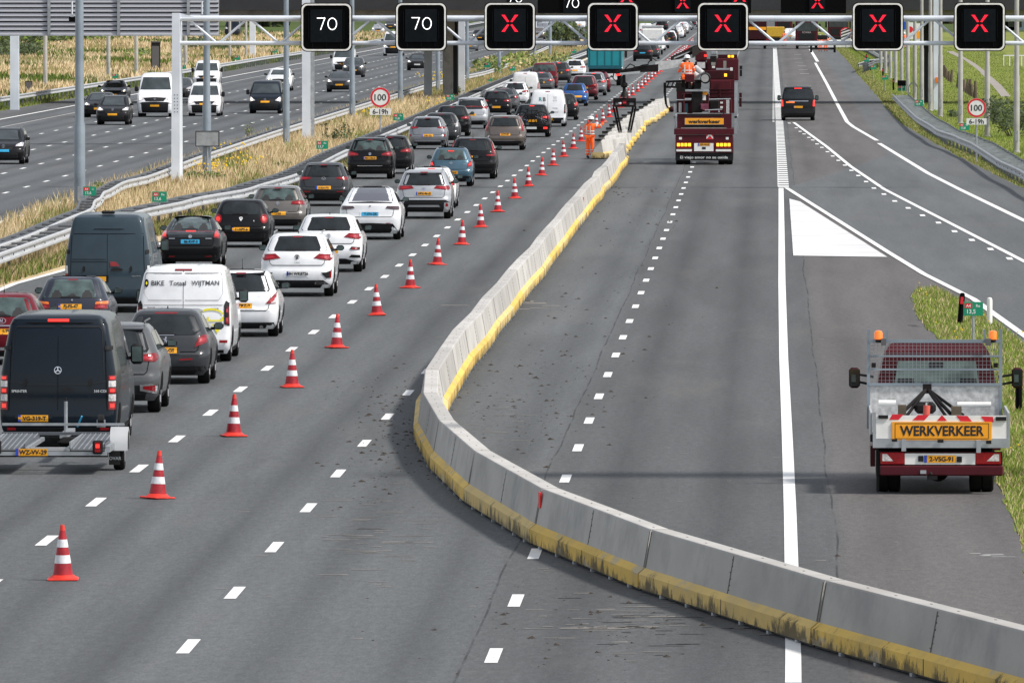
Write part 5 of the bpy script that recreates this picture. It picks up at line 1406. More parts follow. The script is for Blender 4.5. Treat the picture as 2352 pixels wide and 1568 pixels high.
q('hatchback_car', 'hatch', 1.79, 1.46, 4.25, 640, 531, 'taupe grey hatchback with round emblem beside the black coupe', 'car', QL, 'taupe', dict(plate=(0, .40, 'L-35'), badge=('vw', .62, .055), rwm='glass_pale', antenna=1, low=[(0, .125), (.9, .13), (.95, .19), (.93, .27), (0, .27)], lamps=[([(.48, .60), (.95, .585), (.96, .66), (.80, .685), (.50, .66)], 'red_lamp')], spoiler=1))
q('suv_car', 'hatch', 1.80, 1.54, 4.4, 745, 473, 'dark grey crossover with black cladding, next to the median guardrail', 'car', QL, 'grey', dict(plate=(0, .43, 'S-550-NT'), badge=('wing', .64, .06), low=[(0, .14), (.90, .14), (.96, .2), (.98, .34), (.86, .36), (0, .36)], lamps=[([(.50, .63), (.92, .60), (.97, .65), (.90, .68), (.52, .67)], 'red_lamp')], spoiler=1, clad=1, extra=[('reflector', [(.52, .325), (.78, .33), (.78, .35), (.52, .345)], 'red_lamp', 1, .02), ('exhaust', disc(.70, .215, .05, 12, .7), 'chrome', 1, .02)]))
q('suv_car', 'suv', 1.84, 1.66, 4.5, 851, 411, 'black suv with chrome bumper strip and round emblem', 'car', QL, 'black', dict(plate=(0, .51, 'RN-106-D'), badge=('vw', .61, .055), rails='chrome', spoiler=1, rwm='glass_pale', extra=[('chrome_strip', [(-.92, .315), (.92, .315), (.92, .33), (-.92, .33)], 'chrome', 0, .016)]))
q('suv_car', 'suv', 1.80, 1.58, 4.4, 896, 399, 'black car half hidden behind the black suv with chrome strip', 'car', QL, 'black', dict(spoiler=1, plate=(0, .40, '')))
q('suv_car', 'hatch', 1.80, 1.54, 4.2, 983, 343, 'light grey crossover with red reflectors and smooth tail, by the km sign', 'car', QL, 'light_grey', dict(plate=(0, .43, 'L-857-R2'), lamps=[([(.48, .655), (.86, .63), (.93, .66), (.88, .70), (.55, .69)], 'red_lamp')], extra=[('reflector', [(.84, .40), (.94, .40), (.94, .47), (.86, .46)], 'red_lamp', 1, .02), ('diffuser', [(-.72, .24), (.72, .24), (.66, .29), (-.66, .29)], 'paint_silver', 0, .016)], low=[(0, .13), (.86, .13), (.93, .19), (.9, .28), (0, .28)], spoiler=1))
q('estate_car', 'hatch', 1.78, 1.52, 4.4, 1013, 331, 'dark brown-grey car directly behind the light grey crossover', 'car', QL, 'grey', dict(plate=(0, .43, ''), lamps=[([(.80, .56), (.95, .56), (.95, .70), (.88, .74)], 'clear_lamp')], antenna=1))
q('suv_car', 'suv', 1.78, 1.56, 4.2, 1039, 313, 'black small car at the right of the grey car group', 'car', QL, 'black', dict(plate=(0, .43, ''), antenna=1))
q('suv_car', 'suv', 1.80, 1.68, 4.4, 1083, 296, 'silver-white crossover with a full-width red light bar across the window', 'car', QL, 'silver', dict(plate=(0, .45, 'S-230-D'), rw=[(0, .73), (.76, .72), (.70, .90), (0, .91)], lamps=[([(.62, .665), (.93, .63), (.98, .69), (.93, .74), (.7, .70)], 'red_lamp')], extra=[('light_bar', [(-.7, .70), (.7, .70), (.7, .72), (-.7, .72)], 'red_lamp', 0, .02), ('lower_glass', [(-.66, .63), (.66, .63), (.7, .695), (-.7, .695)], 'glass', 0, .014)], top_light=0, spoiler=1))
q('hatchback_car', 'hatch', 1.72, 1.46, 4.1, 1140, 266, 'black hatchback left of the dark car with bicycles', 'car', QL, 'black', dict(plate=(.0, .35, ''), badge=('x', .6, .05), spoiler=1))
q('saloon_car', 'sedan', 1.78, 1.45, 4.5, 1158, 257, 'mid grey saloon just below the white hatchback', 'car', QL, 'mid_grey', dict(plate=(0, .5, '')))
q('hatchback_car', 'hatch', 1.80, 1.50, 4.4, 1183, 243, 'white hatchback with dark window left of the white lettered van', 'car', QL, 'white', dict(plate=(0, .42, ''), brake=0, spoiler=1, low=[(0, .125), (.7, .13), (.75, .19), (0, .21)]))
q('small_van', 'van', 1.80, 1.83, 4.4, 1207, 229.5, 'white windowless small van behind the white hatchback', 'van', QL, 'white', dict(plate=(0, .42, ''), lamps=[([(.90, .40), (.98, .40), (.97, .62), (.91, .62)], 'red_lamp')], extra=[('door_seam', [(-.006, .12), (.006, .12), (.006, .95), (-.006, .95)], 'underbody', 0, .012)], r=.31))
q('saloon_car', 'sedan', 1.78, 1.45, 4.6, 1243, 213, 'grey saloon with brake lights right of the white small van', 'car', QL, 'mid_grey', dict(plate=(0, .5, ''), brake=1))
q('minibus', 'van', 1.84, 1.85, 4.8, 1251, 203, 'dark red old minibus with wide rear window', 'van', QL, 'red', dict(rw=[(0, .68), (.84, .68), (.78, .92), (0, .93)], rwm='glass_pale', wiper=0, lamps=[([(.86, .42), (.97, .42), (.97, .54), (.86, .54)], 'red_lamp')], glazed=1, plate=(0, .36, '')))
q('suv_car', 'suv', 1.78, 1.60, 4.3, 1284, 191, 'grey crossover between the dark red minibus and the white hatchback', 'car', QL, 'grey', dict(brake=1, plate=(0, .5, '')))
q('hatchback_car', 'hatch', 1.80, 1.48, 4.3, 1320, 180, 'white hatchback directly left of the teal lorry', 'car', QL, 'white', dict(plate=(0, .43, ''), spoiler=1))
# ---------------- right queue lane
RV = [('TRZ', 0)]
SPR_L = [([(.865, .51), (.985, .51), (.985, .545), (.865, .545)], 'red_lamp'), ([(.865, .46), (.985, .46), (.985, .505), (.865, .505)], 'clear_lamp'), ([(.865, .41), (.985, .41), (.985, .455), (.865, .455)], 'red_lamp'), ([(.865, .355), (.985, .355), (.985, .405), (.865, .405)], 'clear_lamp'), ([(.865, .29), (.985, .29), (.985, .35), (.865, .35)], 'red_lamp')]
spr = q('panel_van', 'van', 2.02, 2.30, 5.9, 141, 1024, 'dark navy van with three-pointed star badge towing the car trailer', 'van', QR, 'navy', dict(y1=1.0, ms=(.22, .36), brake=1, tlz=.957, tlw=.18, plate=(-.42, .225, 'VG-319-T'), recess='paint_navy', lamps=SPR_L, low=[(0, .09), (.9, .09), (.95, .13), (.95, .155), (0, .155)], badge=('star', .585, .065),
   extra=[('door_seam', [(-.004, .16), (.004, .16), (.004, .955), (-.004, .955)], 'underbody', 0, .012), ('door_frame', [(.84, .17), (.852, .17), (.80, .93), (.788, .93)], 'underbody', 1, .012), ('door_frame', [(-.78, .93), (.78, .93), (.78, .94), (-.78, .94)], 'underbody', 0, .012),
          ('panel_crease', [(.06, .905), (.70, .905), (.74, .88), (.74, .89), (.70, .915), (.06, .915)], 'panel_line', 1, .011), ('panel_crease', [(.745, .88), (.755, .88), (.79, .55), (.78, .55)], 'panel_line', 1, .011), ('swage_line', [(.02, .475), (.5, .478), (.82, .50), (.82, .506), (.5, .485), (.02, .482)], 'panel_line', 1, .011),
          ('hinge', [(.80, .735), (.93, .735), (.93, .765), (.80, .765)], 'black_plastic', 1, .025), ('reflector', [(.72, .135), (.87, .135), (.87, .155), (.72, .155)], 'red_lamp', 1, .03), ('handle', [(.05, .435), (.27, .435), (.27, .445), (.20, .455), (.12, .455)], 'black_plastic', 0, .02), ('cap', disc(.56, .49, .035, 10, .9), 'black_plastic', 1, .016)],
   text=[('SPRINTER', -.66, .428, .062, 'chrome'), ('310 CDI', .72, .428, .062, 'chrome')]))
mat('panel_line', (.002, .004, .007), .5)
q('suv_car', 'suv', 1.86, 1.66, 4.5, 258, 946, 'grey suv with chrome framed fog reflector, half behind the navy van', 'car', QR, 'mid_grey', dict(plate=(0, .5, ''), rails='grey_plastic', lamps=[([(.40, .60), (.90, .58), (.97, .62), (.93, .68), (.45, .65)], 'red_lamp')], low=[(0, .14), (.92, .15), (.97, .25), (.97, .33), (0, .30)], spoiler=1,
   extra=[('fog_frame', [(.60, .255), (.93, .22), (.95, .34), (.60, .325)], 'chrome', 1, .02), ('fog_reflector', [(.66, .275), (.90, .245), (.91, .315), (.66, .305)], 'red_lamp', 1, .028)]))
q('hatchback_car', 'hatch', 1.76, 1.49, 4.05, 384, 880, 'dark grey hatchback with lion badge and claw-shaped red tail lights', 'car', QR, 'grey', dict(plate=(-.03, .46, 'P-588-GS'), badge=('lion', .60, .065), antenna=1, tlw=.26, rw=[(0, .66), (.66, .665), (.80, .73), (.66, .90), (.56, .925), (0, .935)], lamps=[([(.66, .50), (.93, .56), (.965, .64), (.90, .67), (.76, .64)], 'red_lamp')],
   low=[(0, .13), (.86, .13), (.93, .17), (.9, .245), (0, .245)], recess='paint_grey', extra=[('chrome_strip', [(-.20, .655), (.20, .655), (.20, .665), (-.20, .665)], 'chrome', 0, .02), ('reflector', [(.32, .325), (.62, .335), (.62, .355), (.32, .345)], 'red_lamp', 1, .02)]))
tc = q('panel_van', 'van', 2.0, 2.02, 5.0, 426, 829, 'white van with bicycle shop lettering and yellow logo on the rear', 'van', QR, 'white', dict(y1=.95, ms=(.2, .28), plate=(-.3, .22, ''), lamps=[([(.86, .40), (.975, .38), (.965, .62), (.90, .645), (.86, .60)], 'black_plastic'), ([(.885, .50), (.955, .50), (.95, .58), (.89, .58)], 'red_lamp'), ([(.885, .405), (.955, .40), (.955, .49), (.885, .49)], 'red_lamp')], low=[(0, .09), (.95, .09), (.96, .13), (0, .13)], tlz=.965, tlw=.18,
   extra=[('door_seam', [(-.004, .14), (.004, .14), (.004, .955), (-.004, .955)], 'underbody', 0, .012), ('panel_crease', [(.03, .925), (.78, .925), (.80, .915), (.80, .92), (.78, .932), (.03, .932)], 'ink_grey', 1, .011), ('panel_crease', [(.80, .92), (.806, .92), (.84, .72), (.834, .72)], 'ink_grey', 1, .011), ('panel_crease', [(.834, .72), (.84, .72), (.74, .65), (.03, .65), (.03, .645), (.74, .645)], 'ink_grey', 1, .011),
          ('door_crease', [(-.83, .595), (.83, .595), (.83, .600), (-.83, .600)], 'grey_plastic', 0, .011), ('handle', [(.12, .53), (.42, .53), (.42, .545), (.32, .565), (.22, .565), (.12, .545)], 'paint_silver', 0, .03), ('reflector', [(.76, .205), (.93, .205), (.93, .235), (.76, .235)], 'red_lamp', 1, .03),
          ('yellow_logo', [(.50, .43), (.84, .43), (.84, .475), (.80, .475), (.80, .445), (.54, .445), (.54, .475), (.50, .475)], 'yellow_logo', 0, .018), ('yellow_logo', [(.60, .40), (.82, .40), (.72, .30)], 'yellow_logo', 0, .018),
          ('yellow_logo', [(.32 + .25 * 1.05 * (1 - math.cos(R(a))) , .50 + .065 * math.sin(R(a))) for a in range(0, 181, 20)] + [(.36 + .25 * .9 * (1 - math.cos(R(a))), .50 + .045 * math.sin(R(a))) for a in range(180, -1, -20)], 'yellow_logo', 0, .018), ('logo_disc', disc(-.78, .825, .045, 14, .95), 'black_plastic', 0, .018), ('logo_mark', disc(-.78, .825, .02, 5, .95), 'yellow_logo', 0, .02)],
   text=[('BIKE', -.54, .825, .145, 'ink'), ('Totaal', -.12, .825, .14, 'ink_grey'), ('WIJTMAN', .46, .82, .135, 'ink_grey'), ('TRANSIT', -.68, .57, .045, 'ink'), ('CUSTOM', .66, .56, .04, 'ink')]))
q('hatchback_car', 'hatch', 1.70, 1.51, 3.85, 556, 772, 'white hatchback with triangular red and clear tail lights, plate TRZ-2', 'car', QR, 'white', dict(plate=(0, .47, '27-TRZ-2'), antenna=2, spoiler=1, spoiler_m='black_plastic', low=[(0, .125), (.86, .13), (.90, .17), (.88, .22), (0, .22)], lamps=[([(.66, .50), (.93, .50), (.95, .68)], 'red_lamp'), ([(.80, .51), (.95, .51), (.93, .60)], 'clear_lamp')], seam=.40, text=[('Swift', .50, .62, .04, 'white_ink')], extra=[('exhaust', disc(.55, .15, .05, 10, .6), 'chrome', 0, .02)]))
TROC = dict(rw=[(0, .725), (.78, .725), (.82, .76), (.70, .93), (.64, .955), (0, .965)], lamps=[([(.45, .615), (.90, .575), (.965, .60), (.96, .675), (.60, .685)], 'red_lamp')], low=[(0, .14), (.84, .14), (.90, .19), (.72, .265), (0, .265)], antenna=1, rails='chrome', tlz=.95, seam=.50,
  extra=[('side_vent', [(.66, .385), (.80, .39), (.93, .42), (.965, .45), (.90, .30), (.80, .30)], 'black_plastic', 1, .014), ('reflector', [(.885, .30), (.935, .30), (.95, .42), (.90, .40)], 'red_lamp', 1, .022), ('exhaust_trim', [(.48, .20), (.78, .195), (.78, .23), (.50, .235)], 'chrome', 1, .02), ('exhaust_trim', [(.51, .207), (.75, .203), (.75, .222), (.53, .226)], 'underbody', 1, .024)])
def upd(d, **k): d = dict(d); d.update(k); return d
q('suv_car', 'suv', 1.85, 1.60, 4.25, 685, 680, 'white crossover with dark round emblem and plate HH-WK 8726', 'car', QR, 'white', upd(TROC, plate=(0, .37, 'HH WK8726', 'plate_white'), badge=('vw_dark', .635, .06), text=[('T-ROC', 0, .545, .045, 'ink_grey')]))
q('suv_car', 'suv', 1.85, 1.58, 4.25, 757, 624, 'white crossover just behind the one with the German plate, sharp bumper vents', 'car', QR, 'white', upd(TROC, plate=(0, .37, 'K-42-L'), badge=('vw', .635, .06), rails=None,
  extra=[('side_vent', [(.62, .40), (.92, .39), (.94, .44), (.68, .45)], 'black_plastic', 1, .014), ('reflector', [(.68, .40), (.88, .40), (.88, .43), (.70, .43)], 'red_lamp', 1, .02), ('lower_vent', [(.60, .26), (.95, .25), (.93, .30), (.68, .31)], 'black_plastic', 1, .014)], low=[(0, .14), (.84, .14), (.86, .18), (.5, .24), (0, .24)]))
q('electric_car', 'fast', 1.90, 1.62, 4.75, 852, 550, 'white electric fastback with large glass hatch and blue plate', 'car', QR, 'white', dict(plate=(0, .495, 'T-376-ZK', 'plate_blue'), badge=('t', .64, .045), rw=[(0, .735), (.74, .735), (.70, .80), (.60, .95), (.52, .975), (0, .985)], rwm='glass_roof', lamps=[([(.50, .60), (.93, .57), (.95, .60), (.93, .645), (.55, .645)], 'dark_lamp')], r=.35, low=[(0, .13), (.86, .13), (.90, .17), (.74, .31), (0, .325)], top_light=0, wiper=0,
  extra=[('lip_spoiler', [(-.68, .70), (.68, .70), (.72, .715), (0, .73), (-.72, .715)], 'black_plastic', 0, .04), ('reflector', [(.52, .315), (.66, .315), (.66, .325), (.52, .325)], 'red_lamp', 1, .02)]))
mat('dark_lamp', (0.05, 0.015, 0.018), 0.1, coat=1.0, var=.3)
q('suv_car', 'suv', 1.83, 1.64, 4.46, 975, 502, 'silver crossover with black bumper cladding and plate HFX-96-G', 'car', QR, 'silver', dict(plate=(0, .52, 'HFX-96-G'), badge=('oval', .625, .045), rails='chrome', spoiler=1, clad=1, low=[(0, .14), (.92, .14), (.97, .22), (.97, .33), (.80, .39), (0, .39)], lamps=[([(.36, .625), (.90, .59), (.96, .62), (.92, .68), (.45, .68)], 'red_lamp')],
  extra=[('skid_plate', [(-.60, .245), (.60, .245), (.54, .285), (-.54, .285)], 'paint_silver', 0, .02), ('reflector', [(.80, .25), (.90, .27), (.86, .33), (.80, .31)], 'red_lamp', 1, .02)]))
q('saloon_car', 'sedan', 1.80, 1.44, 4.7, 990, 478, 'white saloon partly hidden behind the silver crossover', 'car', QR, 'white', dict(plate=(0, .5, ''), brake=1, rwm='glass_pale', antenna=1))
q('hatchback_car', 'hatch', 1.69, 1.52, 3.75, 1037, 428, 'blue-green small hatchback with glowing red brake lights', 'car', QR, 'teal_blue', dict(plate=(0, .36, '57-PLN-3'), badge=('oval', .60, .05), rwm='glass_pale', brake=1, tlz=.905, tlo=.03, antenna=1, lamps=[([(.74, .50), (.95, .52), (.96, .63), (.84, .655)], 'red_lamp')], text=[('Yaris', .62, .575, .05, 'chrome')]))
q('suv_car', 'suv', 1.88, 1.66, 4.7, 1086, 411, 'black suv with tall red tail lights and reddish roof glare', 'car', QR, 'black', dict(plate=(-.25, .53, '9-W'), antenna=2, rails='chrome', lamps=[([(.84, .62), (.97, .60), (.95, .70), (.80, .92), (.76, .92), (.86, .70)], 'red_lamp'), ([(.60, .56), (.95, .56), (.96, .60), (.60, .60)], 'red_lamp')]))
q('suv_car', 'suv', 1.86, 1.62, 4.4, 1160, 345, 'brown-grey crossover with boomerang red tail lights', 'car', QR, 'brown', dict(plate=(-.0, .46, 'J-540-SD'), rails='chrome', lamps=[([(.84, .56), (.97, .56), (.95, .68), (.80, .90), (.76, .90), (.84, .70)], 'red_lamp')], extra=[('chrome_strip', [(-.9, .27), (.9, .27), (.9, .285), (-.9, .285)], 'chrome', 0, .016)]))
bk = q('suv_car', 'suv', 1.84, 1.66, 4.5, 1222, 315, 'black crossover carrying bicycles on a tow-bar rack', 'car', QR, 'black', dict(plate=(0, .5, ''), rails='chrome', brake=1))
q('panel_van', 'van', 1.95, 2.0, 4.9, 1259, 291, 'white van with RB letters in teal and black on its rear door', 'van', QR, 'white', dict(y1=.95, plate=(0, .2, ''), top_light=1, lamps=[([(.90, .36), (.985, .36), (.98, .60), (.92, .62)], 'black_plastic'), ([(.92, .40), (.97, .40), (.97, .48), (.92, .48)], 'red_lamp')], low=[(0, .09), (.95, .09), (.97, .18), (.97, .245), (0, .245)], ms=(.2, .28),
  extra=[('door_seam', [(-.005, .14), (.005, .14), (.005, .94), (-.005, .94)], 'underbody', 0, .012)], text=[('R', -.40, .74, .30, 'teal_logo'), ('B', -.19, .74, .30, 'ink'), ('banden', .40, .80, .07, 'ink_grey'), ('service', .40, .75, .07, 'ink_grey'), ('autoruit', .40, .70, .07, 'ink_grey'), ('montage', .40, .50, .08, 'ink_grey'), ('onderhoud', .40, .40, .08, 'ink_grey')]))
q('hatchback_car', 'hatch', 1.78, 1.50, 4.2, 1292, 276, 'black hatchback behind the white RB van', 'car', QR, 'black', dict(plate=(0, .5, ''), brake=1, lamps=[([(.74, .52), (.95, .54), (.96, .68), (.86, .72)], 'red_lamp')]))
q('hatchback_car', 'hatch', 1.66, 1.45, 3.85, 1320, 244, 'bright blue old hatchback with yellow plate', 'car', QR, 'blue', dict(plate=(.25, .42, ''), badge=('lion', .62, .05), lamps=[([(.74, .56), (.95, .56), (.95, .66), (.80, .66)], 'red_lamp')], low=[(0, .125), (.86, .13), (.93, .19), (.93, .28), (0, .28)]))
q('suv_car', 'suv', 1.80, 1.62, 4.4, 1342, 230, 'black-topped dark red crossover above the blue hatchback', 'car', QR, 'dark_red', dict(plate=(0, .5, ''), rw=[(0, .60), (.80, .62), (.77, .72), (.66, .92), (.60, .95), (0, .955)]))
q('suv_car', 'suv', 1.78, 1.58, 4.3, 1363, 220, 'silver-grey crossover with red lights below the teal lorry', 'car', QR, 'light_grey', dict(plate=(0, .5, ''), brake=1))
q('saloon_car', 'sedan', 1.78, 1.46, 4.4, 1373, 212, 'red car just under the teal lorry tail', 'car', QR, 'red', dict(plate=(0, .5, '')))
q('suv_car', 'suv', 1.84, 1.60, 4.6, 1476, 141, 'dark taxi with blue plate right of the second red cross', 'car', QR, 'black', dict(plate=(0, .5, '', 'plate_blue')))
q('suv_car', 'hatch', 1.84, 1.55, 4.6, 1494, 136, 'dark car with red tail light right behind the dark taxi', 'car', QR, 'grey', dict(plate=(0, .5, '')))
# bicycles on the rack
def bicycle(parent_loc, label, y):
    o = empty('bicycle', (parent_loc[0], parent_loc[1] + y, 0), label, 'bicycle', 'bicycles on the rack')
    for sx in (-.48, .48):
        n = 24; w_ = MB()
        for i in range(n):
            a, b_ = 2 * math.pi * i / n, 2 * math.pi * (i + 1) / n
            w_.cyl((sx + .33 * math.cos(a), 0, .95 + .33 * math.sin(a)), (sx + .33 * math.cos(b_), 0, .95 + .33 * math.sin(b_)), .022, 'tyre', n=5, cap=False)
        for i in range(8): 
            a = math.pi * i / 8; w_.cyl((sx - .31 * math.cos(a), 0, .95 - .31 * math.sin(a)), (sx + .31 * math.cos(a), 0, .95 + .31 * math.sin(a)), .004, 'chrome', n=3)
        w_.build('wheel', o)
    f_ = MB()
    for a, b_ in (((-.48, .95), (-.1, .9)), ((-.1, .9), (.28, 1.35)), ((-.1, .9), (-.22, 1.4)), ((-.22, 1.32), (.28, 1.35)), ((-.48, .95), (-.22, 1.32)), ((.28, 1.4), (.48, .95))): f_.cyl((a[0], 0, a[1]), (b_[0], 0, b_[1]), .018, 'crane_black', n=6)
    f_.build('frame', o); MB().bx(-.34, -.1, -.06, .06, 1.40, 1.46, 'black_plastic', bev=.02).build('saddle', o); MB().cyl((.28, -.3, 1.45), (.28, .3, 1.45), .014, 'black_plastic', n=6).build('handlebar', o)
bl_ = bk.location
bicycle(bl_, 'dark bicycle on the tow-bar rack, nearest to the camera', -.45); bicycle(bl_, 'dark bicycle on the tow-bar rack, closer to the car', -.22)
r_ = MB(); r_.bx(-.55, .55, -.55, -.12, .54, .58, 'black_plastic'); r_.cyl((0, -.1, .35), (0, -.1, 1.4), .02, 'black_plastic'); rk = r_.build('bike_rack', bk); r_ = MB(); r_.bx(-.26, .26, -.6, -.585, .42, .53, 'plate_white'); r_.build('rack_plate', rk)
for sx in (-.7, .7): 
    r_ = MB(); r_.bx(sx - .1, sx + .1, -.6, -.56, .43, .52, 'red_lit'); r_.build('rack_light', rk)

# ---------------- teal box lorry
g = at(1390, 197); o = empty('box_lorry', (g.x, g.y - 1, 0), 'teal box lorry in the right queue lane under the second red cross', 'lorry', QR)
b = MB(); b.bx(-1.28, 1.28, 0, 8, 1.35, 3.9, 'teal', bev=.05); b.build('cargo_box', o)
b = MB(); b.bx(-1.18, -1.1, -.03, -.002, 1.45, 3.8, 'teal_dark'); b.bx(1.1, 1.18, -.03, -.002, 1.45, 3.8, 'teal_dark'); b.bx(-.02, .02, -.03, -.002, 1.45, 3.8, 'teal_dark'); b.bx(-.55, -.52, -.04, -.002, 1.45, 3.8, 'teal_dark'); b.bx(.52, .55, -.04, -.002, 1.45, 3.8, 'teal_dark'); b.build('door_bars', o)
mat('teal_dark', (0, .08, .11), .5); b = MB(); b.bx(-1.22, 1.22, -.12, -.02, 1.25, 1.5, 'teal_dark'); b.build('tail_lift', o)
b = MB(); b.bx(-1.2, 1.2, .3, 8, .75, 1.25, 'black_plastic'); b.bx(-.9, .9, -.02, .2, .45, .9, 'white_panel'); b.build('chassis', o)
for sx in (-1, 1):
    MB().bx(sx * 1.0 - .15, sx * 1.0 + .15, -.05, .1, .75, 1.0, 'red_lit' if sx > 0 else 'red_lamp').build('tail_light', o)
    for y in (1.2, 2.5, 9): MB().lathe((sx * 1.0, y, .5), [(.3, -.18), (.5, -.17), (.5, .17), (.3, .18)], 'tyre', 18, 'X').build('wheel', o)
b = MB(); b.bx(-.26, .26, -.05, -.02, .66, .77, 'plate_yellow'); b.build('number_plate', o)
b = MB(); b.bx(-1.2, 1.2, 8.3, 10.2, .6, 3.2, 'white_panel', bev=.1); b.build('cab', o)
for sx in (-1, 1): MB().bx(sx * 1.42 - .1, sx * 1.42 + .1, 9.8, 10, 2.0, 2.7, 'black_plastic', bev=.03).build('side_mirror', o)
# caravan / white trailer farther on
g = at(1499, 126); o = empty('caravan', (g.x, g.y - 2, 0), 'white caravan or box trailer in the far queue behind the gantry bars', 'caravan', QR)
b = MB(); b.bx(-1.15, 1.15, 0, 5, .5, 2.75, 'white_panel', bev=.15); b.build('body', o); MB().bx(-1.1, 1.1, .05, 4.9, 2.76, 3.0, 'paint_silver', bev=.08).build('roof', o)
b = MB(); b.bx(-.95, -.75, -.02, .1, .9, 1.15, 'red_sign'); b.bx(-1.0, 1.0, -.03, .05, 1.62, 1.66, 'galv'); b.build('rear_trim', o)
for sx in (-1, 1): MB().lathe((sx * .95, 2, .35), [(.2, -.1), (.35, -.09), (.35, .09), (.2, .1)], 'tyre', 14, 'X').build('wheel', o)

# ---------------- oncoming vehicles
OP = 'oncoming vehicles on the far carriageway'
def fq(n, kind, W, H, L, cx, yb, label, cat, col, f=None, lod=0):
    g = at(cx, yb); return car(n, kind, W, H, L, (g.x, g.y - .8), label, cat, OP, pp(col), 'front', f or {}, lod)
WS = {'ws': 'screen'}
mat('screen', (.035, .045, .048), .06, coat=.5, var=.4, vs=1.5)
fq('mpv_car', 'mpv', 1.80, 1.56, 4.3, 10, 377, 'black oncoming car with blue plate at the left picture edge', 'car', 'black', dict(WS, badge=('vw', .50), plate=(0, .38, '', 'plate_blue'), rails='chrome'))
fq('hatchback_car', 'hatch', 1.80, 1.43, 4.3, 228, 270, 'black oncoming hatchback half behind the dark estate', 'car', 'black', dict(WS, grille=[(0, .24), (.30, .26), (.36, .50), (0, .52)]))
fq('mpv_car', 'mpv', 1.80, 1.60, 4.4, 260, 287, 'dark oncoming people carrier with round emblem and lit headlights', 'car', 'black', dict(WS, badge=('vw', .53), rails='chrome'))
fq('saloon_car', 'sedan', 1.80, 1.42, 4.5, 261, 236, 'dark oncoming saloon behind the dark people carrier', 'car', 'grey', dict(WS))
HW = [(.60, .40), (.95, .37), (.96, .46), (.90, .52), (.70, .44)]
VF = dict(WS, hl=HW, grille=[(0, .36), (.50, .36), (.66, .44), (0, .455)], flow=[(0, .10), (.94, .10), (.97, .20), (.97, .30), (.7, .34), (0, .35)])
fq('panel_van', 'van', 2.05, 2.54, 6.0, 357, 269, 'white oncoming high-roof van with black lower bumper', 'van', 'white', dict(VF, plate=(0, .26, ''), badge=('vw', .42)))
fq('saloon_car', 'hatch', 1.80, 1.46, 4.4, 411, 230, 'dark oncoming car peeking out beside the white gantry post', 'car', 'grey', dict(WS, on=0))
fq('small_van', 'van', 1.90, 1.96, 4.6, 470, 267, 'white oncoming small van crossed by the lamp post', 'van', 'white', VF)
fq('small_van', 'van', 1.90, 1.96, 4.6, 475, 201, 'white oncoming minivan behind the white small van', 'van', 'white', VF)
fq('people_carrier', 'van', 1.93, 1.95, 5.1, 610, 261, 'dark oncoming people carrier with star badge and bright headlights', 'van', 'navy', dict(VF, badge=('star', .43), grille=[(0, .34), (.5, .35), (.56, .45), (0, .46)]))
fq('suv_car', 'suv', 1.84, 1.60, 4.6, 641, 209, 'white oncoming crossover behind the dark people carrier', 'car', 'white', dict(WS))
fq('saloon_car', 'sedan', 1.85, 1.46, 4.9, 780, 212, 'dark oncoming saloon left of the thin lamp post', 'car', 'grey', dict(WS))
fq('small_van', 'van', 2.0, 2.0, 5.0, 790, 166, 'white oncoming van directly under the first 70 display', 'van', 'white', VF)
fq('mpv_car', 'mpv', 1.72, 1.60, 4.0, 812, 178, 'dark oncoming mpv right behind the dark saloon', 'car', 'grey', dict(WS, plate=(0, .36, '', 'plate_yellow')))
fq('panel_van', 'van', 2.05, 2.50, 6.0, 903, 129, 'white oncoming high van between the two 70 displays', 'van', 'white', VF)
fq('saloon_car', 'sedan', 1.85, 1.42, 4.7, 959, 162, 'black oncoming saloon with white lights under the second 70 display', 'car', 'black', dict(WS, plate=(0, .36, '', 'plate_white')))
for cx, yb, kd, col, lb in ((869, 80, 'sedan', 'silver', 'silver oncoming car seen through the truss left of the second display'), (897, 70, 'suv', 'grey', 'dark oncoming car at the top right of the first truss gap'), (1078, 118, 'hatch', 'light_grey', 'grey oncoming car right of the concrete pier, half hidden'),
       (1102, 97, 'suv', 'black', 'black oncoming car seen left of the first red cross'), (1236, 91, 'suv', 'brown', 'dark oncoming car right beside the first red cross sign'), (1258, 66, 'sedan', 'silver', 'silver oncoming car high in the gap between the red crosses'), (1247, 78, 'hatch', 'light_grey', 'pale oncoming car above the dark car beside the first red cross'),
       (1290, 79, 'suv', 'grey', 'grey oncoming car in the middle between the first two red crosses'), (1311, 78, 'suv', 'grey', 'grey-brown oncoming car just left of the second red cross sign'), (1331, 66, 'mpv', 'white', 'white oncoming car touching the second red cross sign'), (1275, 60, 'mpv', 'grey', 'distant dark oncoming car at the top of the gap between red crosses'), (1310, 56, 'suv', 'beige', 'distant beige oncoming car left of the second red cross'), (930, 60, 'mpv', 'grey', 'distant dark oncoming car near the top truss bar'), (1060, 66, 'suv', 'grey', 'distant oncoming car above the right side of the concrete pier'), (1345, 48, 'van', 'white', 'most distant oncoming van below the overpass edge')):
    fq('oncoming_car', kd, 1.84, 2.1 if kd == 'van' else 1.55, 4.4, cx, yb, lb, 'car', col, dict(WS), lod=1)
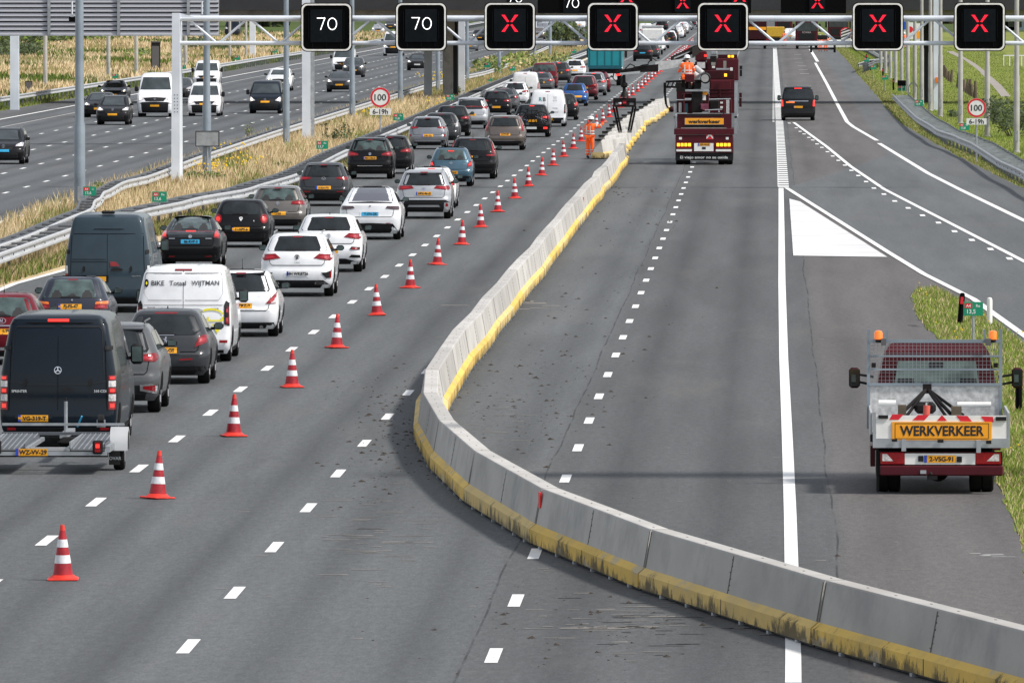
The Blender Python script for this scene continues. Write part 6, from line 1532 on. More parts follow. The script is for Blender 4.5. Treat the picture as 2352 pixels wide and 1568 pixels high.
# ---------------- distant queue, seen through the gantry
random.seed(11)
names = ['pale', 'dark', 'silver', 'black', 'white', 'grey', 'red', 'brown']
k = 0
farq = [(1523, 117, 'suv', 'white'), (1531, 112, 'hatch', 'black'), (1514, 104, 'suv', 'black'), (1536, 101, 'hatch', 'white'), (1549, 96, 'suv', 'black'), (1562, 100, 'hatch', 'white'), (1556, 88, 'suv', 'silver'), (1540, 86, 'hatch', 'white'), (1571, 88, 'sedan', 'white'), (1588, 86, 'suv', 'brown'), (1560, 76, 'suv', 'white'), (1578, 78, 'hatch', 'silver'), (1596, 78, 'suv', 'white'), (1490, 92, 'van', 'white'), (1546, 72, 'suv', 'black'), (1590, 70, 'suv', 'silver'), (1604, 69, 'hatch', 'black'), (1570, 65, 'sedan', 'white'), (1598, 61, 'suv', 'black'), (1614, 62, 'hatch', 'silver'), (1583, 58, 'van', 'white'), (1610, 55, 'suv', 'white'), (1600, 51, 'hatch', 'blue'), (1622, 50, 'suv', 'silver')]
for cx, yb, kd, col in farq:
    # keep them in their lanes
    g = at(cx, yb); ln = -12.2 if abs(g.x + 12.2) < abs(g.x + 16.0) else -16.0
    lb = '%s %s in the distant queue, %s counted from the near side' % (col.replace('_', ' '), {'suv': 'crossover', 'hatch': 'hatchback', 'sedan': 'saloon', 'van': 'van'}[kd], ORD[k].replace('nearest', 'first')); k += 1
    car('distant_car', kd, 1.84, 2.1 if kd == 'van' else 1.55, 4.4, (ln + random.uniform(-.3, .3), g.y), lb, 'car', 'distant cars of the queue', pp(col), 'rear', dict(brake=k % 3 == 0, plate=(0, .5, '')), 1)
# ---------------- black people carrier on the open right lane
q('people_carrier', 'van', 1.93, 1.92, 5.1, 1833, 277, 'black people carrier driving alone on the open right lane', 'van', None, 'black', dict(rw=[(0, .64), (.84, .64), (.80, .90), (.76, .92), (0, .93)], wiper=0, glazed=1, brake=1, litall=1, tlz=.945, tlw=.22, lamps=[([(.86, .42), (.97, .42), (.97, .60), (.88, .60)], 'red_lamp')], plate=(0, .40, ''), rails='chrome', extra=[('chrome_strip', [(-.55, .565), (.60, .565), (.60, .58), (-.55, .58)], 'chrome', 0, .02), ('orange_sticker', [(-.70, .515), (-.20, .515), (-.20, .56), (-.70, .56)], 'orange_light', 0, .02)]))
# ================================================================ CAR TRAILER behind the navy van
YT = at(282, 1080).y
o = empty('car_trailer', (XatY(121, YT), YT, 0), 'low galvanised car transport trailer with empty ribbed ramps, plate WZ-VV-29', 'trailer')
def tz(y): return (1480 - y) * .002019
b = MB(); b.bx(-.98, .98, -1.55, -1.45, .31, .37, 'galv'); b.bx(-.98, .98, 2.0, 2.08, .50, .55, 'galv_dark'); b.bx(-1.02, 1.02, 2.7, 2.78, .63, .67, 'galv')
for sx in (-1, 1): b.bx(sx * .98 - .04, sx * .98 + .04, -1.5, 2.7, .36, .46, 'galv'); b.bx(sx * .34 - .03, sx * .34 + .03, -1.5, 2.7, .38, .44, 'galv')
b.bx(-.9, .9, 0, .12, .22, .32, 'black_plastic'); b.bx(-.3, .3, -1.0, -.9, .36, .42, 'galv_pale'); b.build('frame', o)
for sx in (-1, 1):
    r_ = MB(); x0, x1 = sorted((sx * .36, sx * .95))
    r_.add([(x0, -1.5, .40), (x1, -1.5, .40), (x1, 2.1, .52), (x0, 2.1, .52)], [(0, 1, 2, 3)], 'galv_dark')
    for i in range(14): xx = x0 + (x1 - x0) * (i + .5) / 14; r_.add([(xx - .012, -1.5, .415), (xx + .012, -1.5, .415), (xx + .012, 2.1, .535), (xx - .012, 2.1, .535)], [(0, 1, 2, 3)], 'galv' if i % 2 else 'galv_dark')
    r_.bx(x0, x0 + .025, -1.5, 2.2, .42, .53, 'galv'); r_.bx(x1 - .025, x1, -1.5, 2.2, .42, .50, 'galv_dark'); r_.build('ramp', o)
    w_ = MB().lathe((sx * 1.08, .25, .285), [(.16, -.09), (.26, -.09), (.285, -.06), (.285, .06), (.26, .09), (.16, .09)], 'tyre', 22, 'X').build('wheel', o, smooth=40)
    MB().lathe((sx * (1.08 + .092), .25, .285), [(.16, -.01), (.15, .004), (.05, .004)], 'rim', 18, 'X').build('rim', w_)
    f_ = MB(); n = 10; xa, xb = sx * .94, sx * 1.23; vs = []
    for i in range(n + 1):
        a = math.pi * i / n; vs += [(xa, .25 - .36 * math.cos(a), .33 + .38 * math.sin(a)), (xb, .25 - .36 * math.cos(a), .33 + .38 * math.sin(a))]
    f_.add(vs, [(2 * i, 2 * i + 1, 2 * i + 3, 2 * i + 2) for i in range(n)], 'galv_pale')
    f_.add([(xb, .25 - .36 * math.cos(math.pi * i / n), .33 + .38 * math.sin(math.pi * i / n)) for i in range(n + 1)] + [(xb, .25 + .31 * math.cos(math.pi * i / n), .33 + .32 * math.sin(math.pi * i / n)) for i in range(n + 1)], [(i, i + 1, 2 * n - i, 2 * n + 1 - i) for i in range(n)], 'galv_pale')
    f_.build('fender', o, smooth=40)
    m_ = MB(); m_.bx(sx * 1.02 - .09, sx * 1.02 + .09, -.16, -.14, .10, .33, 'black_plastic'); m_.text('JOVAR', .075, lambda x, z: (x, -.162, z), 'galv', sx * 1.02, .2, .01); m_.build('mud_flap', o)
    l_ = MB(); l_.bx(sx * .83 - .085, sx * .83 + .085, -1.62, -1.55, .34, .56, 'black_plastic', bev=.02); l_.bx(sx * .83 - .045, sx * .83 + .045, -1.635, -1.62, .37, .53, 'red_lamp'); l_.bx(sx * .83 - .03, sx * .83 + .03, -1.642, -1.636, .44, .50, 'red_lit'); l_.build('tail_light', o)
b = MB(); b.sgn = 1; fn = lambda x, z: (x, -1.57, z); plate(b, fn, -.25, .365, 'WZ-VV-29'); b.build('number_plate', o)
b = MB(); b.cyl((.02, 3.1, .35), (.02, 3.1, 1.02), .03, 'galv'); b.cyl((.02, 3.1, 1.02), (.02, 3.1, 1.08), .015, 'black_plastic'); b.build('jockey_post', o)
b = MB(); b.bx(-.06, .06, 2.7, 5.0, .42, .5, 'galv'); b.build('drawbar', o)
b = MB(); b.box((.3, 1.6, .40), (.62, .62, .16), 'tyre', bev=.07); b.build('spare_wheel', o)
b = MB(); b.lathe((.62, 2.9, .72), [(.03, -.05), (.09, -.05), (.09, .05), (.03, .05)], 'black_plastic', 12, 'X'); b.bx(.55, .69, 2.85, 2.95, .6, .72, 'galv'); b.build('winch', o)
b = MB(); b.cyl((.22, 3.0, .6), (.30, 2.9, .78), .015, 'plate_blue'); b.build('brake_handle', o)

# ================================================================ MAROON FLATBED
YF = at(2158, 1128).y - 1.0
o = empty('flatbed_truck', (XatY(2160, YF), YF, 0), 'dark red flatbed pickup with white tailgate reading WERKVERKEER and orange beacons', 'truck')
fx = lambda x: (x - 868) * .002346
fz = lambda y: (1470 - y) * .002346
def fb(name, rects, parent=None, bev=0):
    b = MB()
    for (xa, xb, ya, yb, y0, y1, m) in rects: b.bx(fx(xa), fx(xb), y0, y1, fz(yb), fz(ya), m, bev=bev)
    return b.build(name, parent or o)
fb('rear_bumper', [(465, 1290, 1277, 1345, -.06, .10, 'maroon')], bev=.02)
fb('lamp_panel', [(465, 1285, 1185, 1276, .0, .06, 'maroon_dark')])
fb('plate_panel', [(632, 1104, 1196, 1270, -.03, -.002, 'white_panel')])
fb('plate_lamp', [(722, 756, 1212, 1250, -.05, -.031, 'black_plastic'), (980, 1014, 1216, 1254, -.05, -.031, 'black_plastic')])
b = MB(); b.sgn = 1; plate(b, lambda x, z: (x, -.04, z), fx(868), fz(1233), '2-VSG-91', w_=.50, h=.115); b.build('number_plate', o)
for (xa, xb, sg) in ((470, 630, -1), (1106, 1275, 1)):
    b = MB(); b.bx(fx(xa), fx(xb), -.04, -.002, fz(1268), fz(1190), 'red_lamp', bev=.01)
    xi = (xa + 12, xa + 85) if sg < 0 else (xb - 95, xb - 12)
    b.poly([(fx(xi[0]), fz(1247)), (fx(xi[1]), fz(1247)), (fx(xi[1] if sg > 0 else xi[0] + 30), fz(1200)), (fx(xi[0] if sg < 0 else xi[0] + 50), fz(1200))], lambda x, z: (x, -.045, z), 'clear_lamp'); b.build('tail_light', o)
fb('tray_frame', [(418, 1335, 1098, 1158, -.08, .02, 'galv'), (430, 1325, 1120, 1158, .03, 3.2, 'galv'), (400, 420, 1070, 1120, -.02, .08, 'black_plastic')])
fb('tray_bracket', [(610, 640, 1100, 1180, -.1, -.081, 'galv'), (1110, 1140, 1105, 1190, -.1, -.081, 'galv'), (545, 580, 1098, 1116, -.12, -.101, 'black_plastic'), (850, 890, 1102, 1122, -.12, -.101, 'black_plastic'), (1175, 1210, 1108, 1130, -.12, -.101, 'black_plastic')])
tg = fb('tailgate', [(440, 1316, 985, 1096, -.06, -.02, 'white_panel'), (440, 1316, 942, 984, -.06, -.02, 'white_panel')])
b = MB(); n = 0
for pts in (((528, 968), (590, 968), (625, 932), (548, 932)), ((682, 972), (762, 972), (795, 936), (720, 936)), ((846, 976), (915, 976), (882, 938), (878, 938)), ((1005, 978), (1082, 980), (1050, 942), (974, 940)), ((1168, 982), (1225, 984), (1222, 948), (1138, 944))):
    b.poly([(fx(x), fz(y + 2)) for x, y in pts], lambda x, z: (x, -.066, z), 'red_sign')
b.build('chevron_tape', tg)
b = MB(); b.bx(fx(547), fx(1212), -.085, -.062, fz(1106), fz(984), 'orange_board')
for (xa, xb, ya, yb) in ((566, 1194, 993, 996), (566, 1194, 1094, 1097), (566, 569, 996, 1094), (1191, 1194, 996, 1094)): b.bx(fx(xa), fx(xb), -.089, -.0855, fz(yb), fz(ya), 'ink')
b.text('WERKVERKEER', .215, lambda x, z: (x, -.09, z), 'ink', fx(880), fz(1044), .028, width=1.32); tb = b.build('warning_board', tg)
fb('tailgate_latch', [(455, 520, 940, 962, -.09, -.061, 'black_plastic'), (1240, 1310, 950, 975, -.09, -.061, 'black_plastic')])
fb('corner_post', [(418, 438, 920, 1098, -.07, .03, 'galv')]); fb('corner_post', [(1318, 1335, 925, 1098, -.07, .03, 'galv')])
for xa in (402, 1322):
    b = MB(); b.bx(fx(xa), fx(xa + 13), .03, 3.1, fz(1095), fz(925), 'galv_pale'); b.build('side_board', o)
YH = 3.1    # headboard distance
k_ = (YF + YH) / YF
def hx(x): return fx(x) * k_ + (k_ - 1) * XatY(2160, YF)*0
def hz(y): return CAM_H - (CAM_H - fz(y)) * k_
b = MB(); b.bx(hx(415), hx(1282), YH, YH + .04, .85, hz(735), 'chequer'); b.build('headboard', o)
fr = MB()
for x in (408, 1292): fr.bx(hx(x) - .025, hx(x) + .025, YH - .03, YH + .05, .9, hz(365), 'mast_grey')
for x in (530, 1184): fr.bx(hx(x) - .02, hx(x) + .02, YH - .02, YH + .03, hz(450), hz(368), 'mast_grey')
for y, t in ((446, .055), (545, .03), (635, .03), (735, .045)): fr.bx(hx(408), hx(1292), YH - .035, YH, hz(y) - t / 2, hz(y) + t / 2, 'mast_grey')
fr.build('rack_frame', o)
me_ = MB(); x = hx(418)
while x < hx(1285): me_.bx(x - .003, x + .003, YH + .01, YH + .016, hz(735), hz(450), 'galv'); x += .062
z = hz(735)
while z < hz(450): me_.bx(hx(412), hx(1288), YH + .017, YH + .022, z - .0028, z + .0028, 'galv'); z += .062
me_.build('wire_mesh', o)
for x in (475, 1240):
    b = MB(); b.lathe((hx(x), YH, hz(434)), [(.068, 0), (.068, .09), (.055, .13), (.02, .145)], 'orange_light', 14); b.lathe((hx(x), YH, hz(436) - .03), [(.06, -.01), (.06, .03)], 'black_plastic', 12); b.build('beacon', o, smooth=40)
    fb('work_lamp', [(x + (10 if x < 900 else -45), x + (45 if x < 900 else -8), 470, 515, YH - .12, YH - .04, 'grey_plastic')])
for x in (435, 1265): fb('tie_ring', [(x - 15, x + 15, 635, 668, YH - .06, YH - .036, 'crane_black')])
# cab
cb = MB(); y0 = 3.35
def cz(y): return CAM_H - (CAM_H - fz(y)) * (YF + y0) / YF
prof = [(1.02, .55), (1.02, 1.0), (.99, 1.35), (.92, 1.75), (.83, 2.12), (.74, 2.25), (.60, 2.29)]
vs = []
for hwx, z in prof: vs += [(-hwx, y0 + (.02 if z < 2.2 else .12), z), (hwx, y0 + (.02 if z < 2.2 else .12), z), (hwx, y0 + (1.9 if z < 1.3 else 1.9 - (z - 1.3) * .9), z), (-hwx, y0 + (1.9 if z < 1.3 else 1.9 - (z - 1.3) * .9), z)]
n = len(prof); cb.add(vs, [(l * 4 + j, l * 4 + (j + 1) % 4, l * 4 + 4 + (j + 1) % 4, l * 4 + 4 + j) for l in range(n - 1) for j in range(4)] + [tuple(range(n * 4 - 4, n * 4))], 'maroon')
cb.bx(-1.0, 1.0, y0 + 1.9, y0 + 2.9, .45, 1.15, 'maroon', bev=.2); cb.build('cab', o, smooth=30)
b = MB(); b.poly([(-.70, 1.50), (.68, 1.50), (.62, 1.98), (-.62, 1.98)], lambda x, z: (x, y0 - .005, z), 'screen_clear')
for x, s_ in ((-.5, .15), (.5, .15), (-.17, .12), (.2, .12)): b.poly([(x - s_, 1.51), (x + s_, 1.51), (x + s_ * .85, 1.70 - (.15 - s_) * 2), (x - s_ * .85, 1.70 - (.15 - s_) * 2)], lambda x_, z: (x_, y0 - .012, z), 'interior')
b.bx(-.12, .1, y0 - .016, y0 - .01, 1.88, 1.96, 'interior'); b.build('rear_window', o)
for sg in (-1, 1):
    b = MB(); b.bx(sg * 1.31 - .09, sg * 1.31 + .09, y0 + 1.2, y0 + 1.3, 1.50, 1.83, 'maroon_dark', bev=.04); b.bx(sg * 1.31 - .075, sg * 1.31 + .075, y0 + 1.192, y0 + 1.197, 1.53, 1.80, 'glass'); b.bx(sg * 1.31 - .05, sg * 1.31 + .02, y0 + 1.186, y0 + 1.19, 1.60, 1.72, 'glass_pale'); b.cyl((sg * 1.0, y0 + 1.25, 1.55), (sg * 1.25, y0 + 1.25, 1.6), .02, 'black_plastic'); b.cyl((sg * 1.0, y0 + 1.25, 1.68), (sg * 1.25, y0 + 1.25, 1.72), .02, 'black_plastic'); b.build('side_mirror', o)
# tripod attenuator arm
XF = XatY(2160, YF)
def fp(x, y, dy): Y = YF + dy; return Vector((XatY(1862 + x * .3423, Y) - XF, dy, zat(631 + y * .3423, Y)))
b = MB(); A = fp(783, 762, 1.9)
for x, t in ((600, .03), (650, .026), (905, .026), (950, .03), (1025, .026)): b.cyl(A, fp(x, 940, 1.2), t, 'crane_black', n=8)
b.box(tuple(A), (.14, .12, .15), 'crane_black'); b.build('tripod_arm', o)
b = MB(); p = fp(615, 905, 1.3); b.box(tuple(p), (.13, .3, .16), 'wood'); p = fp(980, 910, 1.3); b.box(tuple(p), (.16, .3, .14), 'wood'); p = fp(770, 890, 1.5); b.box(tuple(p), (.34, .4, .18), 'crane_black', bev=.05); b.build('rusty_mount', o)
b = MB(); b.cyl(fp(778, 945, 1.1), fp(782, 875, 1.1), .055, 'extinguisher'); b.cyl(fp(782, 875, 1.1), fp(784, 855, 1.1), .022, 'chrome'); b.build('gas_bottle', o)
b = MB(); b.cyl((hx(475), YH - .3, fz(905)), (hx(590), YH - .3, fz(905)), .05, 'white_panel', n=14); b.cyl((hx(1000), YH - .3, fz(915)), (hx(1225), YH - .3, fz(915)), .045, 'white_panel', n=14); b.build('plastic_tube', o)
for x in (487, 1112):       # dual rear wheels
    for dx in (0, 80):
        xx = fx(x + dx - 0) if x > 800 else fx(x + dx)
        w_ = MB().lathe((xx, 1.0, .345), [(.2, -.095), (.32, -.095), (.345, -.07), (.345, .07), (.32, .095), (.2, .095)], 'tyre', 24, 'X').build('wheel', o, smooth=40)
for sx in (-1, 1): MB().lathe((sx * .86, y0 + 2.1, .345), [(.2, -.1), (.345, -.09), (.345, .09), (.2, .1)], 'tyre', 24, 'X').build('wheel', o, smooth=40)
b = MB(); b.bx(-.75, .75, .3, 5.5, .30, .62, 'underbody'); b.lathe((-.02, .98, .34), [(.18, -.12), (.18, .12)], 'underbody', 14, 'Y'); b.bx(-.8, .8, .95, 1.05, .3, .38, 'underbody'); b.build('chassis', o)
b = MB(); b.bx(fx(735), fx(775), -.14, -.062, fz(1330), fz(1308), 'galv'); b.ball((fx(805), -.14, fz(1330)), .03, 'black_plastic'); b.bx(fx(780), fx(850), -.1, -.061, fz(1372), fz(1345), 'black_plastic'); b.build('tow_hitch', o)
b = MB(); b.bx(fx(445), fx(462), .3, .4, .02, fz(1160), 'black_plastic'); b.bx(fx(408), fx(440), 1.4, 2.6, fz(1310), fz(1170), 'maroon'); b.build('side_skirt', o)

# ================================================================ PEOPLE
def person(loc, label, J, rz=0.0, kind='standing', scale=1.0, seatd=False, cloth='orange_cloth', helmet=True):
    """J: joints in metres (x right, y forward, z up). the body is one skinned surface; clothes are shells over it"""
    o = empty('person', loc, label, 'person', None, rz)
    def skin(nm, vs, es, rad, m, root=0, sub=1):
        me = bpy.data.meshes.new(nm); me.from_pydata([tuple(Vector(v) * scale) for v in vs], es, [])
        ob = bpy.data.objects.new(nm, me); COL.objects.link(ob); ob.parent = o
        sk = ob.modifiers.new('skin', 'SKIN'); sk.use_smooth_shade = True
        for i, r_ in enumerate(rad):
            rr = r_ if hasattr(r_, '__len__') else (r_, r_)
            me.skin_vertices[0].data[i].radius = (rr[0] * scale, rr[1] * scale); me.skin_vertices[0].data[i].use_root = (i == root)
        if sub: ob.modifiers.new('sub', 'SUBSURF').levels = sub; ob.modifiers['sub'].render_levels = sub
        me.materials.append(MATS[m]); return ob
    names = list(J); ix = {}
    vs, rd, es = [], [], []
    def add(nm, p, r_, par=None):
        ix[nm] = len(vs); vs.append(p); rd.append(r_)
        if par: es.append((ix[par], ix[nm]))
    add('pelvis', J['pelvis'], (.145, .11)); add('chest', J['chest'], (.165, .115), 'pelvis'); add('neck', J['neck'], (.055, .055), 'chest')
    hd = Vector(J['head']); add('head', hd, (.078, .09), 'neck'); add('crown', tuple(hd + Vector((0, 0, .10))), (.055, .065), 'head')
    for s_ in 'LR':
        add('sh' + s_, J['sh' + s_], .058, 'chest'); add('el' + s_, J['el' + s_], .043, 'sh' + s_); add('wr' + s_, J['wr' + s_], .028, 'el' + s_)
        d = (Vector(J['wr' + s_]) - Vector(J['el' + s_])).normalized(); pc = Vector(J['wr' + s_]) + d * .07
        add('palm' + s_, tuple(pc), (.036, .018), 'wr' + s_)
        sd = d.cross(Vector((0, 1, 0))); sd = sd.normalized() if sd.length > .1 else Vector((1, 0, 0))
        for i, (off, ln) in enumerate(((-.027, .062), (-.009, .072), (.009, .068), (.027, .052))):
            a = pc + sd * off + d * .03; m1 = a + d * ln * .55 + Vector((0, .012, -.004)); e_ = a + d * ln + Vector((0, .03, -.01))
            add('k%d' % i + s_, tuple(a), .010, 'palm' + s_); add('f%d' % i + s_, tuple(m1), .009, 'k%d' % i + s_); add('t%d' % i + s_, tuple(e_), .007, 'f%d' % i + s_)
        th = pc - d * .03 + sd * .035; add('th' + s_, tuple(th), .011, 'palm' + s_); add('tt' + s_, tuple(th + d * .045 + sd * .02), .008, 'th' + s_)
        add('hip' + s_, J['hip' + s_], .085, 'pelvis'); add('kn' + s_, J['kn' + s_], .06, 'hip' + s_); add('an' + s_, J['an' + s_], .042, 'kn' + s_)
        tp = J['toe' + s_]; add('toe' + s_, tp, .035, 'an' + s_)
    skin('body', vs, es, rd, 'skin')
    # face and hair
    f_ = MB(); hz_ = hd * scale
    fy = J.get('face', 1)
    f_.ball((hz_.x, hz_.y + fy * .10 * scale, hz_.z + .0), .014 * scale, 'skin', 8, 6, (1, 1.4, 1.6))
    for sx in (-1, 1): f_.ball((hz_.x + sx * .03 * scale, hz_.y + fy * .088 * scale, hz_.z + .03 * scale), .009 * scale, 'ink', 6, 5); f_.ball((hz_.x + sx * .082 * scale, hz_.y, hz_.z + .01), .018 * scale, 'skin', 8, 6, (.5, .9, 1.4))
    f_.bx(hz_.x - .022 * scale, hz_.x + .022 * scale, hz_.y + fy * .094 * scale - .003, hz_.y + fy * .094 * scale + .003, hz_.z - .04 * scale, hz_.z - .032 * scale, 'red_sign'); f_.build('face', o)
    hr = MB(); hr.ball((hz_.x, hz_.y - fy * .015, hz_.z + .045 * scale), .098 * scale, 'wood', 12, 8, (.95, 1.02, .95)); hr.build('hair', o)
    if helmet:
        h_ = MB(); c = (hz_.x, hz_.y, hz_.z + .06 * scale)
        h_.lathe(c, [(.150 * scale, -.01), (.152 * scale, .0), (.125 * scale, .012), (.122 * scale, .05 * scale), (.10 * scale, .095 * scale), (.055 * scale, .125 * scale), (.01, .133 * scale)], 'helmet_white', 18)
        h_.bx(c[0] - .07, c[0] + .07, *sorted((c[1] + fy * .12, c[1] + fy * .18)), c[2] - .006, c[2] + .006, 'helmet_white'); h_.build('helmet', o, smooth=50)
    # jacket and trousers
    jv = [J['pelvis'], J['chest'], tuple((Vector(J['chest']) * .35 + Vector(J['neck']) * .65))]; je = [(0, 1), (1, 2)]; jr = [(.180, .145), (.195, .145), (.10, .09)]
    for s_ in 'LR':
        n = len(jv); wr = Vector(J['wr' + s_]); jv += [J['sh' + s_], J['el' + s_], tuple(wr)]; je += [(1, n), (n, n + 1), (n + 1, n + 2)]; jr += [.085, .068, .052]
    skin('jacket', jv, je, jr, cloth)
    tv = [J['pelvis']]; te = []; tr = [(.170, .135)]
    for s_ in 'LR':
        n = len(tv); tv += [J['hip' + s_], J['kn' + s_], tuple(Vector(J['an' + s_]) + Vector((0, 0, .02)))]; te += [(0, n), (n, n + 1), (n + 1, n + 2)]; tr += [.108, .088, .078]
    skin('trousers', tv, te, tr, cloth)
    for s_ in 'LR':
        a = Vector(J['an' + s_]); t = Vector(J['toe' + s_]); skin('boot', [tuple(a + Vector((0, 0, .04))), tuple(a + Vector((0, 0, -.03))), tuple(t)], [(0, 1), (1, 2)], [.06, .058, .045], 'boot')
    # reflective bands
    def band(p, q_, f0, r_, m='reflective', t=.022):
        p, q_ = Vector(p) * scale, Vector(q_) * scale; c = p + (q_ - p) * f0; d = (q_ - p).normalized()
        b = MB(); b.cyl(c - d * t, c + d * t, r_ * scale, m, n=16, cap=False); ob = b.build('reflective_band', o, smooth=60); return ob
    for s_ in 'LR':
        band(J['kn' + s_], J['an' + s_], .35, .098); band(J['kn' + s_], J['an' + s_], .62, .094); band(J['el' + s_], J['wr' + s_], .35, .072); band(J['sh' + s_], J['el' + s_], .45, .086)
    for f0 in (.25, .6):
        c = (Vector(J['pelvis']) + (Vector(J['chest']) - Vector(J['pelvis'])) * f0) * scale; n = 20; b = MB(); vs2 = []
        for dz in (-.025, .025): vs2 += [(c.x + .205 * scale * math.cos(2 * math.pi * i / n), c.y + .165 * scale * math.sin(2 * math.pi * i / n), c.z + dz) for i in range(n)]
        b.add(vs2, [(i, (i + 1) % n, n + (i + 1) % n, n + i) for i in range(n)], 'reflective'); b.build('reflective_band', o, smooth=60)
    for sx in (-1, 1):
        c0 = Vector(J['pelvis']) * scale; c1 = Vector(J['chest']) * scale; b = MB()
        b.bx(sx * .10 + c1.x - .022, sx * .10 + c1.x + .022, c1.y - .168 * scale, c1.y - .150 * scale, c0.z + .12, c1.z + .10, 'reflective'); b.build('reflective_band', o)
    return o
STAND = dict(pelvis=(0, 0, .98), chest=(0, 0, 1.30), neck=(0, .01, 1.50), head=(0, .03, 1.62), shL=(-.19, 0, 1.42), elL=(-.25, .0, 1.13), wrL=(-.24, .08, .90), shR=(.19, 0, 1.42), elR=(.25, 0, 1.13), wrR=(.24, .08, .90),
             hipL=(-.09, 0, .92), knL=(-.11, .02, .50), anL=(-.12, 0, .09), toeL=(-.13, .14, .045), hipR=(.09, 0, .92), knR=(.11, .02, .50), anR=(.12, 0, .09), toeR=(.13, .14, .045))
W1 = dict(STAND, shR=(.19, .02, 1.43), elR=(.36, .16, 1.36), wrR=(.52, .28, 1.52), elL=(-.24, .04, 1.12), wrL=(-.12, .18, 1.12), head=(.03, .04, 1.63))
g = at(1355, 364); person((g.x, g.y, 0), 'standing worker in orange with white helmet raising his right hand beside the barrier', W1, rz=-.5, scale=1.04)
W2 = dict(STAND, face=-1); W3 = dict(STAND, elR=(.30, -.1, 1.2), wrR=(.1, -.22, 1.3), face=-1)
g = at(1884, 119); person((g.x, g.y, 0), 'left one of two orange workers standing in front of the oncoming maroon lorry', W2)
g = at(1897, 119); person((g.x, g.y + .2, 0), 'right one of two orange workers in front of the oncoming maroon lorry', W3)
g = at(1802, 107); person((g.x, g.y, 0), 'orange worker between the yellow lorry and the white car', W3, helmet=False)
g = at(2077, 112); person((g.x, g.y, 0), 'orange worker partly hidden behind the second cross sign from the right', W2)

# ================================================================ MAROON CRANE LORRY
YC = at(1617, 378).y - .8; XC = XatY(1617, YC)
o = empty('crane_lorry', (XC, YC, 0), 'maroon crane lorry seen from behind with werkverkeer board and white loading crane', 'lorry')
cs = .003537
cx_ = lambda x: (x - 580) * cs
cz_ = lambda y: (1505 - y) * cs
def cb_(name, rects, bev=0.0, parent=None):
    b = MB()
    for (xa, xb, ya, yb, y0, y1, m) in rects:
        k = (YC + y0) / YC
        b.bx(cx_(xa) * k, cx_(xb) * k, y0, y1, CAM_H - (CAM_H - cz_(yb)) * k, CAM_H - (CAM_H - cz_(ya)) * k, m, bev=bev)
    return b.build(name, parent or o)
b = MB(); b.bx(cx_(232), cx_(930), .0, .03, cz_(1452), cz_(1362), 'black_plastic'); b.text('El viejo amor no se oxida', .165, lambda x, z: (x, -.006, z), 'white_ink', cx_(580), cz_(1418), .012, width=2.05); b.build('mud_flap', o)
for xa in (236, 333, 752, 848):
    MB().lathe((cx_(xa + 41), .85, .5), [(.28, -.14), (.47, -.14), (.5, -.11), (.5, .11), (.47, .14), (.28, .14)], 'tyre', 22, 'X').build('wheel', o, smooth=40)
for y in (2.2, 3.6, 11, 12.3, 16):
    for sx in (-1, 1): MB().lathe((sx * 1.05, y, .5), [(.28, -.17), (.5, -.16), (.5, .16), (.28, .17)], 'tyre', 16, 'X').build('wheel', o, smooth=40)
cb_('tail_panel', [(232, 932, 1140, 1361, -.05, .1, 'maroon')], bev=.02)
b = MB()
b = cb_('plate_holder', [(460, 695, 1242, 1340, -.09, -.052, 'white_panel'), (557, 602, 1288, 1316, -.1, -.091, 'ink')])
b = MB(); b.sgn = 1; plate(b, lambda x, z: (x, -.1, z), cx_(582), cz_(1258), 'OP-14-LS', w_=.52, h=.115); b.build('number_plate', o)
for x0 in (252, 732):
    for i in range(4): cb_('amber_light', [(x0 + i * 45, x0 + i * 45 + 34, 1242, 1280, -.10, -.052, 'amber_lit')])
    cb_('tail_light', [(x0 - 4, x0 + 178, 1284, 1304, -.08, -.052, 'red_lamp')]); cb_('reflector_strip', [(x0 - 8, x0 + 180, 1316, 1342, -.08, -.052, 'white_panel')])
b = MB(); b.poly([(cx_(608), cz_(1194)), (cx_(692), cz_(1194)), (cx_(692), cz_(1110)), (cx_(608), cz_(1110))], lambda x, z: (x, -.056, z), 'red_sign'); b.poly([(cx_(650), cz_(1120)), (cx_(690), cz_(1165)), (cx_(690), cz_(1192)), (cx_(650), cz_(1150)), (cx_(610), cz_(1192)), (cx_(610), cz_(1165))], lambda x, z: (x, -.06, z), 'white_panel'); b.build('chevron_plate', o)
cb_('marker_plate', [(276, 310, 1168, 1198, -.06, -.052, 'white_panel'), (846, 880, 1168, 1198, -.06, -.052, 'white_panel')])
cb_('bed_beam', [(217, 945, 1066, 1138, -.1, .2, 'maroon')], bev=.02)
cb_('load_bed', [(225, 938, 1080, 1138, .21, 8, 'maroon_dark')]); cb_('load_edge', [(300, 855, 1052, 1064, .0, .12, 'mud')])
cb_('stair_panel', [(252, 345, 885, 1062, .1, .16, 'maroon'), (820, 915, 885, 1062, .1, .16, 'maroon'), (345, 820, 885, 936, .1, .16, 'maroon'), (345, 820, 1018, 1050, .12, .16, 'black_plastic')])
b = MB(); b.bx(cx_(348), cx_(818), .02, .08, cz_(1013), cz_(938), 'orange_board'); b.text('werkverkeer', .215, lambda x, z: (x, .012, z), 'ink', cx_(583), cz_(978), .04, width=1.38); b.build('warning_board', o)
cb_('step_plate', [(365, 800, 890, 912, .05, .095, 'black_plastic'), (250, 375, 872, 886, .0, .1, 'galv')])
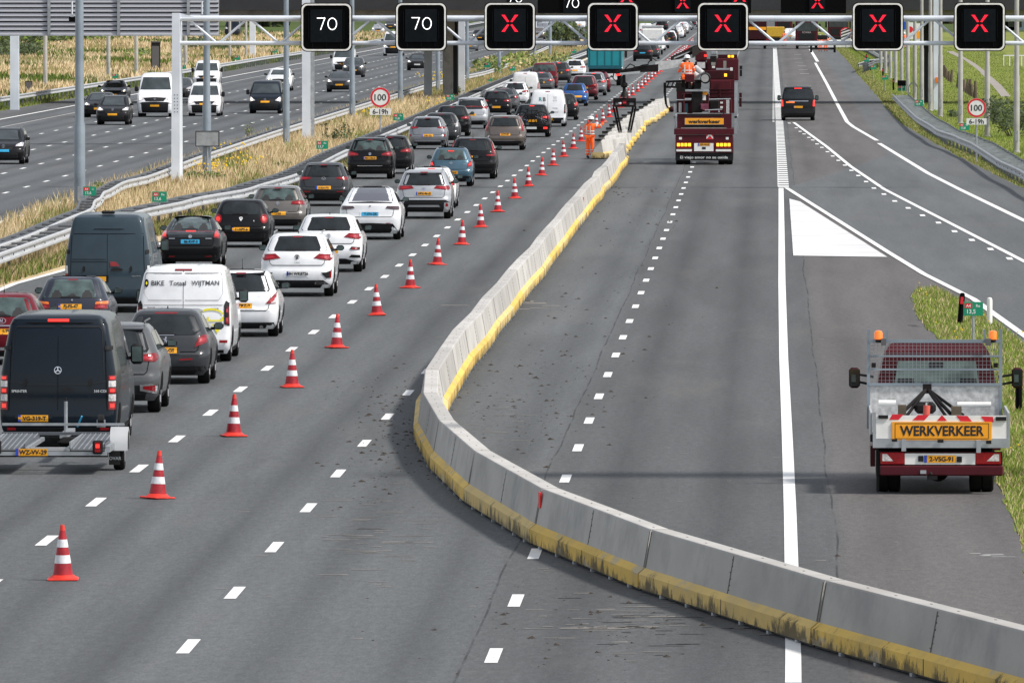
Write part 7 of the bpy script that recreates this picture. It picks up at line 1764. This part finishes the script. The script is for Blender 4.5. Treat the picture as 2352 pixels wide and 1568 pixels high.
# crane base, hoses, rails
cb_('crane_base', [(430, 560, 600, 870, 1.0, 1.9, 'crane_black'), (300, 440, 640, 880, 2.2, 3, 'maroon_dark'), (540, 640, 640, 860, 1.2, 1.8, 'maroon_dark'), (640, 760, 720, 840, 1.6, 2.4, 'crane_black')], bev=.04)
cb_('hydraulic_tank', [(750, 900, 710, 870, 1.9, 2.9, 'maroon'), (345, 385, 760, 870, 1.4, 1.6, 'tank_blue'), (270, 305, 750, 870, 1.4, 1.6, 'crane_white')], bev=.02)
cb_('chequer_step', [(848, 886, 700, 880, 1.0, 1.05, 'chequer')]); 
cb_('yellow_plate', [(545, 616, 615, 655, 1.1, 1.15, 'orange_board'), (560, 600, 656, 720, 1.12, 1.15, 'white_panel'), (776, 808, 738, 760, .9, .93, 'white_panel'), (776, 808, 792, 818, .9, .93, 'white_panel')])
b = MB()
for xa, ya, xb, yb in ((335, 640, 335, 870), (345, 705, 425, 705), (240, 720, 420, 718), (820, 705, 820, 905), (905, 705, 905, 905), (640, 712, 905, 706), (590, 845, 800, 835), (640, 845, 640, 870), (760, 840, 760, 868)):
    b.cyl((cx_(xa), .7, cz_(ya)), (cx_(xb), .7, cz_(yb)), .03, 'maroon' if xa in (820, 905, 335) else 'galv', n=8)
b.build('hand_rail', o)
b = MB(); b.add([(cx_(535), .8, cz_(765)), (cx_(632), .8, cz_(765)), (cx_(632), .8, cz_(830)), (cx_(600), .8, cz_(850)), (cx_(560), .8, cz_(835))], [(4, 3, 2, 1, 0)], 'hopper'); b.bx(cx_(540), cx_(628), .81, 1.1, cz_(830), cz_(768), 'hopper'); b.build('hopper', o)
# maroon headboard / body and its big panels
cb_('body_panel', [(640, 945, 470, 875, 4.0, 4.4, 'maroon'), (240, 440, 610, 875, 4.0, 4.4, 'maroon_dark'), (560, 945, 360, 466, 4.1, 4.5, 'maroon_dark'), (655, 900, 480, 585, 3.93, 3.99, 'maroon')], bev=.02)
b = MB()
for y in (600, 640, 690): k = 1; b.cyl((cx_(635), 3.9, cz_(y)), (cx_(940), 3.9, cz_(y)), .03, 'maroon_dark', n=6)
b.cyl((cx_(765), 3.88, cz_(700)), (cx_(765), 3.88, cz_(590)), .03, 'maroon_dark', n=6); b.build('panel_rib', o)
cb_('amber_light', [(820, 852, 396, 432, 3.7, 3.8, 'amber_lit')])
cb_('paper_box', [(490, 585, 258, 330, 4.4, 4.6, 'crane_white'), (660, 712, 258, 296, 4.5, 4.6, 'mud'), (670, 705, 303, 328, 4.5, 4.6, 'white_panel'), (720, 900, 330, 350, 4.4, 4.6, 'galv'), (808, 845, 240, 330, 4.4, 4.5, 'mud'), (890, 922, 322, 362, 4.3, 4.4, 'white_panel')])
for (xa, xb, ya, yb) in ((948, 990, 500, 1130), (210, 232, 760, 1130)):
    st_ = MB(); k = 0
    for i in range(4):
        y = 1.0 + i * 3.0; kx = (YC + y) / YC; st_.bx(cx_(xa) * kx, cx_(xb) * kx - .04, y, y + .1, CAM_H - (CAM_H - cz_(yb)) * kx, CAM_H - (CAM_H - cz_(ya)) * kx, 'galv')
    st_.bx(cx_(xa), cx_(xb), 1, 10, 2.0, 2.08, 'galv'); st_.build('stake', o)
cb_('cab', [(715, 975, 178, 470, 12.5, 14.5, 'maroon')], bev=.12); cb_('cab_roof_box', [(730, 965, 165, 215, 12.2, 12.49, 'maroon_dark')])
for x in (866, 908): cb_('roof_light', [(x - 15, x + 15, 172, 200, 11.9, 12.15, 'amber_lit')])
cb_('side_mirror', [(990, 1024, 300, 345, 13.5, 13.6, 'black_plastic'), (992, 1022, 350, 428, 13.5, 13.6, 'black_plastic')]); cb_('side_mirror', [(995, 1028, 630, 685, 7.5, 7.6, 'maroon_dark'), (995, 1026, 690, 800, 7.5, 7.6, 'maroon_dark')])
cb_('red_housing', [(455, 595, 118, 250, 12.0, 13.0, 'maroon')], bev=.06); cb_('red_signal', [(562, 592, 166, 190, 11.8, 11.95, 'red_lit')])
cb_('rear_bulkhead', [(600, 985, 215, 480, 9.0, 9.4, 'maroon'), (440, 600, 250, 420, 9.0, 9.4, 'maroon_dark'), (640, 720, 180, 300, 8.6, 8.9, 'crane_black'), (235, 345, 500, 620, 4.0, 4.4, 'crane_black')], bev=.03)
cb_('winch_drum', [(640, 725, 115, 170, 11.5, 12, 'galv'), (440, 500, 250, 340, 10, 11, 'crane_black')], bev=.05)
cb_('front_red_load', [(455, 520, 40, 110, 14, 15, 'cone_base'), (450, 490, 110, 200, 14, 15, 'cone_base')])
# operator's platform and seat
cb_('operator_platform', [(345, 635, 590, 612, .9, 1.9, 'galv'), (335, 350, 560, 625, .9, 1.9, 'crane_black')]); cb_('operator_seat', [(345, 460, 405, 500, 1.0, 1.12, 'maroon')], bev=.03); cb_('seat_frame', [(385, 420, 500, 574, 1.3, 1.5, 'crane_black'), (300, 345, 470, 560, 1.6, 1.9, 'crane_black'), (460, 545, 470, 560, 1.5, 1.8, 'crane_black'), (460, 540, 515, 585, 1.2, 1.4, 'crane_black'), (345, 460, 500, 590, 2.0, 2.4, 'crane_black')])
b = MB(); b.cyl((cx_(595), .9, cz_(460)), (cx_(595), 2.2, cz_(450)), .22, 'crane_black', n=18); b.cyl((cx_(590), .85, cz_(455)), (cx_(590), 1.0, cz_(455)), .17, 'chrome', n=18); b.build('slewing_cylinder', o, smooth=40)
b = MB(); b.cyl((cx_(500), 1.9, cz_(440)), (cx_(300), 2.4, cz_(280)), .14, 'crane_white', .1, 10); b.cyl((cx_(560), 2.2, cz_(400)), (cx_(470), 2.4, cz_(320)), .12, 'crane_white', .1, 10); b.build('crane_column', o, smooth=40)
# crane jib (pixel landmarks at its own distance)
YJ = YC + 5.5
def jp(px, py, dy=0.0): Y = YJ + dy; return Vector((XatY(px, Y) - XC, Y - YC, zat(py, Y)))
def beam(b, p, q_, h0, h1, wd, m):
    p, q_ = Vector(p), Vector(q_); up = Vector((0, 0, 1)); b.add([p + Vector((0, sy * wd, 0)) + up * sz * h0 for sy, sz in ((-1, -1), (1, -1), (1, 1), (-1, 1))] + [q_ + Vector((0, sy * wd, 0)) + up * sz * h1 for sy, sz in ((-1, -1), (1, -1), (1, 1), (-1, 1))],
      [(0, 1, 2, 3), (7, 6, 5, 4), (0, 4, 5, 1), (1, 5, 6, 2), (2, 6, 7, 3), (3, 7, 4, 0)], m)
b = MB(); beam(b, jp(1596, 140), jp(1505, 153), .13, .20, .14, 'crane_white'); beam(b, jp(1512, 156), jp(1455, 160), .16, .13, .15, 'crane_black'); beam(b, jp(1455, 161), jp(1415, 166), .11, .08, .10, 'crane_black'); beam(b, jp(1470, 166, -.2), jp(1424, 170, -.2), .05, .045, .05, 'galv_pale')
beam(b, jp(1520, 148), jp(1590, 137), .05, .04, .1, 'galv_pale'); b.build('crane_jib', o)
b = MB()
for p0, p1, p2 in (((1436, 158), (1447, 147), (1458, 152)), ((1488, 146), (1498, 133), (1508, 140)), ((1462, 156), (1475, 150), (1490, 148)), ((1410, 166), (1408, 180), (1416, 188))): b.cyl(jp(*p0, -.2), jp(*p1, -.2), .025, 'crane_black', n=6); b.cyl(jp(*p1, -.2), jp(*p2, -.2), .025, 'crane_black', n=6)
b.build('hydraulic_hose', o)
b = MB(); beam(b, jp(1590, 122, 4), jp(1635, 92, 6), .22, .18, .14, 'crane_black'); beam(b, jp(1540, 137, 3), jp(1600, 112, 5), .12, .18, .14, 'crane_black'); beam(b, jp(1548, 134, 2.7), jp(1596, 114, 4.7), .03, .03, .05, 'galv'); b.build('rear_boom', o)
b = MB(); b.lathe(tuple(jp(1575, 147)), [(.2, -.2), (.24, 0), (.2, .2)], 'crane_black', 16, 'Y'); beam(b, jp(1570, 150), jp(1562, 162), .2, .12, .15, 'crane_white'); b.ball(tuple(jp(1570, 152, -.3)), .16, 'crane_white', 10, 8); b.build('jib_joint', o)
# operator
SIT = dict(pelvis=(0, 0, .10), chest=(0, .02, .44), neck=(0, .04, .63), head=(0, .06, .76), shL=(-.20, .02, .55), elL=(-.30, .12, .28), wrL=(-.34, .34, .24), shR=(.20, .02, .55), elR=(.28, .14, .28), wrR=(.26, .36, .24),
           hipL=(-.10, .04, .06), knL=(-.16, .46, .06), anL=(-.16, .52, -.36), toeL=(-.16, .66, -.40), hipR=(.10, .04, .06), knR=(.14, .46, .06), anR=(.14, .52, -.36), toeR=(.14, .66, -.40))
Yo = YC + 1.3; person((XatY(1578, Yo), Yo, zat(176, Yo) - .05), 'crane operator in orange with white helmet seated high on the maroon lorry', SIT, scale=1.05)
# clamp hanging from the jib over the barrier
YK = YJ; X0 = XatY(1434, YK)
def kp(px, py, dy=0): return Vector((XatY(px, YK + dy) - X0, dy, zat(py, YK + dy)))
o = empty('barrier_clamp', (X0, YK, 0), 'black scissor clamp hanging from the crane jib over the barrier row', 'clamp')
b = MB(); b.cyl(kp(1433, 172), kp(1434, 222), .07, 'crane_black', n=10); b.lathe(tuple(kp(1433.5, 196)), [(.09, -.1), (.15, -.05), (.15, .08), (.08, .14)], 'crane_black', 14); b.lathe(tuple(kp(1434, 218)), [(.2, -.1), (.13, .08), (.08, .16)], 'crane_black', 14); b.build('rotator', o, smooth=40)
b = MB(); b.bx(kp(1408, 0).x, kp(1461, 0).x, -.12, .12, zat(235, YK), zat(225, YK), 'crane_black', bev=.03); b.bx(kp(1408, 0).x, kp(1461, 0).x, -.12, .12, zat(246, YK), zat(241, YK), 'crane_black'); 
for xx in (1408, 1427, 1440, 1455): b.bx(kp(xx, 0).x, kp(xx + 6, 0).x, -.12, .12, zat(241, YK), zat(235, YK), 'crane_black')
b.bx(kp(1429, 0).x, kp(1440, 0).x, -.14, -.121, zat(241, YK), zat(230, YK), 'maroon'); b.bx(kp(1431, 0).x, kp(1438, 0).x, -.16, -.141, zat(238, YK), zat(234, YK), 'red_sign'); b.build('clamp_beam', o)
for (a, c_, a2, c2) in ((1412, 1424, 1417, 1421), (1457, 1446, 1452, 1444)):
    b = MB(); beam(b, kp(a, 245, .05), kp(c_, 300, .05), .02, .02, .12, 'crane_black')
    for dx in (-3.2, 3.2): b.cyl(kp(a + dx, 245), kp(c_ + dx * .9, 301), .045, 'crane_black', n=6)
    b.bx(kp(c_ - 5, 0).x, kp(c_ + 5, 0).x, -.12, .12, zat(305, YK), zat(300, YK), 'mud'); b.build('clamp_leg', o)
YQ = YC + 6; X0 = XatY(1547, YQ); YK = YQ
o = empty('grapple', (X0, YQ, 0), 'black grab with a long curved arm hanging left of the maroon crane lorry', 'grapple')
b = MB(); b.cyl(kp(1570, 160), kp(1569, 188), .06, 'crane_black', n=10); b.lathe(tuple(kp(1569, 180)), [(.12, -.12), (.10, .1)], 'crane_black', 12)
for px in (1530, 1540, 1548, 1556): b.cyl(kp(px + 8, 186), kp(px + 2, 200), .03, 'crane_black', n=6)
b.cyl(kp(1529, 188), kp(1566, 186), .045, 'crane_black', n=8); b.cyl(kp(1530, 200), kp(1566, 200), .045, 'crane_black', n=8); b.build('grab_head', o)
b = MB(); b.cyl(kp(1527, 190), kp(1527, 215), .06, 'crane_black', n=8); b.cyl(kp(1527, 215), kp(1530, 240), .05, 'crane_black', n=8); b.cyl(kp(1530, 240), kp(1534, 248), .04, 'crane_black', n=8); b.build('grab_arm', o)
b = MB(); b.ball(tuple(kp(1543, 251)), .13, 'maroon_dark', 10, 8); b.cyl(kp(1534, 248), kp(1543, 250), .03, 'crane_black', n=6); b.build('grab_foot', o)

# ================================================================ FAR WORKS VEHICLES
def lorry(px, yb, label, m, W=2.5, H=3.9, L=9, front=True, cabm=None, extra=None, group=None, hz_=None):
    g = at(px, yb); o = empty('works_lorry', (g.x, g.y, 0), label, 'lorry', group)
    hw = W / 2
    if front:
        b = MB(); b.bx(-hw, hw, 0, 2.2, .5, H * .82, cabm or m, bev=.12); b.build('cab', o)
        b = MB(); b.bx(-hw * .88, hw * .88, -.03, .02, H * .46, H * .68, 'screen', bev=.01); b.build('windscreen', o)
        b = MB(); b.bx(-hw * .7, hw * .7, -.03, .02, H * .24, H * .42, 'black_plastic'); b.text('SCANIA' if not extra else '', .28, lambda x, z: (x, -.035, z), 'chrome', 0, H * .43, .01) if not extra else None; b.build('grille', o)
        b = MB(); b.bx(-hw, hw, -.12, .02, .35, .85, 'black_plastic', bev=.05); b.build('bumper', o)
        for sx in (-1, 1): MB().bx(sx * hw * .75 - .12, sx * hw * .75 + .12, -.15, -.121, .55, .72, 'amber_lit' if sx < 0 else 'clear_lamp').build('headlight', o); MB().bx(sx * (hw + .2) - .1, sx * (hw + .2) + .1, .2, .35, H * .45, H * .65, 'black_plastic', bev=.03).build('side_mirror', o)
        b = MB(); b.bx(-hw, hw, 2.4, L, 1.1, H, m); b.build('load_body', o)
    else:
        b = MB(); b.bx(-hw, hw, 0, L - 2.3, 1.05, H, m, bev=.05); b.build('load_body', o); b = MB(); b.bx(-hw * .95, hw * .95, L - 2.1, L, .6, H * .9, cabm or m, bev=.1); b.build('cab', o)
        b = MB(); b.bx(-hw, hw, -.05, .1, .55, .95, 'black_plastic'); b.build('bumper', o)
        for sx in (-1, 1): MB().bx(sx * hw * .75 - .2, sx * hw * .75 + .2, -.08, -.051, .62, .85, 'amber_lit' if extra == 'amber' else 'red_lamp').build('tail_light', o)
        if extra == 'amber': MB().bx(-hw * .95, hw * .95, -.04, -.002, H * .62, H * .72, 'orange_board').build('warning_board', o)
    for sx in (-1, 1):
        for y in (1.0, L - 1.8): MB().lathe((sx * (hw - .2), y, .48), [(.28, -.15), (.48, -.14), (.48, .14), (.28, .15)], 'tyre', 14, 'X').build('wheel', o)
    return o
lorry(1735, 113, 'dark works lorry with an orange board, rear to camera, left of the yellow lorry', 'maroon_dark', H=3.4, front=False, extra='amber', L=8)
lorry(1779, 106, 'yellow works lorry behind the gantry truss', 'yellow_truck', H=2.2, front=False, L=7, W=2.3)
car('white_car', 'hatch', 1.8, 1.5, 4.2, (at(1815, 93).x, at(1815, 93).y - .8), 'white car parked between the yellow lorry and the maroon lorry', 'car', None, pp('white'), 'front', dict(WS), 1)
lorry(1853, 113, 'oncoming maroon lorry with dark windscreen facing the camera behind two workers', 'maroon', H=4.3)
lorry(1925, 100, 'second maroon lorry with white load right of the oncoming maroon lorry', 'white_panel', cabm='maroon', H=4.2, extra='x')
lorry(1800, 78, 'farther dark red lorry above the white parked car', 'maroon', H=3.8, extra='x')
car('orange_pickup', 'van', 2.0, 2.1, 5, (at(1735, 88).x, at(1735, 88).y), 'orange works van above the dark works lorry', 'van', None, 'cone_base', 'rear', dict(), 1)
# trailer attenuator behind the two workers
g = at(1890, 121); o = empty('trailer', (g.x, g.y - .3, 0), 'small black trailer that the two far workers lean on', 'trailer'); b = MB(); b.bx(-1.3, 1.3, .4, .6, .3, .5, 'black_plastic'); b.bx(-.6, .5, .4, 1.2, 1.35, 1.85, 'black_plastic', bev=.1); b.build('body', o)
for sx in (-1, 1): MB().lathe((sx * 1.25, .5, .42), [(.2, -.12), (.42, -.12), (.42, .12), (.2, .12)], 'tyre', 16, 'X').build('wheel', o)
# round hatched sign, white block wall, boards on the right
g = at(1943, 112); Yg = g.y; o = empty('sign', (g.x, Yg, 0), 'round white sign with red rim over a black striped plate', 'sign')
zc = zat(77, Yg); r_ = 14 / FPX * Yg; b = MB(); b.lathe((0, 0, zc), [(r_, -.03), (r_, .03)], 'red_sign', 24, 'Y'); b.lathe((0, -.035, zc), [(r_ * .78, -.01), (r_ * .78, .01)], 'white_panel', 24, 'Y'); b.build('disc', o)
b = MB(); b.bx(-r_ * .8, r_ * .8, -.10, -.06, zat(97, Yg), zat(70, Yg), 'white_panel')
for i in range(4): z = zat(97, Yg) + .1 + i * .33; b.add([(-r_ * .78, -.105, z), (-r_ * .78, -.105, z + .16), (r_ * .78, -.105, z + .55), (r_ * .78, -.105, z + .39)], [(3, 2, 1, 0)], 'ink')
b.build('striped_plate', o); MB().cyl((0, .05, 0), (0, .05, zc), .05, 'galv').build('post', o)
g = at(1945, 113); ob = MB().bx(-4.2, 2.0, 0, .8, 0, .9, 'white_panel', bev=.08).build('concrete_block', None, (g.x, g.y + 20, 0)); tag(ob, 'long white block wall on the ground right of the two far workers', 'barrier')
Yg = 1300
for px0, px1, py0, py1, m, lb in ((2073, 2080, 44, 88, 'plate_white', 'small blue and white board left of the pale lamp posts'), (2082, 2098, 52, 90, 'white_board', 'white road works board between pale lamp posts'), (2100, 2114, 54, 96, 'white_board', 'tall white board with yellow plate left of the right concrete pier'), (2147, 2160, 58, 74, 'white_board', 'white box at the far side right of the tall white mast')):
    o = empty('road_works_board', (XatY((px0 + px1) / 2, Yg), Yg, 0), lb, 'sign'); hw = (px1 - px0) / 2 / FPX * Yg; b = MB(); z0, z1 = max(.1, zat(py1, Yg)), zat(py0, Yg)
    b.bx(-hw, hw, 0, .1, z0, z1, m); 
    if px0 == 2100: b.bx(-hw * .9, hw * .9, -.05, -.002, z1 - 1.7, z1 - .9, 'orange_board')
    if px0 == 2082: b.lathe((0, -.02, z1 - .8), [(.35, -.01), (.35, .01)], 'red_sign', 16, 'Y')
    if px0 == 2073: b.bx(-hw, hw, -.05, -.002, z1 - 1.2, z1 - .3, 'eu_blue')
    b.build('board', o); MB().cyl((0, .15, 0), (0, .15, z1), .06, 'galv').build('post', o)
# small white pontoon and sheds at the right edge
g = at(2335, 152); o = empty('footbridge', (g.x, g.y, 0), 'small white railing at the water on the right picture edge', 'railing'); b = MB(); b.bx(-1.2, 1.6, 0, .1, .9, 1.0, 'white_panel'); b.build('handrail', o)
for i in range(6): MB().bx(-1.2 + i * .54, -1.12 + i * .54, 0, .08, 0, .9, 'white_panel').build('baluster', o)
for px0, px1, py0, py1, m, lb in ((2300, 2352, 40, 72, 'tank_blue', 'distant blue-green shed row at the right picture edge'), (2226, 2262, 45, 62, 'mid', 'distant low grey building behind the meadow')):
    Yb = 1700; z1 = zat(py0, Yb); w2 = (px1 - px0) / FPX * Yb / 2 + 3
    o = empty('shed', (XatY((px0 + px1) / 2, Yb) + 2, Yb, 0), lb, 'building'); b = MB(); b.bx(-w2, w2, 0, 12, 0, z1 + .5, 'shed_wall'); b.build('wall', o); b = MB(); b.bx(-w2 - .3, w2 + .3, -.3, 12.3, z1 + .5, z1 + .8, 'bridge_dark'); b.build('roof', o)
    for i in range(4): MB().bx(-w2 + .5 + i * w2 * .5, -w2 + .5 + i * w2 * .5 + w2 * .25, -.05, -.002, .5, z1 - .3, 'glass').build('window', o)
# loop-shaped bicycle stand hoops by the right guardrail, dark van under the left bridge
def hoop(px, py, w_, h_, lb):
    g = at(px, py); b = MB(); pts = [(-w_, 0, 0), (-w_, 0, h_ * .8), (-w_ * .5, 0, h_), (w_ * .5, 0, h_), (w_, 0, h_ * .8), (w_, 0, 0)]
    for a, c_ in zip(pts, pts[1:]): b.cyl(a, c_, .04, 'galv', n=6)
    ob = b.build('hoop', None, (g.x, g.y, 0)); tag(ob, lb, 'hoop')
hoop(2097, 238, .28, 1.3, 'grey metal hoop standing between the right guardrail and lamp posts'); hoop(424, 155, .25, 1.2, 'grey metal hoop by the green sign next to the white gantry post')
car('parked_van', 'van', 2.0, 2.3, 6, (XatY(533, 1500), 1500), 'dark vehicle parked in the field under the bridge at left', 'van', None, pp('navy'), 'front', dict(on=0), 1)
